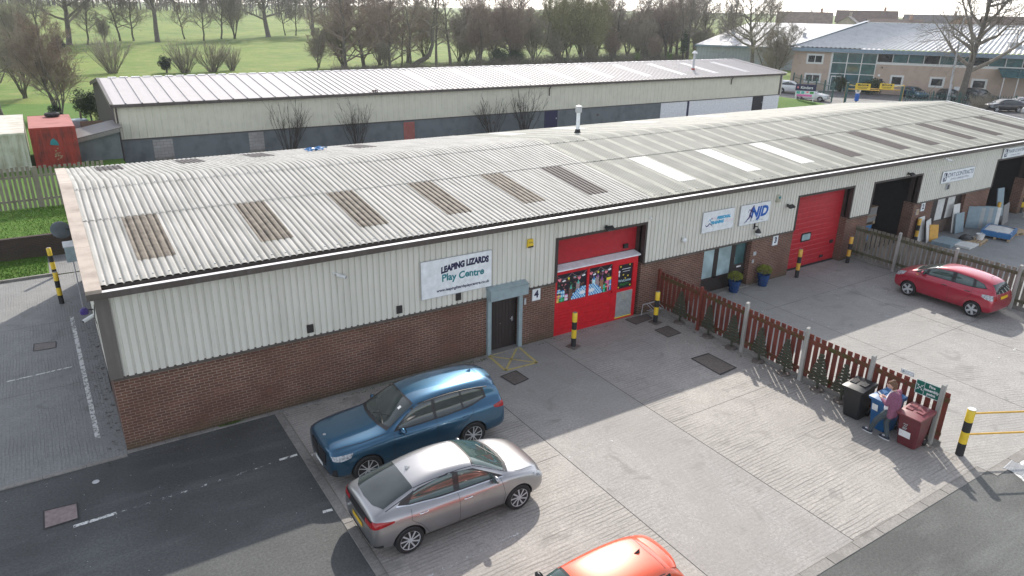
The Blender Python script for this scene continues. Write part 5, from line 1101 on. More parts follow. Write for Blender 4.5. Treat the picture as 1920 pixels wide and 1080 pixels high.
class Car:
    def __init__(s, name, loc, rz, label, st, wb, fo, wr, paint_, style='five', sub=3, group=None, L=None, track=None, cat='car'):
        s.o = thing(name, loc, rz, label, cat, group); s.st = st; s.paint = paint_
        m = MB(); rows = []
        for (x, zb, w_, zs, ws, ze, we, zt) in st:
            half = [(.80*w_, zb), (.96*w_, zb+.09), (1.0*w_, zb+(zs-zb)*.52), (1.0*ws, zs-.015), (we+(ws-we)*.10, zs+(ze-zs)*.12 if ze-zs > .25 else zs+(ze-zs)*.35), (we, ze), (.52*we, zt-(zt-ze)*.18), (0, zt)]
            rows.append([(x, y, z) for y, z in half]+[(x, -y, z) for y, z in half[-2::-1]])
        m.grid(rows); n = len(rows[0])
        for k in range(len(rows)-1): b = k*n; m.f.append((b, b+n, b+2*n-1, b+n-1)); m.mi.append(0)
        for base, rev in ((0, False), ((len(rows)-1)*n, True)):
            for i in range(n//2):
                q = (base+i, base+i+1, base+n-2-i, base+n-1-i)
                if len(set(q)) == 4: m.f.append(q if rev else q[::-1]); m.mi.append(0)
                else: m.f.append((base+i, base+i+1, base+n-1-i)); m.mi.append(0)
        o = m.build('body', [paint_, 'black_matt'], None)
        sd_ = o.modifiers.new('s', 'SUBSURF'); sd_.levels = sub; sd_.render_levels = sub
        dg = bpy.context.evaluated_depsgraph_get(); me = bpy.data.meshes.new_from_object(o.evaluated_get(dg))
        bm = bmesh.new(); bm.from_mesh(me); s.bvh = BVHTree.FromBMesh(bm); bm.free()
        o.modifiers.clear(); o.data = me
        xf = st[0][0]-fo; s.axles = (xf, xf-wb); s.wr = wr; s.W = max(r_[2] for r_ in st)
        # wheel arches
        cut = MB()
        cut.cur = 0
        for ax in s.axles:
            for sg in (-1, 1):
                y0, y1 = sorted((sg*(s.W-.30), sg*(s.W+.2))); cut.lathe([(wr*1.13, y0), (wr*1.13, y1)], (ax, 0, wr*1.0), 40, 'y')
        co = cut.build('cut', 'black_matt'); bo = o.modifiers.new('b', 'BOOLEAN'); bo.operation = 'DIFFERENCE'; bo.object = co; bo.solver = 'EXACT'
        try: bo.material_mode = 'TRANSFER'
        except Exception: pass
        dg = bpy.context.evaluated_depsgraph_get(); me2 = bpy.data.meshes.new_from_object(o.evaluated_get(dg)); o.modifiers.clear(); o.data = me2; bpy.data.objects.remove(co)
        me2.shade_smooth(); me2.set_sharp_from_angle(angle=R(38)); me2.name = 'body'; o.parent = s.o; s.body = o
        ty = .21
        for ax in s.axles:
            for sg in (-1, 1): wheel_parts(s.o, (ax, sg*(s.W-.118), wr), wr, ty, style, sg)
    def cast(s, p, d):
        h = s.bvh.ray_cast(Vector(p), Vector(d).normalized()); return h[0], h[1]
    def patch(s, name, lo, hi, mode, mat, off=.004, n=14, k=8, parent=None, smooth_=True):
        "lo/hi: polylines (same count). mode 'L'/'R' side (x,z); 'T' from above (x,y); 'F'/'B' from front/back (y,z)"
        def samp(pl, t):
            t *= len(pl)-1; i = min(int(t), len(pl)-2); f = t-i; return (pl[i][0]+(pl[i+1][0]-pl[i][0])*f, pl[i][1]+(pl[i+1][1]-pl[i][1])*f)
        rows = []
        for j in range(k+1):
            row = []
            for i in range(n+1):
                a, b = samp(lo, i/n), samp(hi, i/n); u, v = a[0]+(b[0]-a[0])*j/k, a[1]+(b[1]-a[1])*j/k
                if mode == 'L': p, d = (u, 3, v), (0, -1, 0)
                elif mode == 'R': p, d = (u, -3, v), (0, 1, 0)
                elif mode == 'T': p, d = (u, v, 4), (0, 0, -1)
                elif mode == 'F': p, d = (5, u, v), (-1, 0, 0)
                else: p, d = (-5, u, v), (1, 0, 0)
                h, nn = s.cast(p, d)
                if h is None: row.append(None); continue
                if nn.dot(Vector(d)) > 0: nn = -nn
                row.append(h+nn*off)
            rows.append(row)
        m = MB(); idx = {}; vs = []
        for j, row in enumerate(rows):
            for i, p in enumerate(row):
                if p is not None: idx[j, i] = len(vs); vs.append(tuple(p))
        fs = [tuple(idx[q] for q in ((j, i), (j, i+1), (j+1, i+1), (j+1, i))) for j in range(k) for i in range(n) if all(q in idx for q in ((j, i), (j, i+1), (j+1, i+1), (j+1, i)))]
        m.add(vs, fs); return m.build(name, mat, parent or s.o, smooth=180 if smooth_ else None)
    def both(s, name, lo, hi, mat, **kw):
        par = kw.pop('parent', None)
        return [s.patch(name, lo, hi, md, mat, **kw) for md in 'LR']
    def line(s, name, pts, mode, mat='black', w_=.008, off=.003, n=16):
        lo = pts; hi = []
        for i, p in enumerate(pts):
            a, b = pts[max(0, i-1)], pts[min(len(pts)-1, i+1)]; d = Vector((b[0]-a[0], b[1]-a[1])).normalized(); hi.append((p[0]-d.y*w_, p[1]+d.x*w_))
        return s.patch(name, lo, hi, mode, mat, off, n, 1)
    def mirror_(s, x, z, mat, y=None):
        for sg, md in ((1, 'L'), (-1, 'R')):
            h, _ = s.cast((x, 3*sg, z), (0, -sg, 0)); yy = abs(h.y)
            m = MB(); rows = []
            for i in range(9):
                t = i/8; r_ = math.sin(math.pi*t)**.6; rows.append([(x-.055+.12*t+.02*math.cos(a)*r_*0, sg*(yy+.115)+.115*math.cos(a)*r_, z+.03+.082*math.sin(a)*r_) for a in [6.2832*k/14 for k in range(15)]])
            m.grid(rows); mo = m.build('mirror', mat, s.o, smooth=180)
            MB().tube([(x+.01, sg*(yy-.03), z-.05), (x+.01, sg*(yy+.06), z-.02)], [.035, .03], 8).build('mirror_arm', 'black', mo)
            MB().add([(x-.057, sg*(yy+.115)+.09*math.cos(a), z+.03+.06*math.sin(a)) for a in [6.2832*k/14 for k in range(14)]], [tuple(range(14))]).build('mirror_glass', 'car_glass_green', mo)
    def handle(s, x, z, mat, w_=.2, modes='LR'):
        for md in modes:
            sg = 1 if md == 'L' else -1; h, _ = s.cast((x, 3*sg, z), (0, -sg, 0)); y = h.y+sg*.018
            m = MB(); m.tube([(x-w_/2, y-sg*.02, z), (x-w_*.35, y, z+.004), (x+w_*.35, y, z+.004), (x+w_/2, y-sg*.02, z)], .013, 6); m.build('handle', mat, s.o, smooth=60)
    def antenna(s, x, mat, y=0):
        h, _ = s.cast((x, y, 4), (0, 0, -1)); z = h.z-.005; m = MB(); m.add([(x+.09, y-.012, z), (x+.09, y+.012, z), (x-.06, y-.03, z), (x-.06, y+.03, z), (x-.07, y, z+.075)], [(0, 1, 4), (0, 4, 2), (1, 3, 4), (2, 4, 3)]); m.build('antenna', mat, s.o)
    def wiper(s, xs, zoff=.012):
        m = MB()
        for (xa, ya, xb, yb) in xs:
            a, _ = s.cast((xa, ya, 4), (0, 0, -1)); b, _ = s.cast((xb, yb, 4), (0, 0, -1)); m.tube([a+Vector((0, 0, zoff)), b+Vector((0, 0, zoff))], .008, 4)
        m.build('wiper', 'black', s.o)

# stations: x, z bottom, half width, z shoulder, half width there, z roof edge, half width there, z centre top
# --- blue SUV, nose towards -x
SUV = [(2.39, .34, .74, .80, .74, .92, .58, .95), (2.32, .27, .88, .91, .86, 1.02, .68, 1.05), (2.02, .23, .955, .98, .93, 1.06, .74, 1.10), (1.5, .23, .97, 1.03, .945, 1.09, .78, 1.135), (1.02, .23, .965, 1.055, .945, 1.12, .79, 1.165),
       (.88, .23, .96, 1.06, .945, 1.18, .78, 1.22), (.52, .23, .96, 1.07, .945, 1.44, .73, 1.49), (.16, .23, .96, 1.08, .945, 1.62, .70, 1.675), (-.5, .23, .96, 1.09, .945, 1.68, .71, 1.73), (-1.2, .23, .97, 1.11, .945, 1.67, .70, 1.73), (-1.8, .25, .97, 1.14, .94, 1.63, .68, 1.70),
       (-2.14, .27, .96, 1.14, .92, 1.56, .66, 1.65), (-2.27, .3, .94, 1.10, .89, 1.28, .74, 1.33), (-2.34, .33, .88, .95, .84, 1.02, .68, 1.04), (-2.385, .42, .78, .72, .76, .82, .62, .84)]
c = Car('parked_car', (6.24, -3.47, 0), math.pi, 'dark blue SUV parked nose to the left beside the brick wall', SUV, 2.865, .865, .37, 'paint_blue', 'mesh', cat='car', group='cars parked in the front yard')
c.patch('windscreen', [(.95, -.74), (1.04, -.4), (1.07, 0), (1.04, .4), (.95, .74)], [(.16, -.645), (.19, -.3), (.195, 0), (.19, .3), (.16, .645)], 'T', 'black', .003, 20, 12)
c.patch('windscreen_glass', [(.86, -.72), (.96, -.4), (.98, 0), (.96, .4), (.86, .72)], [(.21, -.62), (.235, -.3), (.24, 0), (.235, .3), (.21, .62)], 'T', 'car_glass', .006, 20, 12)
c.both('window_trim', [(.78, 1.10), (.2, 1.10), (-.6, 1.115), (-1.3, 1.15), (-1.84, 1.25)], [(.72, 1.17), (.15, 1.565), (-.6, 1.63), (-1.3, 1.61), (-1.78, 1.50)], 'black', off=.003)
c.both('window', [(.68, 1.125), (.3, 1.125), (-.1, 1.13), (-.30, 1.135)], [(.64, 1.18), (.28, 1.45), (-.05, 1.575), (-.28, 1.60)], 'car_glass', off=.006)
c.both('window', [(-.38, 1.135), (-.7, 1.14), (-1.1, 1.165)], [(-.38, 1.605), (-.7, 1.605), (-1.07, 1.59)], 'car_glass', off=.006)
c.both('window', [(-1.15, 1.175), (-1.45, 1.205), (-1.76, 1.29)], [(-1.12, 1.585), (-1.4, 1.565), (-1.70, 1.48)], 'car_glass', off=.006)
c.patch('rear_window', [(-2.19, -.62), (-2.2, 0), (-2.19, .62)], [(-2.1, -.52), (-2.1, 0), (-2.1, .52)], 'T', 'car_glass', .006, 12, 4)
m = MB(); rows = []
def roofz(c, x, y): h, _ = c.cast((x, y, 4), (0, 0, -1)); return h.z
for x, dz in ((-1.90, .004), (-2.04, .012), (-2.22, -.02), (-2.23, -.045), (-2.0, -.06)): rows.append([(x+.08*abs(t)**2, .62*t, roofz(c, -1.90, .62*t)-.16*(-1.90-x)+dz) for t in [k/8-1 for k in range(17)]])
m.grid(rows); m.build('rear_spoiler', 'paint_blue', c.o, smooth=50)
c.both('sill_trim', [(1.05, .26), (0, .26), (-.92, .26)], [(1.05, .36), (0, .36), (-.92, .36)], 'black_matt', off=.006)
for md in 'LR':
    c.line('door_seam', [(.80, .36), (.86, .7), (.80, 1.08)], md); c.line('door_seam', [(-.33, .36), (-.33, 1.1)], md); c.line('door_seam', [(-.86, .38), (-1.0, .75), (-1.36, 1.02), (-1.38, 1.14)], md)
    c.patch('headlight', [(2.32, .80), (2.15, .775), (1.92, .82)], [(2.33, .885), (2.15, .91), (1.86, .93)], md, 'lamp_clear', .006)
    c.patch('tail_light', [(-2.36, .95), (-2.2, .95), (-1.98, .99)], [(-2.32, 1.08), (-2.2, 1.09), (-1.96, 1.05)], md, 'lamp_red', .006)
    c.patch('lower_grille', [(2.34, .36), (2.22, .34)], [(2.34, .56), (2.26, .58)], md, 'black_matt', .005)
c.patch('hood_seam', [(2.2, -.70), (1.6, -.80), (1.0, -.80)], [(2.2, -.69), (1.6, -.79), (1.0, -.79)], 'T', 'black', .003, 16, 1); c.patch('hood_seam', [(2.2, .70), (1.6, .80), (1.0, .80)], [(2.2, .69), (1.6, .79), (1.0, .79)], 'T', 'black', .003, 16, 1)
c.patch('grille_surround', [(-.48, .50), (-.25, .46), (-.02, .50)], [(-.52, .86), (-.25, .895), (-.02, .86)], 'F', 'chrome', .008); c.patch('grille_surround', [(.48, .50), (.25, .46), (.02, .50)], [(.52, .86), (.25, .895), (.02, .86)], 'F', 'chrome', .008)
c.patch('grille', [(-.45, .53), (-.25, .49), (-.05, .53)], [(-.485, .835), (-.25, .865), (-.05, .835)], 'F', 'black', .014); c.patch('grille', [(.45, .53), (.25, .49), (.05, .53)], [(.485, .835), (.25, .865), (.05, .835)], 'F', 'black', .014)
c.patch('number_plate', [(-.26, .37), (.26, .37)], [(-.26, .47), (.26, .47)], 'F', 'white', .016); c.patch('lower_grille', [(-.6, .29), (.6, .29)], [(-.62, .36), (.62, .36)], 'F', 'black_matt', .006)
c.patch('skid_plate', [(-.6, .30), (.6, .30)], [(-.6, .335), (.6, .335)], 'F', 'galv', .012)
h, _ = c.cast((2.22, 0, 4), (0, 0, -1)); m = MB(); m.lathe([(.001, .010), (.04, .006), (.044, 0)], tuple(h), 16); m.build('badge', 'lamp_clear', c.o)
c.mirror_(.60, 1.10, 'paint_blue'); c.handle(-.18, .93, 'paint_blue'); c.handle(-1.15, .985, 'paint_blue'); c.antenna(-1.72, 'paint_blue')
for sg in (-1, 1):
    m = MB(); P = []
    for x in (-.1, -.4, -.8, -1.2, -1.6, -1.9): h, _ = c.cast((x, sg*.66, 4), (0, 0, -1)); P.append(h+Vector((0, 0, .022)))
    m.tube(P, .016, 6); m.build('roof_rail', 'black', c.o, smooth=60)
    h, _ = c.cast((.6, sg*.45, 4), (0, 0, -1))
c.patch('tax_sticker', [(.50, .42), (.50, .50)], [(.42, .42), (.42, .50)], 'T', 'white', .009, 3, 3); c.wiper([(.93, -.1, .70, .45), (.93, .5, .75, -.15)])
# --- silver-grey liftback, nose towards +x
LB = [(2.235, .34, .66, .58, .66, .68, .46, .70), (2.16, .24, .81, .69, .78, .78, .58, .81), (1.9, .19, .89, .80, .84, .88, .68, .915), (1.5, .18, .91, .90, .875, .955, .75, .99), (1.22, .18, .91, .94, .885, .99, .77, 1.035), (1.06, .18, .91, .95, .885, 1.06, .75, 1.10), (.7, .18, .91, .96, .885, 1.27, .68, 1.315), (.32, .18, .91, .97, .885, 1.42, .635, 1.465),
      (-.2, .18, .91, .98, .885, 1.465, .63, 1.515), (-.7, .18, .91, .985, .88, 1.43, .62, 1.49), (-1.15, .19, .905, .99, .87, 1.345, .62, 1.41), (-1.55, .20, .90, 1.0, .855, 1.235, .645, 1.295), (-1.9, .22, .89, 1.005, .835, 1.13, .675, 1.18), (-2.12, .26, .86, .98, .81, 1.06, .68, 1.10), (-2.2, .3, .82, .90, .77, .95, .65, .98), (-2.23, .38, .74, .70, .70, .80, .56, .82)]
LB = [((1.5+(x-1.5)*.86 if x > 1.5 else -1.5+(x+1.5)*.86 if x < -1.5 else x),)+tuple(q) for x, *q in LB]
c = Car('parked_car', (5.88, -6.22, 0), 0, 'silver-grey liftback saloon parked nose to the right', LB, 2.70, LB[0][0]-1.355, .325, 'paint_silver', 'turbine', group='cars parked in the front yard')
c.patch('windscreen', [(1.12, -.74), (1.26, -.4), (1.31, 0), (1.26, .4), (1.12, .74)], [(.30, -.57), (.34, -.28), (.345, 0), (.34, .28), (.30, .57)], 'T', 'black', .003, 20, 12)
c.patch('windscreen_glass', [(1.02, -.70), (1.17, -.4), (1.21, 0), (1.17, .4), (1.02, .70)], [(.36, -.545), (.395, -.28), (.40, 0), (.395, .28), (.36, .545)], 'T', 'car_glass_green', .006, 20, 12)
c.patch('rear_window', [(-1.10, -.60), (-1.125, -.3), (-1.13, 0), (-1.125, .3), (-1.10, .60)], [(-1.62, -.655), (-1.82, -.45), (-1.93, 0), (-1.82, .45), (-1.62, .655)][::1] if False else [(-1.78, -.69), (-1.94, -.40), (-1.97, 0), (-1.94, .40), (-1.78, .69)], 'T', 'car_glass', .005, 18, 14)
c.both('window_trim', [(1.0, .985), (.3, .992), (-.6, 1.008), (-1.25, 1.05), (-1.52, 1.10)], [(.93, 1.02), (.3, 1.335), (-.3, 1.41), (-1.0, 1.31), (-1.44, 1.165)], 'black', off=.003, n=20)
c.both('chrome_strip', [(.98, .975), (.3, .984), (-.6, 1.0), (-1.25, 1.04), (-1.55, 1.095)], [(.98, .993), (.3, 1.002), (-.6, 1.018), (-1.25, 1.06), (-1.53, 1.118)], 'chrome', off=.008, n=20, k=2)
c.both('window', [(.78, 1.02), (.4, 1.02), (.1, 1.024), (-.09, 1.026)], [(.73, 1.085), (.4, 1.265), (.1, 1.355), (-.07, 1.375)], 'car_glass_green', off=.006); c.both('window', [(-.23, 1.034), (-.7, 1.042), (-1.27, 1.08)], [(-.21, 1.385), (-.6, 1.365), (-1.12, 1.25)], 'car_glass_green', off=.006)
for md in 'LR':
    c.line('door_seam', [(.94, .30), (.98, .6), (.90, .97)], md); c.line('door_seam', [(-.16, .28), (-.16, 1.0)], md); c.line('door_seam', [(-.86, .30), (-1.05, .62), (-1.28, .80), (-1.25, 1.0)], md)
    c.patch('headlight', [(2.08, .60), (1.93, .66), (1.80, .72)], [(2.10, .66), (1.93, .76), (1.75, .80)], md, 'lamp_clear', .005); c.patch('tail_light', [(-2.1, .82), (-1.93, .84), (-1.66, .88)], [(-2.1, .96), (-1.93, .955), (-1.64, .91)], md, 'lamp_red', .005)
    c.patch('bumper_trim', [(-2.1, .34), (-1.9, .32)], [(-2.1, .42), (-1.92, .42)], md, 'black_matt', .005)
    c.patch('sill_trim', [(1.0, .2), (-.9, .2)], [(1.0, .265), (-.9, .265)], md, 'black_matt', .004)
c.patch('tail_panel', [(-.72, .80), (0, .78), (.72, .80)], [(-.68, .955), (0, .965), (.68, .955)], 'B', 'black', .006); c.patch('tail_light', [(-.72, .82), (-.42, .82)], [(-.70, .93), (-.42, .92)], 'B', 'lamp_red', .010); c.patch('tail_light', [(.72, .82), (.42, .82)], [(.70, .93), (.42, .92)], 'B', 'lamp_red', .010)
c.patch('number_plate', [(-.27, .56), (.27, .56)], [(-.27, .67), (.27, .67)], 'B', 'plate_yellow', .012); c.patch('bumper_trim', [(-.6, .30), (.6, .30)], [(-.6, .42), (.6, .42)], 'B', 'black_matt', .006)
c.patch('grille', [(-.5, .36), (.5, .36)], [(-.45, .5), (.45, .5)], 'F', 'black', .006)
for sg in (-1, 1): c.patch('hood_seam', [(1.84, sg*.66), (1.5, sg*.74), (1.3, sg*.74)], [(1.84, sg*.652), (1.5, sg*.732), (1.3, sg*.732)], 'T', 'black', .003, 14, 1); c.patch('roof_seam', [(.28, sg*.575), (-.4, sg*.58), (-1.1, sg*.56)], [(.28, sg*.565), (-.4, sg*.57), (-1.1, sg*.55)], 'T', 'black', .003, 14, 1)
c.mirror_(.74, 1.0, 'paint_silver'); c.handle(.05, .84, 'chrome'); c.handle(-1.0, .875, 'chrome'); c.antenna(-.95, 'paint_silver'); c.wiper([(1.2, -.2, .92, .35), (1.18, .45, .95, -.1)])
m = MB(); h, _ = c.cast((-2.1, 0, .74), (-1, 0, 0)); 
# --- orange hatchback, nose towards -x, cut by the lower edge of the frame
HB = [(2.04, .34, .66, .60, .66, .70, .45, .72), (1.96, .24, .80, .72, .78, .80, .58, .83), (1.7, .2, .87, .82, .84, .88, .66, .92), (1.25, .19, .885, .90, .86, .95, .70, .985), (.95, .19, .885, .93, .865, .98, .71, 1.02), (.8, .19, .885, .94, .865, 1.04, .69, 1.08), (.4, .19, .885, .95, .865, 1.27, .62, 1.32), (0, .19, .885, .96, .865, 1.42, .585, 1.475), (-.6, .19, .885, .97, .865, 1.45, .58, 1.505), (-1.2, .2, .885, .99, .86, 1.41, .565, 1.475), (-1.62, .22, .88, 1.0, .84, 1.35, .545, 1.425), (-1.82, .25, .87, .98, .81, 1.14, .62, 1.18), (-1.96, .29, .83, .88, .77, .96, .64, .98), (-2.02, .38, .74, .68, .7, .78, .58, .8)]
HO = [(2.04, .34, .66, .60, .66, .70, .45, .72), (1.96, .24, .80, .72, .78, .80, .58, .83), (1.7, .2, .87, .82, .84, .88, .66, .92), (1.35, .19, .885, .90, .86, .95, .72, .985), (1.15, .19, .885, .93, .865, .99, .72, 1.03), (1.02, .19, .885, .94, .865, 1.06, .70, 1.10), (.72, .19, .885, .95, .865, 1.28, .65, 1.33), (.38, .19, .885, .96, .865, 1.43, .62, 1.485), (-.5, .19, .885, .97, .865, 1.47, .62, 1.525), (-1.1, .2, .885, .99, .86, 1.44, .61, 1.505), (-1.56, .22, .88, 1.0, .84, 1.37, .58, 1.445), (-1.80, .25, .87, .98, .81, 1.14, .64, 1.18), (-1.96, .29, .83, .88, .77, .96, .64, .98), (-2.02, .38, .74, .68, .7, .78, .58, .8)]
c = Car('parked_car', (6.36, -10.80, 0), math.pi, 'bright orange hatchback at the bottom edge, its roof flashing in the sun', HO, 2.55, .83, .32, 'paint_orange', 'five', group='cars parked in the front yard')
c.patch('windscreen', [(1.12, -.72), (1.24, 0), (1.12, .72)], [(.38, -.575), (.42, 0), (.38, .575)], 'T', 'black', .003, 20, 12); c.patch('windscreen_glass', [(1.04, -.68), (1.16, 0), (1.04, .68)], [(.44, -.55), (.475, 0), (.44, .55)], 'T', 'car_glass_green', .006, 20, 12)
c.patch('rear_window', [(-1.84, -.56), (-1.84, 0), (-1.84, .56)], [(-1.70, -.47), (-1.70, 0), (-1.70, .47)], 'T', 'car_glass', .006, 10, 4)
m = MB(); rows = []
for x, dz in ((-1.46, .004), (-1.60, .008), (-1.76, -.012), (-1.77, -.03), (-1.55, -.05)): rows.append([(x+.10*abs(t)**3, .50*t, roofz(c, -1.46, .50*t)-.12*(-1.46-x)+dz) for t in [k/8-1 for k in range(17)]])
m.grid(rows); m.build('rear_spoiler', 'paint_orange', c.o, smooth=50)
c.both('window_trim', [(.78, .985), (0, 1.0), (-1.5, 1.06)], [(.72, 1.02), (0, 1.355), (-1.42, 1.32)], 'black', off=.003); c.both('window', [(.6, 1.015), (-.2, 1.02)], [(.5, 1.1), (-.2, 1.36)], 'car_glass', off=.006); c.both('window', [(-.3, 1.02), (-1.2, 1.06)], [(-.3, 1.36), (-1.15, 1.33)], 'car_glass', off=.006)
for md in 'LR': c.patch('tail_light', [(-1.98, .84), (-1.72, .86)], [(-1.96, 1.0), (-1.7, 1.02)], md, 'lamp_red', .005); c.patch('headlight', [(1.98, .66), (1.7, .70)], [(1.98, .76), (1.66, .82)], md, 'lamp_clear', .005); c.line('door_seam', [(-.25, .3), (-.25, .98)], md); c.line('door_seam', [(.85, .3), (.8, .96)], md)
for sg in (-1, 1): c.patch('roof_seam', [(.3, sg*.575), (-.5, sg*.58), (-1.3, sg*.56)], [(.3, sg*.565), (-.5, sg*.57), (-1.3, sg*.55)], 'T', 'black', .003, 14, 1)
c.patch('tailgate_seam', [(-1.36, -.56), (-1.30, 0), (-1.36, .56)], [(-1.37, -.56), (-1.31, 0), (-1.37, .56)], 'T', 'black', .003, 14, 1)
c.mirror_(.66, 1.02, 'black'); c.antenna(-1.08, 'black'); c.handle(.0, .86, 'paint_orange'); c.wiper([(1.12, -.1, .9, .4), (1.1, .45, .92, -.12)]); c.patch('tax_sticker', [(.72, -.44), (.72, -.50)], [(.64, -.44), (.64, -.50)], 'T', 'white', .009, 3, 3)
c.patch('number_plate', [(-.26, .62), (.26, .62)], [(-.26, .73), (.26, .73)], 'B', 'plate_yellow', .012)
c.o.scale = (.90, 1, 1)
# --- crimson compact MPV, nose towards +y
MP = [(1.945, .33, .62, .62, .62, .74, .44, .77), (1.86, .23, .76, .76, .74, .86, .58, .90), (1.6, .19, .835, .88, .80, .97, .66, 1.01), (1.25, .18, .845, .95, .815, 1.05, .68, 1.10), (1.05, .18, .845, .975, .82, 1.13, .67, 1.18), (.7, .18, .845, .99, .82, 1.30, .62, 1.35), (.25, .18, .845, 1.0, .82, 1.455, .575, 1.50), (-.2, .18, .845, 1.01, .82, 1.495, .57, 1.54), (-.8, .18, .845, 1.03, .82, 1.475, .56, 1.53), (-1.35, .2, .845, 1.06, .81, 1.415, .54, 1.475), (-1.68, .22, .84, 1.06, .79, 1.34, .52, 1.405), (-1.82, .25, .83, 1.0, .765, 1.13, .60, 1.17), (-1.92, .3, .79, .82, .74, .94, .62, .96), (-1.955, .4, .7, .66, .68, .76, .56, .78)]
c = Car('parked_car', (28.93, -5.27, 0), R(90), 'crimson compact hatchback parked alone by the grey picket fence', MP, 2.50, .745, .305, 'paint_red', 'five', group='cars parked in the front yard')
c.patch('windscreen', [(1.16, -.66), (1.30, 0), (1.16, .66)], [(.28, -.535), (.32, 0), (.28, .535)], 'T', 'black', .003, 20, 12); c.patch('windscreen_glass', [(1.08, -.62), (1.22, 0), (1.08, .62)], [(.34, -.51), (.37, 0), (.34, .51)], 'T', 'car_glass', .006, 20, 12)
c.both('window_trim', [(1.12, 1.045), (.5, 1.05), (-.4, 1.065), (-1.1, 1.09), (-1.56, 1.15)], [(1.05, 1.10), (.5, 1.35), (-.3, 1.43), (-1.0, 1.395), (-1.40, 1.29)], 'black', off=.003, n=20)
c.both('window', [(1.0, 1.07), (.72, 1.07)], [(.96, 1.115), (.70, 1.24)], 'car_glass_green', off=.006); c.both('window', [(.60, 1.075), (.2, 1.075), (-.26, 1.085)], [(.58, 1.305), (.2, 1.39), (-.24, 1.405)], 'car_glass_green', off=.006); c.both('window', [(-.42, 1.085), (-.7, 1.095), (-1.05, 1.11)], [(-.40, 1.405), (-.7, 1.395), (-1.0, 1.37)], 'car_glass_green', off=.006); c.both('window', [(-1.16, 1.12), (-1.35, 1.135), (-1.50, 1.165)], [(-1.12, 1.35), (-1.3, 1.31), (-1.42, 1.25)], 'car_glass_green', off=.006)
c.patch('rear_window', [(-.52, 1.02), (0, 1.0), (.52, 1.02)], [(-.46, 1.32), (0, 1.345), (.46, 1.32)], 'B', 'car_glass', .006, 14, 8)
for md in 'LR':
    c.line('door_seam', [(.95, .28), (.98, .6), (.90, 1.04)], md); c.line('door_seam', [(-.34, .26), (-.34, 1.06)], md); c.line('door_seam', [(-.75, .28), (-.95, .6), (-1.15, .85), (-1.1, 1.08)], md)
    c.patch('headlight', [(1.86, .70), (1.7, .74), (1.5, .84)], [(1.86, .82), (1.7, .90), (1.44, .96)], md, 'lamp_clear', .005); c.patch('tail_light', [(-1.90, .80), (-1.68, .82), (-1.52, .88)], [(-1.86, .98), (-1.68, .99), (-1.50, .97)], md, 'lamp_clear', .005)
    c.patch('side_repeater', [(1.02, .96), (.94, .96)], [(1.02, .985), (.94, .985)], md, 'amber', .006, 3, 2); c.patch('mudflap', [(-1.46, .15), (-1.5, .15)], [(-1.46, .3), (-1.5, .3)], md, 'black_matt', .012, 2, 2)
c.patch('number_plate', [(-.26, .80), (.26, .80)], [(-.26, .905), (.26, .905)], 'B', 'plate_yellow', .012); c.patch('tail_light', [(-.70, .78), (-.52, .80)], [(-.68, .97), (-.52, .97)], 'B', 'lamp_red', .008); c.patch('tail_light', [(.70, .78), (.52, .80)], [(.68, .97), (.52, .97)], 'B', 'lamp_red', .008)
c.mirror_(.78, 1.08, 'paint_red'); c.handle(-.12, .90, 'black'); c.handle(-.98, .935, 'black'); c.wiper([(1.12, -.1, .92, .4)])
h, _ = c.cast((-1.35, 0, 4), (0, 0, -1)); m = MB(); m.tube([h, h+Vector((-.16, 0, .14))], .006, 5); m.build('antenna', 'black', c.o)
# ------------------------------------------------------------------ distant cars share two simple bodies, each copied with its own paint
def far_car(loc, rz, label, pt, st, wb, fo, wr, group='cars in the far car park'):
    c = Car('parked_car', loc, rz, label, st, wb, fo, wr, pt, 'five', sub=2, group=group); xs = {id(HB): (.9, .08, -1.66), id(LB): (1.12, .34, -1.6), id(SUV): (.95, .2, -2.0), id(MP): (1.15, .3, -1.6)}[id(st)]
    zt = max(r_[7] for r_ in st); zs = st[8][3]
    c.patch('windscreen', [(xs[0], -.64), (xs[0]+.1, 0), (xs[0], .64)], [(xs[1], -.52), (xs[1]+.02, 0), (xs[1], .52)], 'T', 'car_glass', .006, 10, 6)
    c.both('window', [(xs[0]-.3, zs+.05), (-.6, zs+.06), (xs[2]+.3, zs+.1)], [(xs[0]-.35, zs+.1), (-.5, zt-.12), (xs[2]+.35, zs+.22)], 'car_glass', off=.006, n=10, k=4)
    if st in (HB, SUV): c.patch('rear_window', [(-.55, zs+.06), (.55, zs+.06)], [(-.48, zt-.16), (.48, zt-.16)], 'B', 'car_glass', .006, 8, 4)
    for md in 'LR': c.patch('headlight', [(st[1][0]+.02, st[1][3]-.05), (st[2][0], st[2][3]-.1)], [(st[1][0]+.02, st[1][3]+.03), (st[2][0], st[2][3]-.02)], md, 'lamp_clear', .006, 5, 3)
    c.mirror_(xs[0]-.35, zs+.03, pt); return c
far_car((101.2, 37.5, 0), R(-118), 'blue hatchback parked by the far office, left of the tall lamp post', 'paint_blue', HB, 2.55, .83, .32)
far_car((103.0, 33.6, 0), R(-118), 'dark car behind the lamp post at the far office', 'paint_black', HB, 2.55, .83, .32)
far_car((104.9, 30.8, 0), R(-112), 'dark grey car half hidden behind the big tree trunk', 'paint_black', SUV, 2.865, .865, .37)
far_car((97.2, 24.3, 0), R(150), 'black saloon nearest the main roof at the far right', 'paint_black', LB, 2.7, LB[0][0]-1.355, .325)
far_car((102.0, 24.6, 0), R(150), 'silver saloon behind the black one at the far right', 'paint_silver', LB, 2.7, LB[0][0]-1.355, .325)
far_car((97.6, 20.2, 0), R(140), 'white car cut by the right edge of the picture', 'paint_white', HB, 2.55, .83, .32)
far_car((84.6, 41.6, 0), R(-70), 'white car behind the green railings and estate sign', 'paint_white', HB, 2.55, .83, .32)
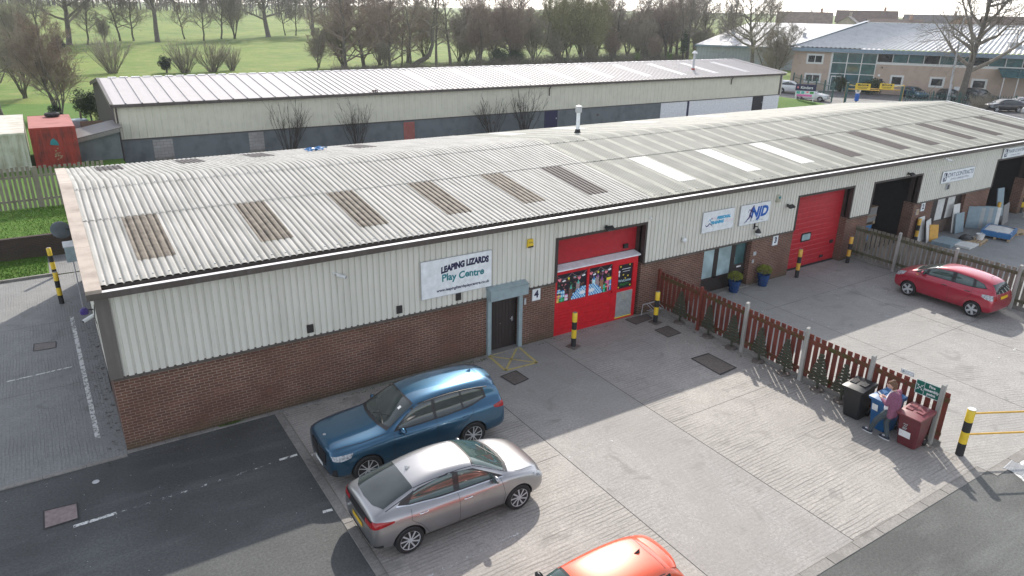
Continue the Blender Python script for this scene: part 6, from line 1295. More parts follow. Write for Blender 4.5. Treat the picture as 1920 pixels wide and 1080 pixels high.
far_car((89.6, 48.5, 0), R(-60), 'white van roof behind the railings below the office windows', 'paint_white', SUV, 2.865, .865, .37)
# ------------------------------------------------------------------ the long shed behind
shed = thing('back_shed', (4, 38, 0), 0, 'long pale shed with white ribbed roof behind the main unit', 'industrial building')
SW, SD, SE_, SR_ = 69.2, 15.6, 4.02, 5.05
def srz(y): return SE_+(SR_-SE_)*(y+.3)/(SD/2+.3) if y < SD/2 else SR_-(SR_-SE_)*(y-SD/2)/(SD/2+.3)
m = MB(); x = 0; xs = []
while x < SW: xs += [(x, 0), (x+.30, 0), (x+.33, -.03), (x+.37, -.03), (x+.40, 0)]; x += .5
m.grid([[(a, b-.02, 1.66) for a, b in xs], [(a, b-.02, 3.9) for a, b in xs]]); m.build('cladding', 'shed_cladding', shed, fix=False)
m = MB(); m.box(0, 50.4, 0, .3, -.1, 1.66); m.build('rendered_wall', 'render_grey', shed); MB().box(50.41, SW, -.01, .3, -.1, 1.66).build('white_wall', 'tarp_white', shed)
MB().box(.0, SW, .05, .3, 1.661, 3.95).build('inner_lining', 'interior', shed); MB().box(.3, SW, SD-.3, SD, -.1, 4.0).build('rear_wall', 'render_grey', shed)
for xx, nm in ((0, 'gable_brown'), (SW, 'gable_brown')):
    m = MB(); ys = [k*.26 for k in range(61)]; sg = -1 if xx == 0 else 1
    lo = [(xx+sg*(.03 if k % 2 else 0), y, -.1) for k, y in enumerate(ys)]; m.grid([lo, [(a, y, srz(y)-.03) for a, y, _ in lo]]); m.build('gable_wall', nm, shed, fix=False)
m = MB(); m.box(-.02, SW+.02, -.06, -.02, 1.6, 1.68); m.build('drip_flashing', 'trim', shed); m = MB(); m.box(-.15, SW+.2, -.42, -.28, 3.86, 4.06); m.box(-.15, SW+.2, -.28, 0, 3.86, 3.9); m.build('gutter', 'trim', shed)
m = MB(); xs = []; x = -.15; k = 0
while x < SW+.15: w_ = 1.0 if x < 13 else .5; xs += [(x, 0), (x+w_-.12, 0), (x+w_-.10, .06), (x+w_-.05, .06), (x+w_-.03, 0)]; x += w_
m.grid([[(a, y, srz(y)+.05+b) for a, b in xs] for y in (-.32, 3.8, SD/2)]); m.grid([[(a, y, srz(y)+.05+b) for a, b in xs] for y in (SD/2, 12, SD+.3)]); rf = m.build('roof', 'shed_roof', shed, fix=False)
for k in range(9):
    x = 24.0+k*5.0; m = MB(); m.grid([[(x, y, srz(y)+.062), (x+.85, y, srz(y)+.062)] for y in (1.0, 6.6)]); m.build('skylight', 'white', rf)
m = MB(); [m.box(a, a+.55, SD/2-.2, SD/2+.2, SR_+.04, SR_+.09) for a in [.6+q*.8 for q in range(85)]]; m.build('ridge_vent', 'gutter_lip', rf)
m = MB()
for sx, t in ((-.2, .02), (SW, .2)):
    for a, b in ((-.36, SD/2), (SD/2, SD+.3)): m.add([(sx, a, srz(a)+.08), (sx+.2, a, srz(a)+.08), (sx+.2, b, srz(b)+.08), (sx, b, srz(b)+.08), (sx, a, srz(a)-.2), (sx, b, srz(b)-.2)], [(0, 1, 2, 3), (4, 0, 3, 5)])
m.build('barge_trim', 'trim', shed)
def dpipe(x, z0, z1): m = MB(); m.tube([(x, -.32, 3.9), (x, -.1, 3.6), (x, -.1, z0)], .055, 8); return m.build('downpipe', 'trim', shed, smooth=50)
dpipe(.12, .0, 0); dpipe(36.0, 3.0, 0); dpipe(60.6, 3.1, 0); MB().box(SW-.35, SW+.02, -.05, -.0, 1.68, 3.86).build('corner_trim', 'trim', shed)
for a, b, z1, mt in ((2.05, 3.35, 1.5, 'block'), (8.6, 9.7, 1.55, 'block'), (21.2, 22.2, 1.5, 'red_rust_top')): MB().box(a, b, -.03, -.002, -.1, z1).build('blocked_opening', mt, shed)
for a, b in ((35.6, 37.1), (64.6, 66.4)): d_ = MB().box(a, b, -.03, .0, 0, 1.64).build('door', 'navy' if a < 40 else 'black_matt', shed); MB().box(b-.2, b-.12, -.06, -.03, .8, .95).build('handle', 'galv', d_)
MB().box(54.2, 54.5, -.03, -.011, 0, 1.64).build('post_strip', 'navy', shed); MB().box(8.0, 8.06, -.02, 0, 0, 1.6)
for x in (30.0, 42.0): MB().lathe([(.12, -.03), (.12, .0)], (x, 0, .9), 10, 'y').build('wall_vent', 'tile_brown', shed)
o = thing('roof_flue', (61.7, 41, srz(3.0)+.04), 0, 'slim steel flue with conical cap on the back shed roof', 'flue'); MB().tube([(0, 0, 0), (0, 0, 1.75)], .13, 10).build('pipe', 'galv', o, smooth=60); MB().lathe([(.3, 1.75), (.28, 1.85), (.02, 2.05)], n=12).build('cowl', 'gutter_lip', o); MB().lathe([(.2, 0), (.2, .18)], n=12).build('collar', 'red_rust', o)
o = thing('roof_debris', (22.6, 37.75, 4.08), 0, 'reddish clump of debris in the gutter of the back shed', 'debris'); m = MB(); rr = random.Random(3)
for k in range(14): c_ = Vector((rr.gauss(0, .16), rr.gauss(0, .04), rr.uniform(0, .14))); m.obox(c_, (.12, .06, .05), Euler((rr.random()*3, rr.random()*3, 0)).to_matrix())
m.build('rubble', 'tile_brown', o)
# lean-to beside its left end
o = thing('lean_to', (0.4, 36.4, .6), 0, 'grey rendered lean-to with sloping tin roof left of the back shed', 'outhouse')
MB().prism([(.3, -.7), (3.55, -.7), (3.55, 2.05), (.3, 1.42)], lambda u, v, d: (u, d, v), 0, 3.5).build('wall', 'render_grey', o)
m = MB(); m.add([(.0, -.35, 1.46), (3.75, -.35, 2.22), (3.75, 3.6, 2.22), (.0, 3.6, 1.46), (.0, -.35, 1.38), (3.75, -.35, 2.14), (3.75, 3.6, 2.14), (.0, 3.6, 1.38)], [(0, 1, 2, 3), (4, 5, 1, 0), (7, 6, 5, 4), (0, 3, 7, 4), (1, 5, 6, 2)]); m.build('roof', 'trim_grey', o)
m = MB(); m.add([(.0, -.36, 1.15), (3.6, -.36, 1.9), (3.6, -.36, 2.13), (.0, -.36, 1.37), (.0, -.1, 1.15), (3.6, -.1, 1.9)], [(0, 1, 2, 3), (0, 4, 5, 1)]); m.build('fascia', 'kerb', o); m = MB(); m.box(.0, .7, -.5, -.34, 1.2, 1.30); m.build('board_end', 'amber', o); MB().box(.22, .32, -.05, 0, -.7, 1.35).build('corner_post', 'cont_white', o); MB().box(.5, .8, -.42, -.365, 1.02, 1.18).build('bracket', 'white', o)
# containers
def container(loc, lx, ly, h, wall, top, label):
    o = thing('shipping_container', loc, 0, label, 'container', 'containers on the upper lawn'); m = MB(); xs = []; x = 0
    while x < lx-.01: xs += [(x, 0), (x+.12, 0), (x+.15, .035), (x+.25, .035)]; x += .28
    xs = [(min(a, lx), b) for a, b in xs]+[(lx, 0)]
    m.grid([[(a, b+.03, .12) for a, b in xs], [(a, b+.03, h-.1) for a, b in xs]]); ys = [(y[0]*ly/lx, y[1]) for y in xs]
    for sx in (0, lx): m.grid([[(sx+(.0 if sx == 0 else -.035)+b*(1 if sx == 0 else 0)+.0, a, .12) for a, b in ys], [(sx+(.0 if sx == 0 else -.035)+b*(1 if sx == 0 else 0), a, h-.1) for a, b in ys]])
    m.quad((0, ly, .1), (lx, ly, .1), (lx, ly, h), (0, ly, h)); m.build('wall', wall, o, fix=False)
    m = MB(); m.box(-.02, lx+.02, 0, .1, h-.1, h+.02); m.box(-.02, lx+.02, 0, .1, 0, .12); [m.box(a, a+.12, .0, .12, .12, h-.1) for a in (-.02, lx-.1)]; m.build('frame', wall, o); MB().box(.0, lx, .1, ly, h-.05, h-.01).build('roof', top, o); return o
c_ = container((-1.0, 35.2, .66), 2.45, 6.0, 2.5, 'red_rust', 'red_rust_top', 'rusty red shipping container with a green patch beyond the timber fence')
MB().add([(.95, -.012, 1.45), (1.42, -.012, 1.38), (1.38, -.012, 1.62), (1.18, -.012, 1.86), (1.0, -.012, 1.7)], [(0, 1, 2, 3, 4)]).build('sticker', 'teal', c_); m = MB(); rr = random.Random(4)
for k in range(22): disc(m, 1.25+rr.gauss(0, .12), .85+rr.gauss(0, .16), .05, .03, -.014)
m.build('graffiti', 'wood_pale', c_)
container((-4.35, 34.6, .66), 3.1, 9.0, 2.35, 'cont_white', 'cont_white_top', 'dirty white shipping container left of the red one')
o = thing('tyre', (.45, 40.3, 3.2), 0, 'black tyre lying on the red container roof', 'tyre'); MB().lathe([(.3, 0), (.42, 0), (.46, .06), (.46, .16), (.42, .22), (.3, .22), (.27, .11), (.3, 0)], n=20).build('tread', 'rubber', o, smooth=50); MB().lathe([(.26, .1), (.26, .12)], n=16).build('core', 'black', o)
o = thing('tank', (2.0, 42.5, .6), 0, 'grey oil tank between the red container and the back shed', 'tank'); MB().lathe([(.55, 0), (.6, .1), (.6, 1.9), (.55, 2.0), (.1, 2.08)], n=20).build('body', 'steel', o, smooth=40); MB().tube([(.2, 0, 2.0), (.2, 0, 2.5)], .06, 8).build('pipe', 'tile_brown', o)
o = MB().box(-.7, .7, -.04, .04, 0, 2.1).build('timber_screen', 'ply', bevel=.01); o.location = (2.7, 40.6, .6); tag(o, 'brown timber panel standing left of the back shed gable', 'panel')
o = thing('wire_fence', (-4, 46, .5), 0, 'thin rusty wire fence under the trees left of the containers', 'fence'); m = MB(); [m.tube([(-10+k*3, 0, 0), (-10+k*3, 0, 1.7)], .04, 6) for k in range(5)]; m.build('post', 'tile_brown', o); m = MB(); [m.tube([(-10, 0, z), (2.5, 0, z)], .02, 4) for z in (.8, 1.2, 1.6)]; m.build('rail', 'tile_brown', o)
# ------------------------------------------------------------------ far estate: railings, gate, barrier arms, signs
def palisade(a, b, label, h=2.4, gap=.28):
    a, b = Vector(a), Vector(b); L = (b-a).length; o = thing('palisade_fence', a, math.atan2((b-a).y, (b-a).x), label, 'fence', 'green palisade fences'); m = MB(); x = 0
    while x < L: m.add([(x-.035, 0, .05), (x+.035, 0, .05), (x+.035, 0, h-.1), (x, 0, h), (x-.035, 0, h-.1)], [(0, 1, 2, 3, 4)]); x += gap
    m.box(0, L, .01, .05, .4, .46); m.box(0, L, .01, .05, h-.5, h-.44); m.build('paling', 'green_steel', o, fix=False); n = max(2, int(L/2.75)+1)
    for k in range(n): MB().box(k*L/(n-1)-.07, k*L/(n-1)+.07, .05, .19, 0, h+.1).build('post', 'green_steel', o)
    return o
palisade((91.6, 50.2, .1), (84.0, 38.5, .05), 'green palisade fence beside the grass bank and estate sign'); palisade((95.2, 35.2, 0), (101.5, 25.0, 0), 'green palisade fence in front of the distant parked cars', 1.5)
def gatepost(loc, h, label): o = thing('gate_post', loc, .6, label, 'gate post', 'gate posts'); MB().box(-.14, .14, -.14, .14, 0, h).build('post', 'green_steel', o); MB().box(-.17, .17, -.17, .17, h, h+.05).build('cap', 'green_steel', o)
gatepost((84.9, 37.1, 0), 2.6, 'tall green gate post left of the blue parking machine'); gatepost((94.6, 35.6, 0), 1.9, 'short dark gate post at the right of the far entrance')
def arm(loc, rz, ln, ht, label, fl=1):
    o = thing('height_barrier', loc, rz, label, 'barrier', 'yellow barrier arms'); MB().tube([(0, 0, 0), (0, 0, ht+.65)], .08, 8).build('post', 'amber', o); MB().tube([(0, 0, ht), (ln, 0, ht)], .05, 8).build('arm', 'amber', o); MB().tube([(0, 0, ht+.65), (ln*.35, 0, ht+.3), (ln*.62, 0, ht+.03)], .03, 6).build('stay', 'yellow', o)
    xa = ln*.26; s = MB().box(xa, xa+1.7, -.09*fl, -.06*fl, ht, ht+.75).build('board', 'yellow', o); m = MB(); m.box(xa+.25, xa+1.45, -.096*fl, -.0901*fl, ht+.46, ht+.66); m.build('band', 'black', s); lettering(s, 'CAUTION', .18, lambda u, v, d: (xa+.85+u*fl, (-.098-d)*fl, ht+.56+v), 'yellow', bold=.006)
    m = MB(); [m.box(xa+.25+.1*k, xa+1.45-.1*k, -.096*fl, -.0901*fl, ht+.28-.13*k, ht+.33-.13*k) for k in range(2)]; m.build('print', 'black', s)
arm((85.2, 37.4, 0), R(-56), 3.8, 1.85, 'left yellow barrier arm with yellow caution board'); arm((94.7, 35.5, 0), R(124), 4.4, 1.45, 'right yellow barrier arm with yellow caution board', -1)
o = thing('parking_machine', (87.0, 36.9, 0), R(-50), 'blue pay post with round white sign by the far gate', 'parking machine'); MB().box(-.24, .24, -.2, .2, .35, 1.25).build('case', 'blue_ink', o, bevel=.03); MB().tube([(0, 0, 0), (0, 0, .35)], .09, 8).build('post', 'black', o); MB().lathe([(.34, -.03), (.34, .02)], (0, 0, 1.6), 18, 'y').build('round_sign', 'white', o); m = MB(); m.lathe([(.17, -.036), (.17, -.031)], (0, 0, 1.6), 14, 'y'); m.build('symbol', 'steel', o)
o = thing('estate_sign', (80.6, 39.9, .5), R(-48), 'navy white and pink estate board on white legs on the grass bank', 'sign'); m = MB(); [MB().box(a, a+.12, .0, .08, -.5, .9).build('leg', 'white', o) for a in (-1.1, .98)]
bd = MB().box(-1.15, 1.15, -.05, 0, .35, 1.05).build('board', 'signwhite', o); MB().box(-1.2, 1.2, -.06, .01, 1.051, 1.85).build('header', 'navy', o); lettering(o, 'Kinders', .46, lambda u, v, d: (.12+u, -.065-d, 1.43+v), 'white', bold=.012); m = MB(); m.box(-1.0, -.82, -.066, -.061, 1.34, 1.54); m.build('logo', 'm_hot', o); MB().box(-.95, .85, -.056, -.051, .12+.25, .62).build('strip', 'm_pink', bd); m = MB(); m.cur = 0; m.box(-1.0, -.6, -.056, -.051, .68, 1.0); m.box(-.45, -.1, -.056, -.051, .68, 1.0); m.cur = 1; m.box(.15, .4, -.056, -.051, .8, 1.0); m.cur = 2; m.box(.55, 1.0, -.056, -.051, .72, .98); m.build('print', ['m_mint', 'm_hot', 'm_green'], bd)
o = thing('street_lamp', (100.24, 32.45, 0), 0, 'tall grey street lamp in front of the far office', 'street lamp'); MB().tube([(0, 0, 0), (0, 0, 2.2), (.02, .1, 2.25), (.05, .35, 10.3)], [.17, .17, .12, .09], 10).build('post', 'galv', o, smooth=50); MB().tube([(.05, .35, 10.3), (.6, -.5, 10.7), (1.2, -1.4, 10.95)], .06, 8).build('arm', 'galv', o); MB().obox((1.45, -1.8, 10.98), (.35, .9, .14), Euler((0, 0, .6)).to_matrix()).build('lamp_head', 'galv', o, bevel=.04)
# ------------------------------------------------------------------ far office
OC = Vector((94.2, 52.6, 0)); OU = Vector((.583, -.813, 0)).normalized(); ON = Vector((.813, .583, 0)).normalized()
off = thing('office_building', OC, math.atan2(OU.y, OU.x), 'two storey buff office with teal glazing and long ribbed grey roof', 'office building')
# local frame: x along the front, y away from the viewer
OL = 46
m = MB()
for a, b, c_, d_ in ((0, 5.3, 0, 5.4), (11.0, OL, 0, 4.0), (5.3, 11.0, 0, .05)): m.box(a, b, 0, .4, c_, d_)
m.add([(0, 0.0, 0), (9.6, 14, 0), (9.6, 14, 9.2), (0, 0.0, 5.6)], [(0, 1, 2, 3)]); m.build('wall', 'office_brick', off)
MB().box(11.0, OL, .02, .4, 4.0, 4.32).build('stone_band', 'slab_white', off); MB().box(0, OL, .42, .5, 0, 5.6).build('inner_lining', 'interior', off)
def owin(a, b, c_, d_, n=1, mat='glass_dark', fw=.26):
    f_ = MB(); f_.box(a-fw, b+fw, -.05, .0, c_-fw, c_); f_.box(a-fw, b+fw, -.05, 0, d_, d_+fw); f_.box(a-fw, a, -.05, 0, c_, d_); f_.box(b, b+fw, -.05, 0, c_, d_)
    for k in range(1, n): x = a+(b-a)*k/n; f_.box(x-.05, x+.05, -.04, 0, c_, d_)
    w_ = f_.build('window', 'slab_white', off); MB().box(a, b, -.03, -.002, c_, d_).build('pane', mat, w_)
owin(2.1, 3.9, 3.95, 4.85, 2); owin(2.15, 3.95, 1.3, 2.15, 2); owin(13.5, 14.7, 1.4, 2.4); owin(18.45, 19.8, 1.5, 2.4); owin(23.5, 24.9, 1.5, 2.4)
m = MB(); xs = [5.3, 7.3, 9.2, 11.1]; zs = [0.05, .95, 2.5, 4.0, 5.4]
[m.box(x-.06, x+.06, -.08, .0, 0, 5.4) for x in xs]; [m.box(5.3, 11.1, -.07, -.001, z-.05, z+.05) for z in zs[1:]]; m.box(5.1, 5.24, -.06, .05, 0, 5.4); gl = m.build('curtain_wall_frame', 'slab_white', off)
for i in range(3):
    for k in range(4): MB().box(xs[i]+.06, xs[i+1]-.06, -.03, -.01, zs[k]+.05, zs[k+1]-.05).build('pane', 'glass_teal', gl)
m = MB(); m.box(5.5, 6.9, -.10, -.081, .05, 2.2); dd = m.build('door', 'slab_white', off); MB().box(5.62, 6.15, -.115, -.101, .2, 2.05).build('pane', 'glass_teal', dd); MB().box(6.25, 6.78, -.115, -.101, .2, 2.05).build('pane', 'glass_teal', dd)
x = 11.15; k = 0
bandm = MB()
while x < OL-1: MB().box(x+.08, x+1.84, .02, .1, 4.34, 5.36).build('clerestory_pane', 'glass_teal' if k % 3 else 'glass_dark', off); bandm.box(x-.04, x+.06, -.02, .2, 4.33, 5.4); x += 1.95; k += 1
bandm.build('mullion', 'slab_white', off); MB().box(0, OL, -.1, .38, 5.40, 5.56).build('head_band', 'slab_white', off)
MB().box(-.3, OL, -.75, -.45, 5.45, 5.95).build('fascia', 'office_blue', off); MB().quad((-.3, -.45, 5.47), (OL, -.45, 5.47), (OL, .4, 5.47), (-.3, .4, 5.47)).build('soffit', 'office_blue', off)
m = MB(); N = 150; rows = []
for d_, z, xa in ((-.78, 5.97, -.4), (14.0, 9.25, 9.8)): rows.append([(xa+(OL-xa)*i/N, d_, z+(.15 if (i % 2) else 0)) for i in range(N+1)])
m.grid(rows); m.grid([[(9.8, 14, 9.25), (OL, 14, 9.25)], [(14, 28, 6), (OL, 28, 6)]]); m.build('roof', 'office_roof', off, fix=False)
m = MB(); m.add([(-.75, -.9, 5.75), (9.5, 14.1, 9.05), (9.5, 14.1, 9.6), (-.75, -.9, 6.15), (-.2, -.9, 6.17), (10.1, 14.1, 9.62)], [(0, 1, 2, 3), (3, 2, 5, 4)]); m.build('verge_fascia', 'office_blue', off); MB().box(9.8, OL, 13.8, 14.2, 9.22, 9.42).build('ridge_trim', 'slab_white', off)
MB().box(27.2, 28.6, 2.5, 4.3, 6.3, 7.4).build('roof_box', 'galv', off)
m = MB(); [MB().box(26.3+k*1.6, 26.4+k*1.6, -3.2, -3.1, 0, 3.2).build('canopy_post', 'slab_white', off) for k in range(4)]; MB().add([(26, -3.5, 3.2), (34, -3.5, 3.2), (34, 0, 4.2), (26, 0, 4.2)], [(0, 1, 2, 3)]).build('canopy_roof', 'glass_teal', off)
for a, z, w_, h_, mt in ((11.9, 2.35, .4, .3, 'navy'), (21.4, 1.6, .8, .5, 'signwhite'), (11.6, 3.0, .3, .25, 'white')): MB().box(a, a+w_, -.05, -.001, z-.6, z-.6+h_).build('wall_plaque', mt, off)
MB().box(11.9, 12.0, -.5, 0, 3.5, 3.7).build('camera_bracket', 'black', off)
hd = thing('clipped_hedge', OC+OU*11.0+ON*-1.6, math.atan2(OU.y, OU.x), 'dark clipped hedge beside the office entrance', 'hedge'); 
# white roofed warehouse left of the office
wh = thing('warehouse', (114.0, 90.6, 0), math.atan2(OU.y, OU.x), 'blue-grey warehouse with broad white roof behind the bare trees', 'warehouse'); WL = 34
m = MB(); N = 120; m.grid([[(WL*i/N, (.06 if i % 2 else 0), -.3) for i in range(N+1)], [(WL*i/N, (.06 if i % 2 else 0), 4.2) for i in range(N+1)]]); m.add([(0, 0, -.3), (8, 22, -.3), (8, 22, 8.4), (0, 0, 4.2)], [(0, 1, 2, 3)]); m.build('wall', 'warehouse_wall', wh, fix=False)
m = MB(); m.grid([[(-.4, -.5, 4.2), (WL, -.5, 4.2)], [(8, 22, 8.4), (WL, 22, 8.4)], [(14, 42, 5), (WL, 42, 5)]]); m.build('roof', 'white_roof', wh, fix=False); MB().box(-.4, WL, -.6, -.5, 3.9, 4.25).build('gutter', 'office_blue', wh); m = MB(); [m.box(5.5+k*7, 6.2+k*7, 9, 9.6, 5.9, 6.8) for k in range(4)]; m.build('roof_vent', 'galv', wh)
# houses on the rise beyond
def house(loc, rz, w_, d_, h, rh, wall, roof_, label):
    o = thing('house', loc, rz, label, 'house', 'houses on the far rise'); MB().box(-w_/2, w_/2, -d_/2, d_/2, -1, h).build('wall', wall, o)
    for s_ in (-1, 1): MB().add([(s_*w_/2, -d_/2, h), (s_*w_/2, d_/2, h), (s_*w_/2, 0, h+rh)], [(0, 1, 2)]).build('gable', wall, o)
    m = MB(); e = .5; m.add([(-w_/2-e, -d_/2-e, h-.25), (w_/2+e, -d_/2-e, h-.25), (w_/2+e, 0, h+rh+.08), (-w_/2-e, 0, h+rh+.08), (-w_/2-e, d_/2+e, h-.25), (w_/2+e, d_/2+e, h-.25)], [(0, 1, 2, 3), (3, 2, 5, 4)]); m.build('roof', roof_, o); MB().box(w_*.28, w_*.28+.7, -.3, .3, h+rh-.4, h+rh+1.1).build('chimney', wall, o)
    for x in (-w_*.3, 0, w_*.3):
        for z in (1.2, 3.7):
            if z+1.3 < h: f_ = MB().box(x-.65, x+.65, -d_/2-.06, -d_/2, z, z+1.2).build('window', 'slab_white', o); MB().box(x-.55, x+.55, -d_/2-.08, -d_/2-.061, z+.1, z+1.1).build('pane', 'glass_dark', f_)
vz = math.atan2(OU.y, OU.x)
house((187, 120.5, 2.4), vz, 14, 9, 4.9, 3.4, 'house_brick', 'tile_tan', 'large tan roofed house just above the white warehouse roof')
house((193, 110.5, 2.4), vz+1.45, 9, 8, 4.6, 2.8, 'house_render', 'tile_grey', 'grey roofed house end-on right of the tan roofed house')
house((214, 119, 3.0), vz, 16, 9, 5.2, 3.2, 'house_brick', 'tile_brown', 'brown roofed terrace standing highest behind the office gable')
house((200, 101.5, 2.4), vz+.1, 13, 9, 4.4, 2.5, 'house_brick', 'tile_brown', 'low brown roofed house left of centre above the office ridge')
house((212, 97, 2.8), vz, 15, 9, 4.8, 3.0, 'house_render', 'tile_grey', 'long grey roofed house above the middle of the office ridge')
house((210, 87.5, 2.8), vz+1.2, 10, 9, 4.8, 3.0, 'house_brick', 'tile_brown', 'gable-end house left of the big bare tree above the office')
house((216, 79.5, 2.8), vz+.05, 13, 9, 4.8, 2.9, 'house_brick', 'tile_brown', 'brown roofed house directly behind the lamp head')
house((222, 64, 2.8), vz, 18, 9, 4.6, 2.9, 'house_render', 'tile_grey', 'grey roofed row at the far right above the office ridge')
# ------------------------------------------------------------------ trees and shrubs (bare in early spring)
def perp(d):
    a = d.orthogonal().normalized(); return a, d.cross(a)
def seg(m, p0, p1, r0, r1, n):
    d = p1-p0
    if d.length < 1e-5: return
    a, b = perp(d.normalized()); k0 = len(m.v)
    for p, r_ in ((p0, r0), (p1, r1)):
        for k in range(n):
            t = 6.2832*k/n; m.v.append(tuple(p+(a*math.cos(t)+b*math.sin(t))*r_))
    for k in range(n): m.f.append((k0+k, k0+(k+1) % n, k0+n+(k+1) % n, k0+n+k)); m.mi.append(m.cur)
def limb(m, rr, p, d, ln, r0, r1, n, wob, up, ns=4):
    pts = [p.copy()]; q = p.copy(); dd = d.copy(); rad = [r0]
    for i in range(ns):
        dd = (dd+Vector((rr.gauss(0, wob), rr.gauss(0, wob), rr.gauss(0, wob)+up))).normalized(); q2 = q+dd*ln/ns; ra, rb = r0+(r1-r0)*i/ns, r0+(r1-r0)*(i+1)/ns; seg(m, q, q2, ra, rb, n); q = q2; pts.append(q.copy()); rad.append(rb)
    return pts, rad, dd
def grow(mt, mc, rr, base, H, r0, lean=(0, 0), fork=.35, n1=14, n2=8, n3=6, spread=.9, tw=.022, n4=3, l1=.55, multi=1, droop=.0, el0=.35):
    "bare tree: trunk mesh mt, crown mesh mc"
    for s_ in range(multi):
        if multi > 1: a = 6.2832*s_/multi+rr.uniform(-.4, .4); d0 = Vector((math.cos(a)*rr.uniform(.15, .55), math.sin(a)*rr.uniform(.15, .55), 1)).normalized(); hh = H*rr.uniform(.75, 1)
        else: d0 = Vector((lean[0], lean[1], 1)).normalized(); hh = H
        k = 1.0/math.sqrt(multi) if multi > 1 else 1
        b = base+Vector((rr.uniform(-.2, .2)*(multi > 1), rr.uniform(-.2, .2)*(multi > 1), 0))
        seg(mt, b-Vector((0, 0, .3)), b+d0*.35, r0*k*1.5, r0*k*1.05, 8)
        P, Q, _ = limb(mt, rr, b+d0*.3, d0, hh*.9, r0*k, tw*1.2, 7, .09, .05, 9)
        N1 = max(4, int(n1/(multi**.6)))
        for i in range(N1):
            t = fork+(1-fork)*((i+rr.random())/N1)*.98; f = t*(len(P)-1); j = min(int(f), len(P)-2); p = P[j].lerp(P[j+1], f-j); rp = Q[j]+(Q[j+1]-Q[j])*(f-j); a = 2.4*i+rr.uniform(-.5, .5)
            el = (el0+.5*t)*rr.uniform(.8, 1.2); d = Vector((math.cos(a)*math.cos(el), math.sin(a)*math.cos(el), math.sin(el))); ln = hh*l1*(1.12-t*.85)*rr.uniform(.55, 1.3)*spread
            P1, Q1, _ = limb(mc, rr, p, d, ln, min(rp*.72, r0*k*.5), tw*.8, 5, .16, .07-droop, 5)
            for i2 in range(n2):
                t2 = .22+.78*(i2+rr.random())/n2; f = t2*5; j = min(int(f), 4); p2 = P1[j].lerp(P1[j+1], f-j); rp2 = Q1[j]; dd = (P1[j+1]-P1[j]).normalized(); a1, a2 = perp(dd); an = rr.uniform(0, 6.28); d2 = (dd*.7+(a1*math.cos(an)+a2*math.sin(an))*.75+Vector((0, 0, .18-droop))).normalized(); ln2 = ln*.45*(1.15-t2*.6)*rr.uniform(.6, 1.2)
                P2, Q2, _ = limb(mc, rr, p2, d2, ln2, min(rp2*.6, .06), tw*.6, 3, .2, .06-droop, 3)
                for i3 in range(n3):
                    t3 = .15+.85*(i3+rr.random())/n3; f = t3*3; j = min(int(f), 2); p3 = P2[j].lerp(P2[j+1], f-j); dd = (P2[j+1]-P2[j]).normalized(); a1, a2 = perp(dd); an = rr.uniform(0, 6.28); d3 = (dd*.8+(a1*math.cos(an)+a2*math.sin(an))*.7+Vector((0, 0, .12-droop))).normalized(); ln3 = ln2*.55*rr.uniform(.5, 1.2)+.15
                    p4 = p3+d3*ln3; seg(mc, p3, p4, tw*.62, tw*.3, 3)
                    for _k in range(n4):
                        t4 = rr.uniform(.25, 1); d4 = (d3+Vector((rr.gauss(0, .5), rr.gauss(0, .5), rr.gauss(.08, .4)))).normalized(); q = p3+d3*ln3*t4; seg(mc, q, q+d4*ln3*rr.uniform(.35, .7), tw*.45, tw*.25, 3)
def leaf_cloud(m, rr, c, rad, n, size):
    for i in range(n):
        d = Vector((rr.gauss(0, 1), rr.gauss(0, 1), rr.gauss(0, 1))).normalized()*(rr.random()**.4); p = Vector((c[0]+d.x*rad[0], c[1]+d.y*rad[1], c[2]+d.z*rad[2])); a = Vector((rr.gauss(0, 1), rr.gauss(0, 1), rr.gauss(0, 1))).normalized()*size*rr.uniform(.6, 1.3); b = a.orthogonal().normalized()*size*.5; m.quad(p-a, p+b, p+a, p-b)
def clumps(m, rr, c, rad, ncl, nl, size):
    for i in range(ncl):
        d = Vector((rr.gauss(0, 1), rr.gauss(0, 1), rr.gauss(0, 1))).normalized()*(rr.random()**.5)*.85; s_ = rr.uniform(.22, .42); leaf_cloud(m, rr, (c[0]+d.x*rad[0], c[1]+d.y*rad[1], c[2]+d.z*rad[2]), [v*s_ for v in rad], nl, size)
PROTO = {}
def proto(key, name, tm, cm, seed, **kw):
    rr = random.Random(seed); mt, mc = MB(), MB(); grow(mt, mc, rr, Vector((0, 0, 0)), **kw)
    a = bpy.data.meshes.new('trunk'); a.from_pydata(mt.v, [], mt.f); a.materials.append(M[tm]); a.shade_smooth(); b = bpy.data.meshes.new('crown'); b.from_pydata(mc.v, [], mc.f); b.materials.append(M[cm]); PROTO[key] = [name, [('trunk', a), ('crown', b)]]
def proto_extra(key, base, part, mb, mat):
    me = bpy.data.meshes.new(part); me.from_pydata(mb.v, [], mb.f); me.materials.append(M[mat]); PROTO[key] = [PROTO[base][0], PROTO[base][1]+[(part, me)]]
proto('oak', 'bare_tree', 'bark', 'twig', 11, H=17, r0=.42, fork=.19, n1=24, n2=12, n3=8, spread=1.0, tw=.030, l1=.58)
proto('oak2', 'bare_tree', 'bark', 'twig', 23, H=16, r0=.38, fork=.2, n1=22, n2=12, n3=8, spread=1.05, tw=.030, l1=.6)
proto('thin', 'bare_tree', 'bark_green', 'twig', 5, H=11, r0=.17, fork=.18, n1=20, n2=10, n3=6, spread=1.05, tw=.024, l1=.42)
proto('alder', 'bare_tree', 'bark', 'twig_red', 31, H=17.5, r0=.30, fork=.06, n1=36, n2=9, n3=6, spread=.74, tw=.024, l1=.5, el0=.25)
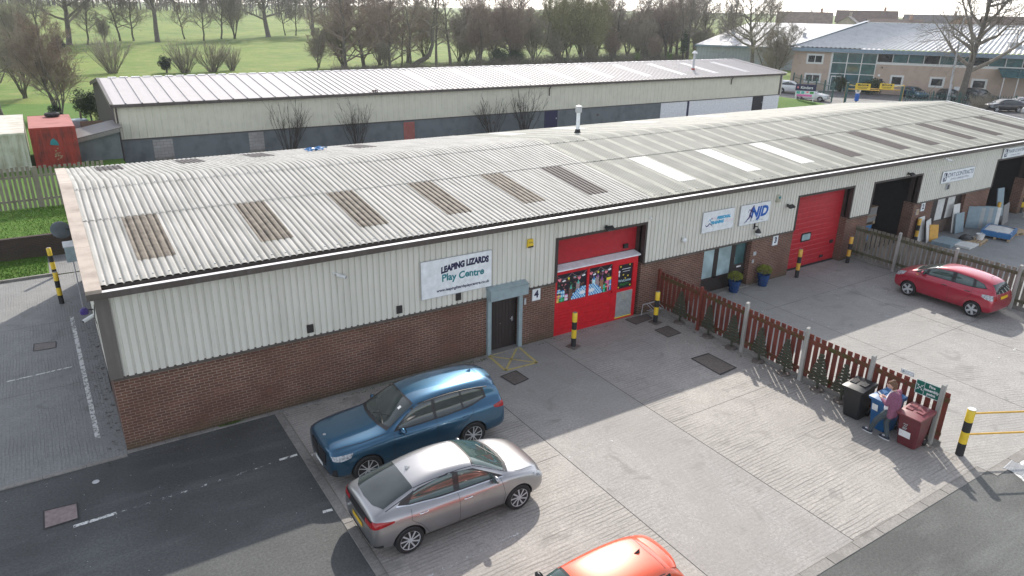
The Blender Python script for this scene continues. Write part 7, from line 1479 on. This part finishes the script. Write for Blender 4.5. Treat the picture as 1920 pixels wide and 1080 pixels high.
proto('multi', 'bare_shrub', 'bark_green', 'twig_grey', 41, H=9.5, r0=.24, fork=.14, n1=42, n2=8, n3=5, spread=.9, tw=.019, l1=.5, multi=9, el0=.65)
proto('multired', 'bare_shrub', 'bark', 'twig_red', 43, H=10.5, r0=.24, fork=.14, n1=44, n2=8, n3=5, spread=.85, tw=.019, l1=.5, multi=10, el0=.65)
proto('willow', 'willow_tree', 'bark_green', 'twig_green', 51, H=14, r0=.4, fork=.12, n1=46, n2=9, n3=7, spread=.8, tw=.028, l1=.52, multi=7, el0=.5)
proto('near', 'bare_tree', 'bark', 'twig', 71, H=17, r0=.36, fork=.24, n1=17, n2=9, n3=6, spread=1.0, tw=.026, l1=.56, lean=(.03, .02))
proto('big', 'bare_tree', 'bark', 'twig', 91, H=18, r0=.52, fork=.19, n1=24, n2=11, n3=7, spread=1.0, tw=.030, l1=.6, lean=(.10, -.05), el0=.3)
proto('pair', 'bare_tree', 'bark', 'twig', 83, H=15, r0=.27, fork=.28, n1=20, n2=8, n3=6, spread=.6, tw=.025, l1=.5)
def whips(key, seed, n, H, sp, tw, side):
    rr = random.Random(seed); mt, mc = MB(), MB()
    for i in range(n):
        a = rr.uniform(0, 6.28); lean = rr.uniform(.05, sp); d = Vector((math.cos(a)*lean, math.sin(a)*lean, 1)).normalized(); b = Vector((math.cos(a)*rr.uniform(0, .5), math.sin(a)*rr.uniform(0, .5), -.1)); ln = H*rr.uniform(.65, 1.05); P, Q, _ = limb(mt if i % 3 == 0 else mc, rr, b, d, ln, tw*rr.uniform(1.2, 2.2), tw*.4, 4, .05, .02, 5)
        for k in range(side):
            t = rr.uniform(.25, .95)*5; j = min(int(t), 4); p = P[j].lerp(P[j+1], t-j); d2 = ((P[j+1]-P[j]).normalized()+Vector((rr.gauss(0, .35), rr.gauss(0, .35), rr.uniform(-.05, .3)))).normalized(); l2 = ln*rr.uniform(.15, .35); seg(mc, p, p+d2*l2, tw*.7, tw*.25, 3)
            for _k in range(2): q = p+d2*l2*rr.uniform(.3, .9); seg(mc, q, q+(d2+Vector((rr.gauss(0, .4), rr.gauss(0, .4), .1))).normalized()*l2*.5, tw*.45, tw*.2, 3)
    out = []
    for pn, mb, mat in (('trunk', mt, 'bark_green'), ('crown', mc, 'twig_grey')): me = bpy.data.meshes.new(pn); me.from_pydata(mb.v, [], mb.f); me.materials.append(M[mat]); out.append((pn, me))
    PROTO[key] = ['bare_shrub', out]
whips('whip', 61, 60, 4.0, .95, .022, 9); whips('wallwhip', 62, 24, 4.3, .55, .019, 5)
for _n, _me in PROTO['wallwhip'][1]: _me.materials.clear(); _me.materials.append(M['bark_dark'])
_r = random.Random(77); b_ = MB(); clumps(b_, _r, (0, 0, 8.4), (5.2, 5.2, 5.2), 90, 45, .13); proto_extra('willowbud', 'willow', 'catkins', b_, 'bud')
b_ = MB(); clumps(b_, _r, (0, 0, 4.2), (1.3, 1.3, 4.0), 26, 110, .16); proto_extra('ivytree', 'pair', 'ivy', b_, 'ivy'); b_ = MB(); clumps(b_, _r, (0, 0, 3.5), (1.6, 1.6, 3.2), 14, 60, .15); proto_extra('springtree', 'thin', 'foliage', b_, 'bright_leaf')
def bushmesh(seed, rad, ncl, nl, size): m = MB(); clumps(m, random.Random(seed), (0, 0, rad[2]*.95), rad, ncl, nl, size); return m
for key, nm, mat, rad, ncl, nl, sz in (('evergreen', 'evergreen_bush', 'ivy', (2.6, 2.6, 2.3), 46, 120, .15), ('conif', 'conifer_shrub', 'conifer', (.9, .9, 1.3), 26, 110, .09), ('laurel', 'evergreen_bush', 'bright_leaf', (2.0, 2.0, 2.2), 22, 80, .15)):
    mb = bushmesh(hash(nm) % 7+3, rad, ncl, nl, sz); me = bpy.data.meshes.new('foliage'); me.from_pydata(mb.v, [], mb.f); me.materials.append(M[mat]); st = MB(); seg(st, Vector((0, 0, -.2)), Vector((0, 0, rad[2])), .15, .05, 6); ms = bpy.data.meshes.new('trunk'); ms.from_pydata(st.v, [], st.f); ms.materials.append(M['bark']); PROTO[key] = [nm, [('trunk', ms), ('foliage', me)]]
def plant(key, x, y, label, s_=1.0, rz=None, cat=None, group=None, z=None, sz=None):
    nm, parts = PROTO[key]; r_ = random.Random(int(x*13+y*7)); o = thing(nm, (x, y, ground_h(x, y)-.05 if z is None else z), r_.uniform(0, 6.28) if rz is None else rz, label, cat or ('tree' if 'tree' in nm else 'shrub'), group); o.scale = (s_*r_.uniform(.9, 1.15), s_*r_.uniform(.9, 1.15), sz or s_*r_.uniform(.84, 1.16))
    for pn, me in parts: c = bpy.data.objects.new(pn, me); COL.objects.link(c); c.parent = o
    return o
G1, G2, G3, G4 = 'trees along the field edge', 'trees and scrub behind the back shed', 'scrub left of the containers', 'trees around the far warehouse'
# field row
plant('oak', 8.4, 177, 'tall spreading bare oak on the field, leftmost of the three big ones', 1.42, 1.0, group=G1); plant('oak2', 27.4, 184, 'tall bare oak on the field, middle of the three big ones', 1.42, 2.0, group=G1); plant('oak', 58.2, 199.5, 'tall bare oak on the field, right of the bushy multi-stem tree', 1.45, 3.3, group=G1); plant('oak2', 73.5, 207, 'bare tree on the field just left of the reddish alders', 1.4, .3, group=G1)
plant('thin', 12.0, 176.5, 'crooked small bare tree leaning beside the leftmost oak', 1.19, group=G1); plant('thin', 19.6, 187, 'slim bare tree left of the middle oak', 1.33, group=G1); plant('thin', 22.6, 187.5, 'second slim bare tree close to the middle oak', 1.26, group=G1); plant('thin', 35, 192.5, 'low bare tree right of the middle oak', 1.01, group=G1); plant('thin', 38.6, 187, 'slender bare tree in the gap before the bushy one', 1.26, group=G1); plant('thin', 44.2, 193, 'leaning bare tree touching the bushy multi-stem one', 1.33, group=G1); plant('multi', 47.6, 193, 'bushy multi-stem bare tree between two oaks on the field', 1.45, group=G1)
plant('thin', 64.6, 205, 'small upright bare tree right of the third oak', 1.12, group=G1); plant('thin', 67.6, 204.5, 'twin of the small upright tree, a step further right', 1.12, .4, group=G1)
plant('thin', 3.0, 165, 'thin bare tree left of the leftmost oak', 1.33, group=G1); plant('multi', -1.5, 158, 'bare bushy tree at the left edge of the field', 1.25, group=G1); plant('oak2', -12, 170, 'bare tree cut by the left edge of the picture', .8, group=G1); plant('multi', 15.8, 182, 'low scrub between the first two oaks', .6, group=G1)
plant('conif', 5.6, 160, 'small dark ivy-clad stump on the field', 1.5, group=G1)
# scrub near containers
plant('multired', 1.4, 61.5, 'large twiggy bush rising behind the red container', .98, .3, group=G3, z=.2); plant('near', -3.1, 63.5, 'bare tree with thick low limbs behind the white container', .5, 2.2, group=G3, z=.2, sz=.48); plant('multired', -6.0, 70, 'reddish twiggy bush at the left edge behind the containers', .9, group=G3, z=.1); plant('multi', -1.2, 82, 'twiggy bush behind the thick limbed tree at left', .95, group=G3, z=0)
plant('evergreen', 3.6, 57, 'dark evergreen bush between red container and back shed', .62, group=G3, z=.3); plant('conif', .9, 56.5, 'small dark evergreen right behind the red container', .75, group=G3, z=.3)
# just beyond the back shed
plant('whip', 10.6, 112, 'spreading twiggy shrub beyond the left end of the back shed', 1.3, group=G2); plant('whip', 20.5, 109, 'left half of the fine willow scrub above the shed roof', 1.15, .2, group=G2); plant('whip', 24.6, 109.5, 'right half of the fine willow scrub above the shed roof', 1.1, 2.2, group=G2); plant('whip', 28.0, 111, 'low tail of the willow scrub above the shed roof', .8, 4, group=G2); plant('conif', 17.9, 110, 'small dark conifer between the shrubs above the shed roof', 1.25, group=G2); plant('thin', 40.2, 104.5, 'small bare sapling alone before the reddish alders', .62, .9, group=G2)
for x, y, s_, k, lb in ((45.0, 104, 1.0, 'alder', 'reddish dense alder at the left end of the alder row'), (49.4, 107, 1.05, 'alder', 'second reddish alder of the row, darker trunk'), (53.2, 104.5, .95, 'alder', 'third reddish alder, beside the leaning trunk'), (57.0, 108, .9, 'thin', 'slim dark tree right of the third alder'), (43.0, 112, .6, 'multired', 'low red scrub at the foot of the alders'), (51.0, 101, .55, 'multi', 'low tangled scrub under the third alder')): plant(k, x, y, lb, s_, group=G2)
lt_ = thing('bare_tree', (56.4, 103.2, 0), 0, 'tree with a trunk that bends low then rises, right of the alders', 'tree', G2); mt, mc = MB(), MB(); rr = random.Random(12); P = [Vector((0, 0, 0)), Vector((1.2, -.6, 1.1)), Vector((3.0, -1.5, 2.2)), Vector((3.6, -1.9, 4.2)), Vector((3.7, -2.0, 7.5)), Vector((4.3, -2.2, 11)), Vector((4.2, -2.1, 14))]; Q = [.5, .46, .38, .32, .26, .17, .06]
for a, b, ra, rb in zip(P, P[1:], Q, Q[1:]): seg(mt, a, b, ra, rb, 8)
grow(MB(), mc, rr, Vector((3.6, -1.9, 3)), 11.5, .22, n1=16, n2=8, n3=6, tw=.026, spread=.7); grow(mt, mc, rr, Vector((.2, 0, .3)), 13, .2, n1=12, n2=7, n3=5, tw=.026, spread=.5, lean=(.06, 0)); mt.build('trunk', 'bark', lt_); mc.build('crown', 'twig_grey', lt_, fix=False)
plant('pair', 61.8, 103.5, 'straight bare tree standing clear, left of the dense scrub', .95, .5, group=G2); plant('pair', 65.0, 104, 'pale trunked bare tree, nearest the dense scrub', .98, 2.1, group=G2)
for x, y, s_, k, lb in ((71.6, 105, 1.15, 'multired', 'dense reddish scrub clump, first right of the clear trunks'), (75.6, 107, 1.2, 'multired', 'dense reddish scrub clump behind the dark evergreen'), (79.5, 105, 1.1, 'multired', 'reddish scrub clump before the round willow'), (84.8, 106, 1.15, 'multi', 'grey twiggy clump touching the round willow'), (70.4, 108, .8, 'multi', 'grey-green ivy tangle at the left of the dense scrub'),
    (75.0, 103, .85, 'evergreen', 'dark evergreen bush low in the scrub, left one'), (79.0, 103.5, .8, 'evergreen', 'dark evergreen bush low in the scrub, right one'), (92, 107, 1.08, 'willowbud', 'big rounded willow in pale green bud'), (97.0, 104.5, .92, 'willowbud', 'smaller pale green willow on the right flank of the big one'), (88.4, 103.5, .62, 'multi', 'low brown scrub under the big willow, left'), (95.5, 101.5, .55, 'multi', 'low brown scrub under the big willow, right'), (102, 103, .75, 'multired', 'pinkish scrub right of the willow'),
    (107.5, 108, .95, 'ivytree', 'ivy-clad tree right of the willow'), (112, 104, .9, 'multi', 'grey twiggy tree between willow and warehouse'), (117.5, 108.5, 1.1, 'multi', 'tall grey twiggy thicket left of the warehouse'), (107.0, 100.5, .5, 'laurel', 'bright green shrub low beside the ivy-clad tree'), (115.5, 99.5, .5, 'laurel', 'bright green shrub low at the left of the warehouse'), (111, 99.5, .55, 'multired', 'reddish scrub low before the grey twiggy tree')): plant(k, x, y, lb, s_, group=G2)
FILL = [(47, 111), (55, 113), (62, 116), (68, 121), (74, 117), (80, 120), (86, 117), (91, 122), (97, 115), (103, 119), (108, 116), (113, 121), (119, 117), (124, 112), (84, 113), (99, 109), (110, 112), (121, 106)]
for k, (x, y) in enumerate(FILL): plant(('multi', 'multired', 'alder', 'multi')[k % 4], x, y, 'bare tree in the thicket rising behind the scrub and willow', (1.25, 1.3, .95, 1.4)[k % 4], group='thicket behind the scrub')
for k, (x, y, s_, key) in enumerate(((120, 113, 1.1, 'multi'), (124, 119, 1.0, 'alder'), (127, 106, .9, 'pair'), (131, 105, .95, 'multi'), (122, 126, 1.0, 'alder'), (137, 104, .8, 'pair'), (130, 112, 1.0, 'alder'), (134, 118, .95, 'pair'), (139, 112, .9, 'oak2'), (144, 120, 1.0, 'alder'), (149, 112, .85, 'multi'), (136, 126, 1.3, 'multi'), (128, 124, 1.4, 'multi'), (156, 118, .9, 'pair'))): plant(key, x, y, 'bare tree in the belt rising behind the white warehouse roof', s_, group='tree belt behind the warehouse')
m = MB(); rr = random.Random(21)
for i in range(900):
    x = rr.uniform(42, 121); y = 101.5+rr.gauss(0, 1.6)+.00*x; h = rr.uniform(.7, 2.6)*(.6 if x < 68 else 1); z = ground_h(x, y)-.1
    for k in range(7): d = Vector((rr.gauss(0, .5), rr.gauss(0, .5), 1)).normalized(); p = Vector((x+rr.gauss(0, .3), y+rr.gauss(0, .3), z)); seg(m, p, p+d*h*rr.uniform(.6, 1.1), .028, .012, 3)
    for k in range(5): d = Vector((rr.gauss(0, 1), rr.gauss(0, 1), rr.gauss(.2, .5))).normalized(); p = Vector((x+rr.gauss(0, .4), y+rr.gauss(0, .4), z+h*rr.uniform(.3, .9))); seg(m, p, p+d*h*.5, .02, .01, 3)
tag(m.build('undergrowth', 'twig', fix=False), kind='stuff')
m = MB()
for i in range(160):
    x = rr.uniform(66, 121); y = 101+rr.gauss(0, 1.2); leaf_cloud(m, rr, (x, y, rr.uniform(.3, 1.6)), (.9, .7, .7), 26, .13)
tag(m.build('ground_cover', 'ivy', fix=False), kind='stuff')
# around warehouse
plant('near', 122.8, 101.5, 'tall bare tree at the left corner of the warehouse', .92, .5, group=G4); plant('ivytree', 120.0, 100.0, 'ivy covered tree at the left corner of the warehouse', .8, group=G4); plant('pair', 124.6, 92.6, 'left of twin ivy-footed trees before the warehouse', 1.0, .2, group=G4); plant('pair', 125.6, 91.2, 'right of twin ivy-footed trees before the warehouse', .95, 2.7, group=G4); plant('thin', 122.5, 86, 'small twiggy tree before the warehouse wall', .75, group=G4); plant('big', 115.6, 77.5, 'dark bare tree with wide limbs in front of the warehouse', .82, 3.9, group=G4); plant('conif', 121, 88, 'small conifer against the warehouse wall', .9, group=G4); plant('evergreen', 120.0, 95.0, 'ivy mound at the foot of the twin trees', .7, group=G4)
plant('multi', 92.5, 54.5, 'twiggy multi-stem tree at the left corner of the office', 1.05, 1.2, group=G4); plant('big', 100.9, 31.3, 'big dark bare tree in front of the office, right of the lamp post', 1.0, 5.5, group=G4)
plant('multi', 104.2, 22.0, 'budding shrub at the right edge by the office canopy', .45, group=G4); plant('laurel', 106.5, 24.5, 'green leafy shrub at the office canopy', .7, group=G4); plant('evergreen', 98.6, 47.2, 'dark hedge bush beside the office entrance', .55, group=G4)
for k, (x, y) in enumerate(((97.2, 27.4), (99.8, 27.0), (94.4, 25.8))): plant('whip', x, y, ['bare low shrub before the black saloon', 'bare low shrub before the silver saloon', 'bare low shrub above the roof end at right'][k], .42, group=G4)
# whippy shrubs against the back shed wall
for k, (x, s_, lb) in enumerate(((15.2, .72, 'leafless whippy shrub against the shed wall, leftmost'), (20.6, .72, 'leafless whippy shrub against the shed wall, left of the pink panel'), (33.2, .66, 'leafless whippy shrub against the shed wall, left of the navy door'), (36.6, .70, 'leafless whippy shrub against the shed wall, hiding the navy door'))): plant('wallwhip', x, 36.7, lb, s_*1.25, k*1.3, z=0, group='bare shrubs along the back shed wall')
# far skyline trees
SKY = [(140, 175, .8, 'oak'), (128, 190, .85, 'alder'), (118, 200, .8, 'multi'), (108, 205, 1.2, 'multi'), (98, 215, .85, 'oak2'), (150, 165, .85, 'alder'), (160, 150, .75, 'oak'), (172, 150, .7, 'pair'), (183, 142, .72, 'pair'), (192, 136, .7, 'oak2'), (200, 128, .62, 'pair'), (90, 225, 1.3, 'multi'), (82, 235, .8, 'alder'), (146, 140, .9, 'pair'), (153, 133, .85, 'oak2')]
for k, (x, y, s_, key) in enumerate(SKY): plant(key, x, y, 'bare skyline tree in the hazy row beyond the scrub and warehouse', s_, group='hazy skyline trees')
# distant wooded ridge: one mass
m = MB(); rr = random.Random(99)
for i in range(800):
    a = R(rr.uniform(-8, 66)); d = rr.uniform(385, 520); x, y = d*math.sin(a), d*math.cos(a)-18; z = ground_h(x, y)
    if x > 170: continue
    h = rr.uniform(16, 29); seg(m, Vector((x, y, z-.5)), Vector((x, y, z+h*.6)), .3, .12, 3)
    for k in range(26):
        p = Vector((x+rr.gauss(0, h*.16), y+rr.gauss(0, h*.16), z+h*rr.uniform(.25, .8))); q = p+Vector((rr.gauss(0, .35), rr.gauss(0, .35), rr.uniform(.4, 1)))*h*.22; seg(m, p, q, .10, .03, 3)
    leaf_cloud(m, rr, (x, y, z+h*.5), (h*.36, h*.36, h*.44), 64, .75)
tag(m.build('distant_woodland', 'bark', fix=False), kind='stuff')
m = bushmesh(5, (1.6, 1.1, 1.2), 40, 90, .1); m.build('foliage', 'ivy', hd, fix=False)

# ------------------------------------------------------------------ thin air haze
hz_ = MB().box(-715, 1615, -310, 1710, -1.6, 34).build('haze', 'black')
hm = bpy.data.materials.new('haze'); hm.use_nodes = True; ht_ = hm.node_tree; ht_.nodes.clear(); ho = ht_.nodes.new('ShaderNodeOutputMaterial'); hv = ht_.nodes.new('ShaderNodeVolumePrincipled')
hv.inputs['Color'].default_value = (.93, .95, 1, 1); hv.inputs['Density'].default_value = .00026; hv.inputs['Anisotropy'].default_value = .25
ht_.links.new(hv.outputs[0], ho.inputs['Volume']); hz_.data.materials.clear(); hz_.data.materials.append(hm); tag(hz_, kind='stuff')
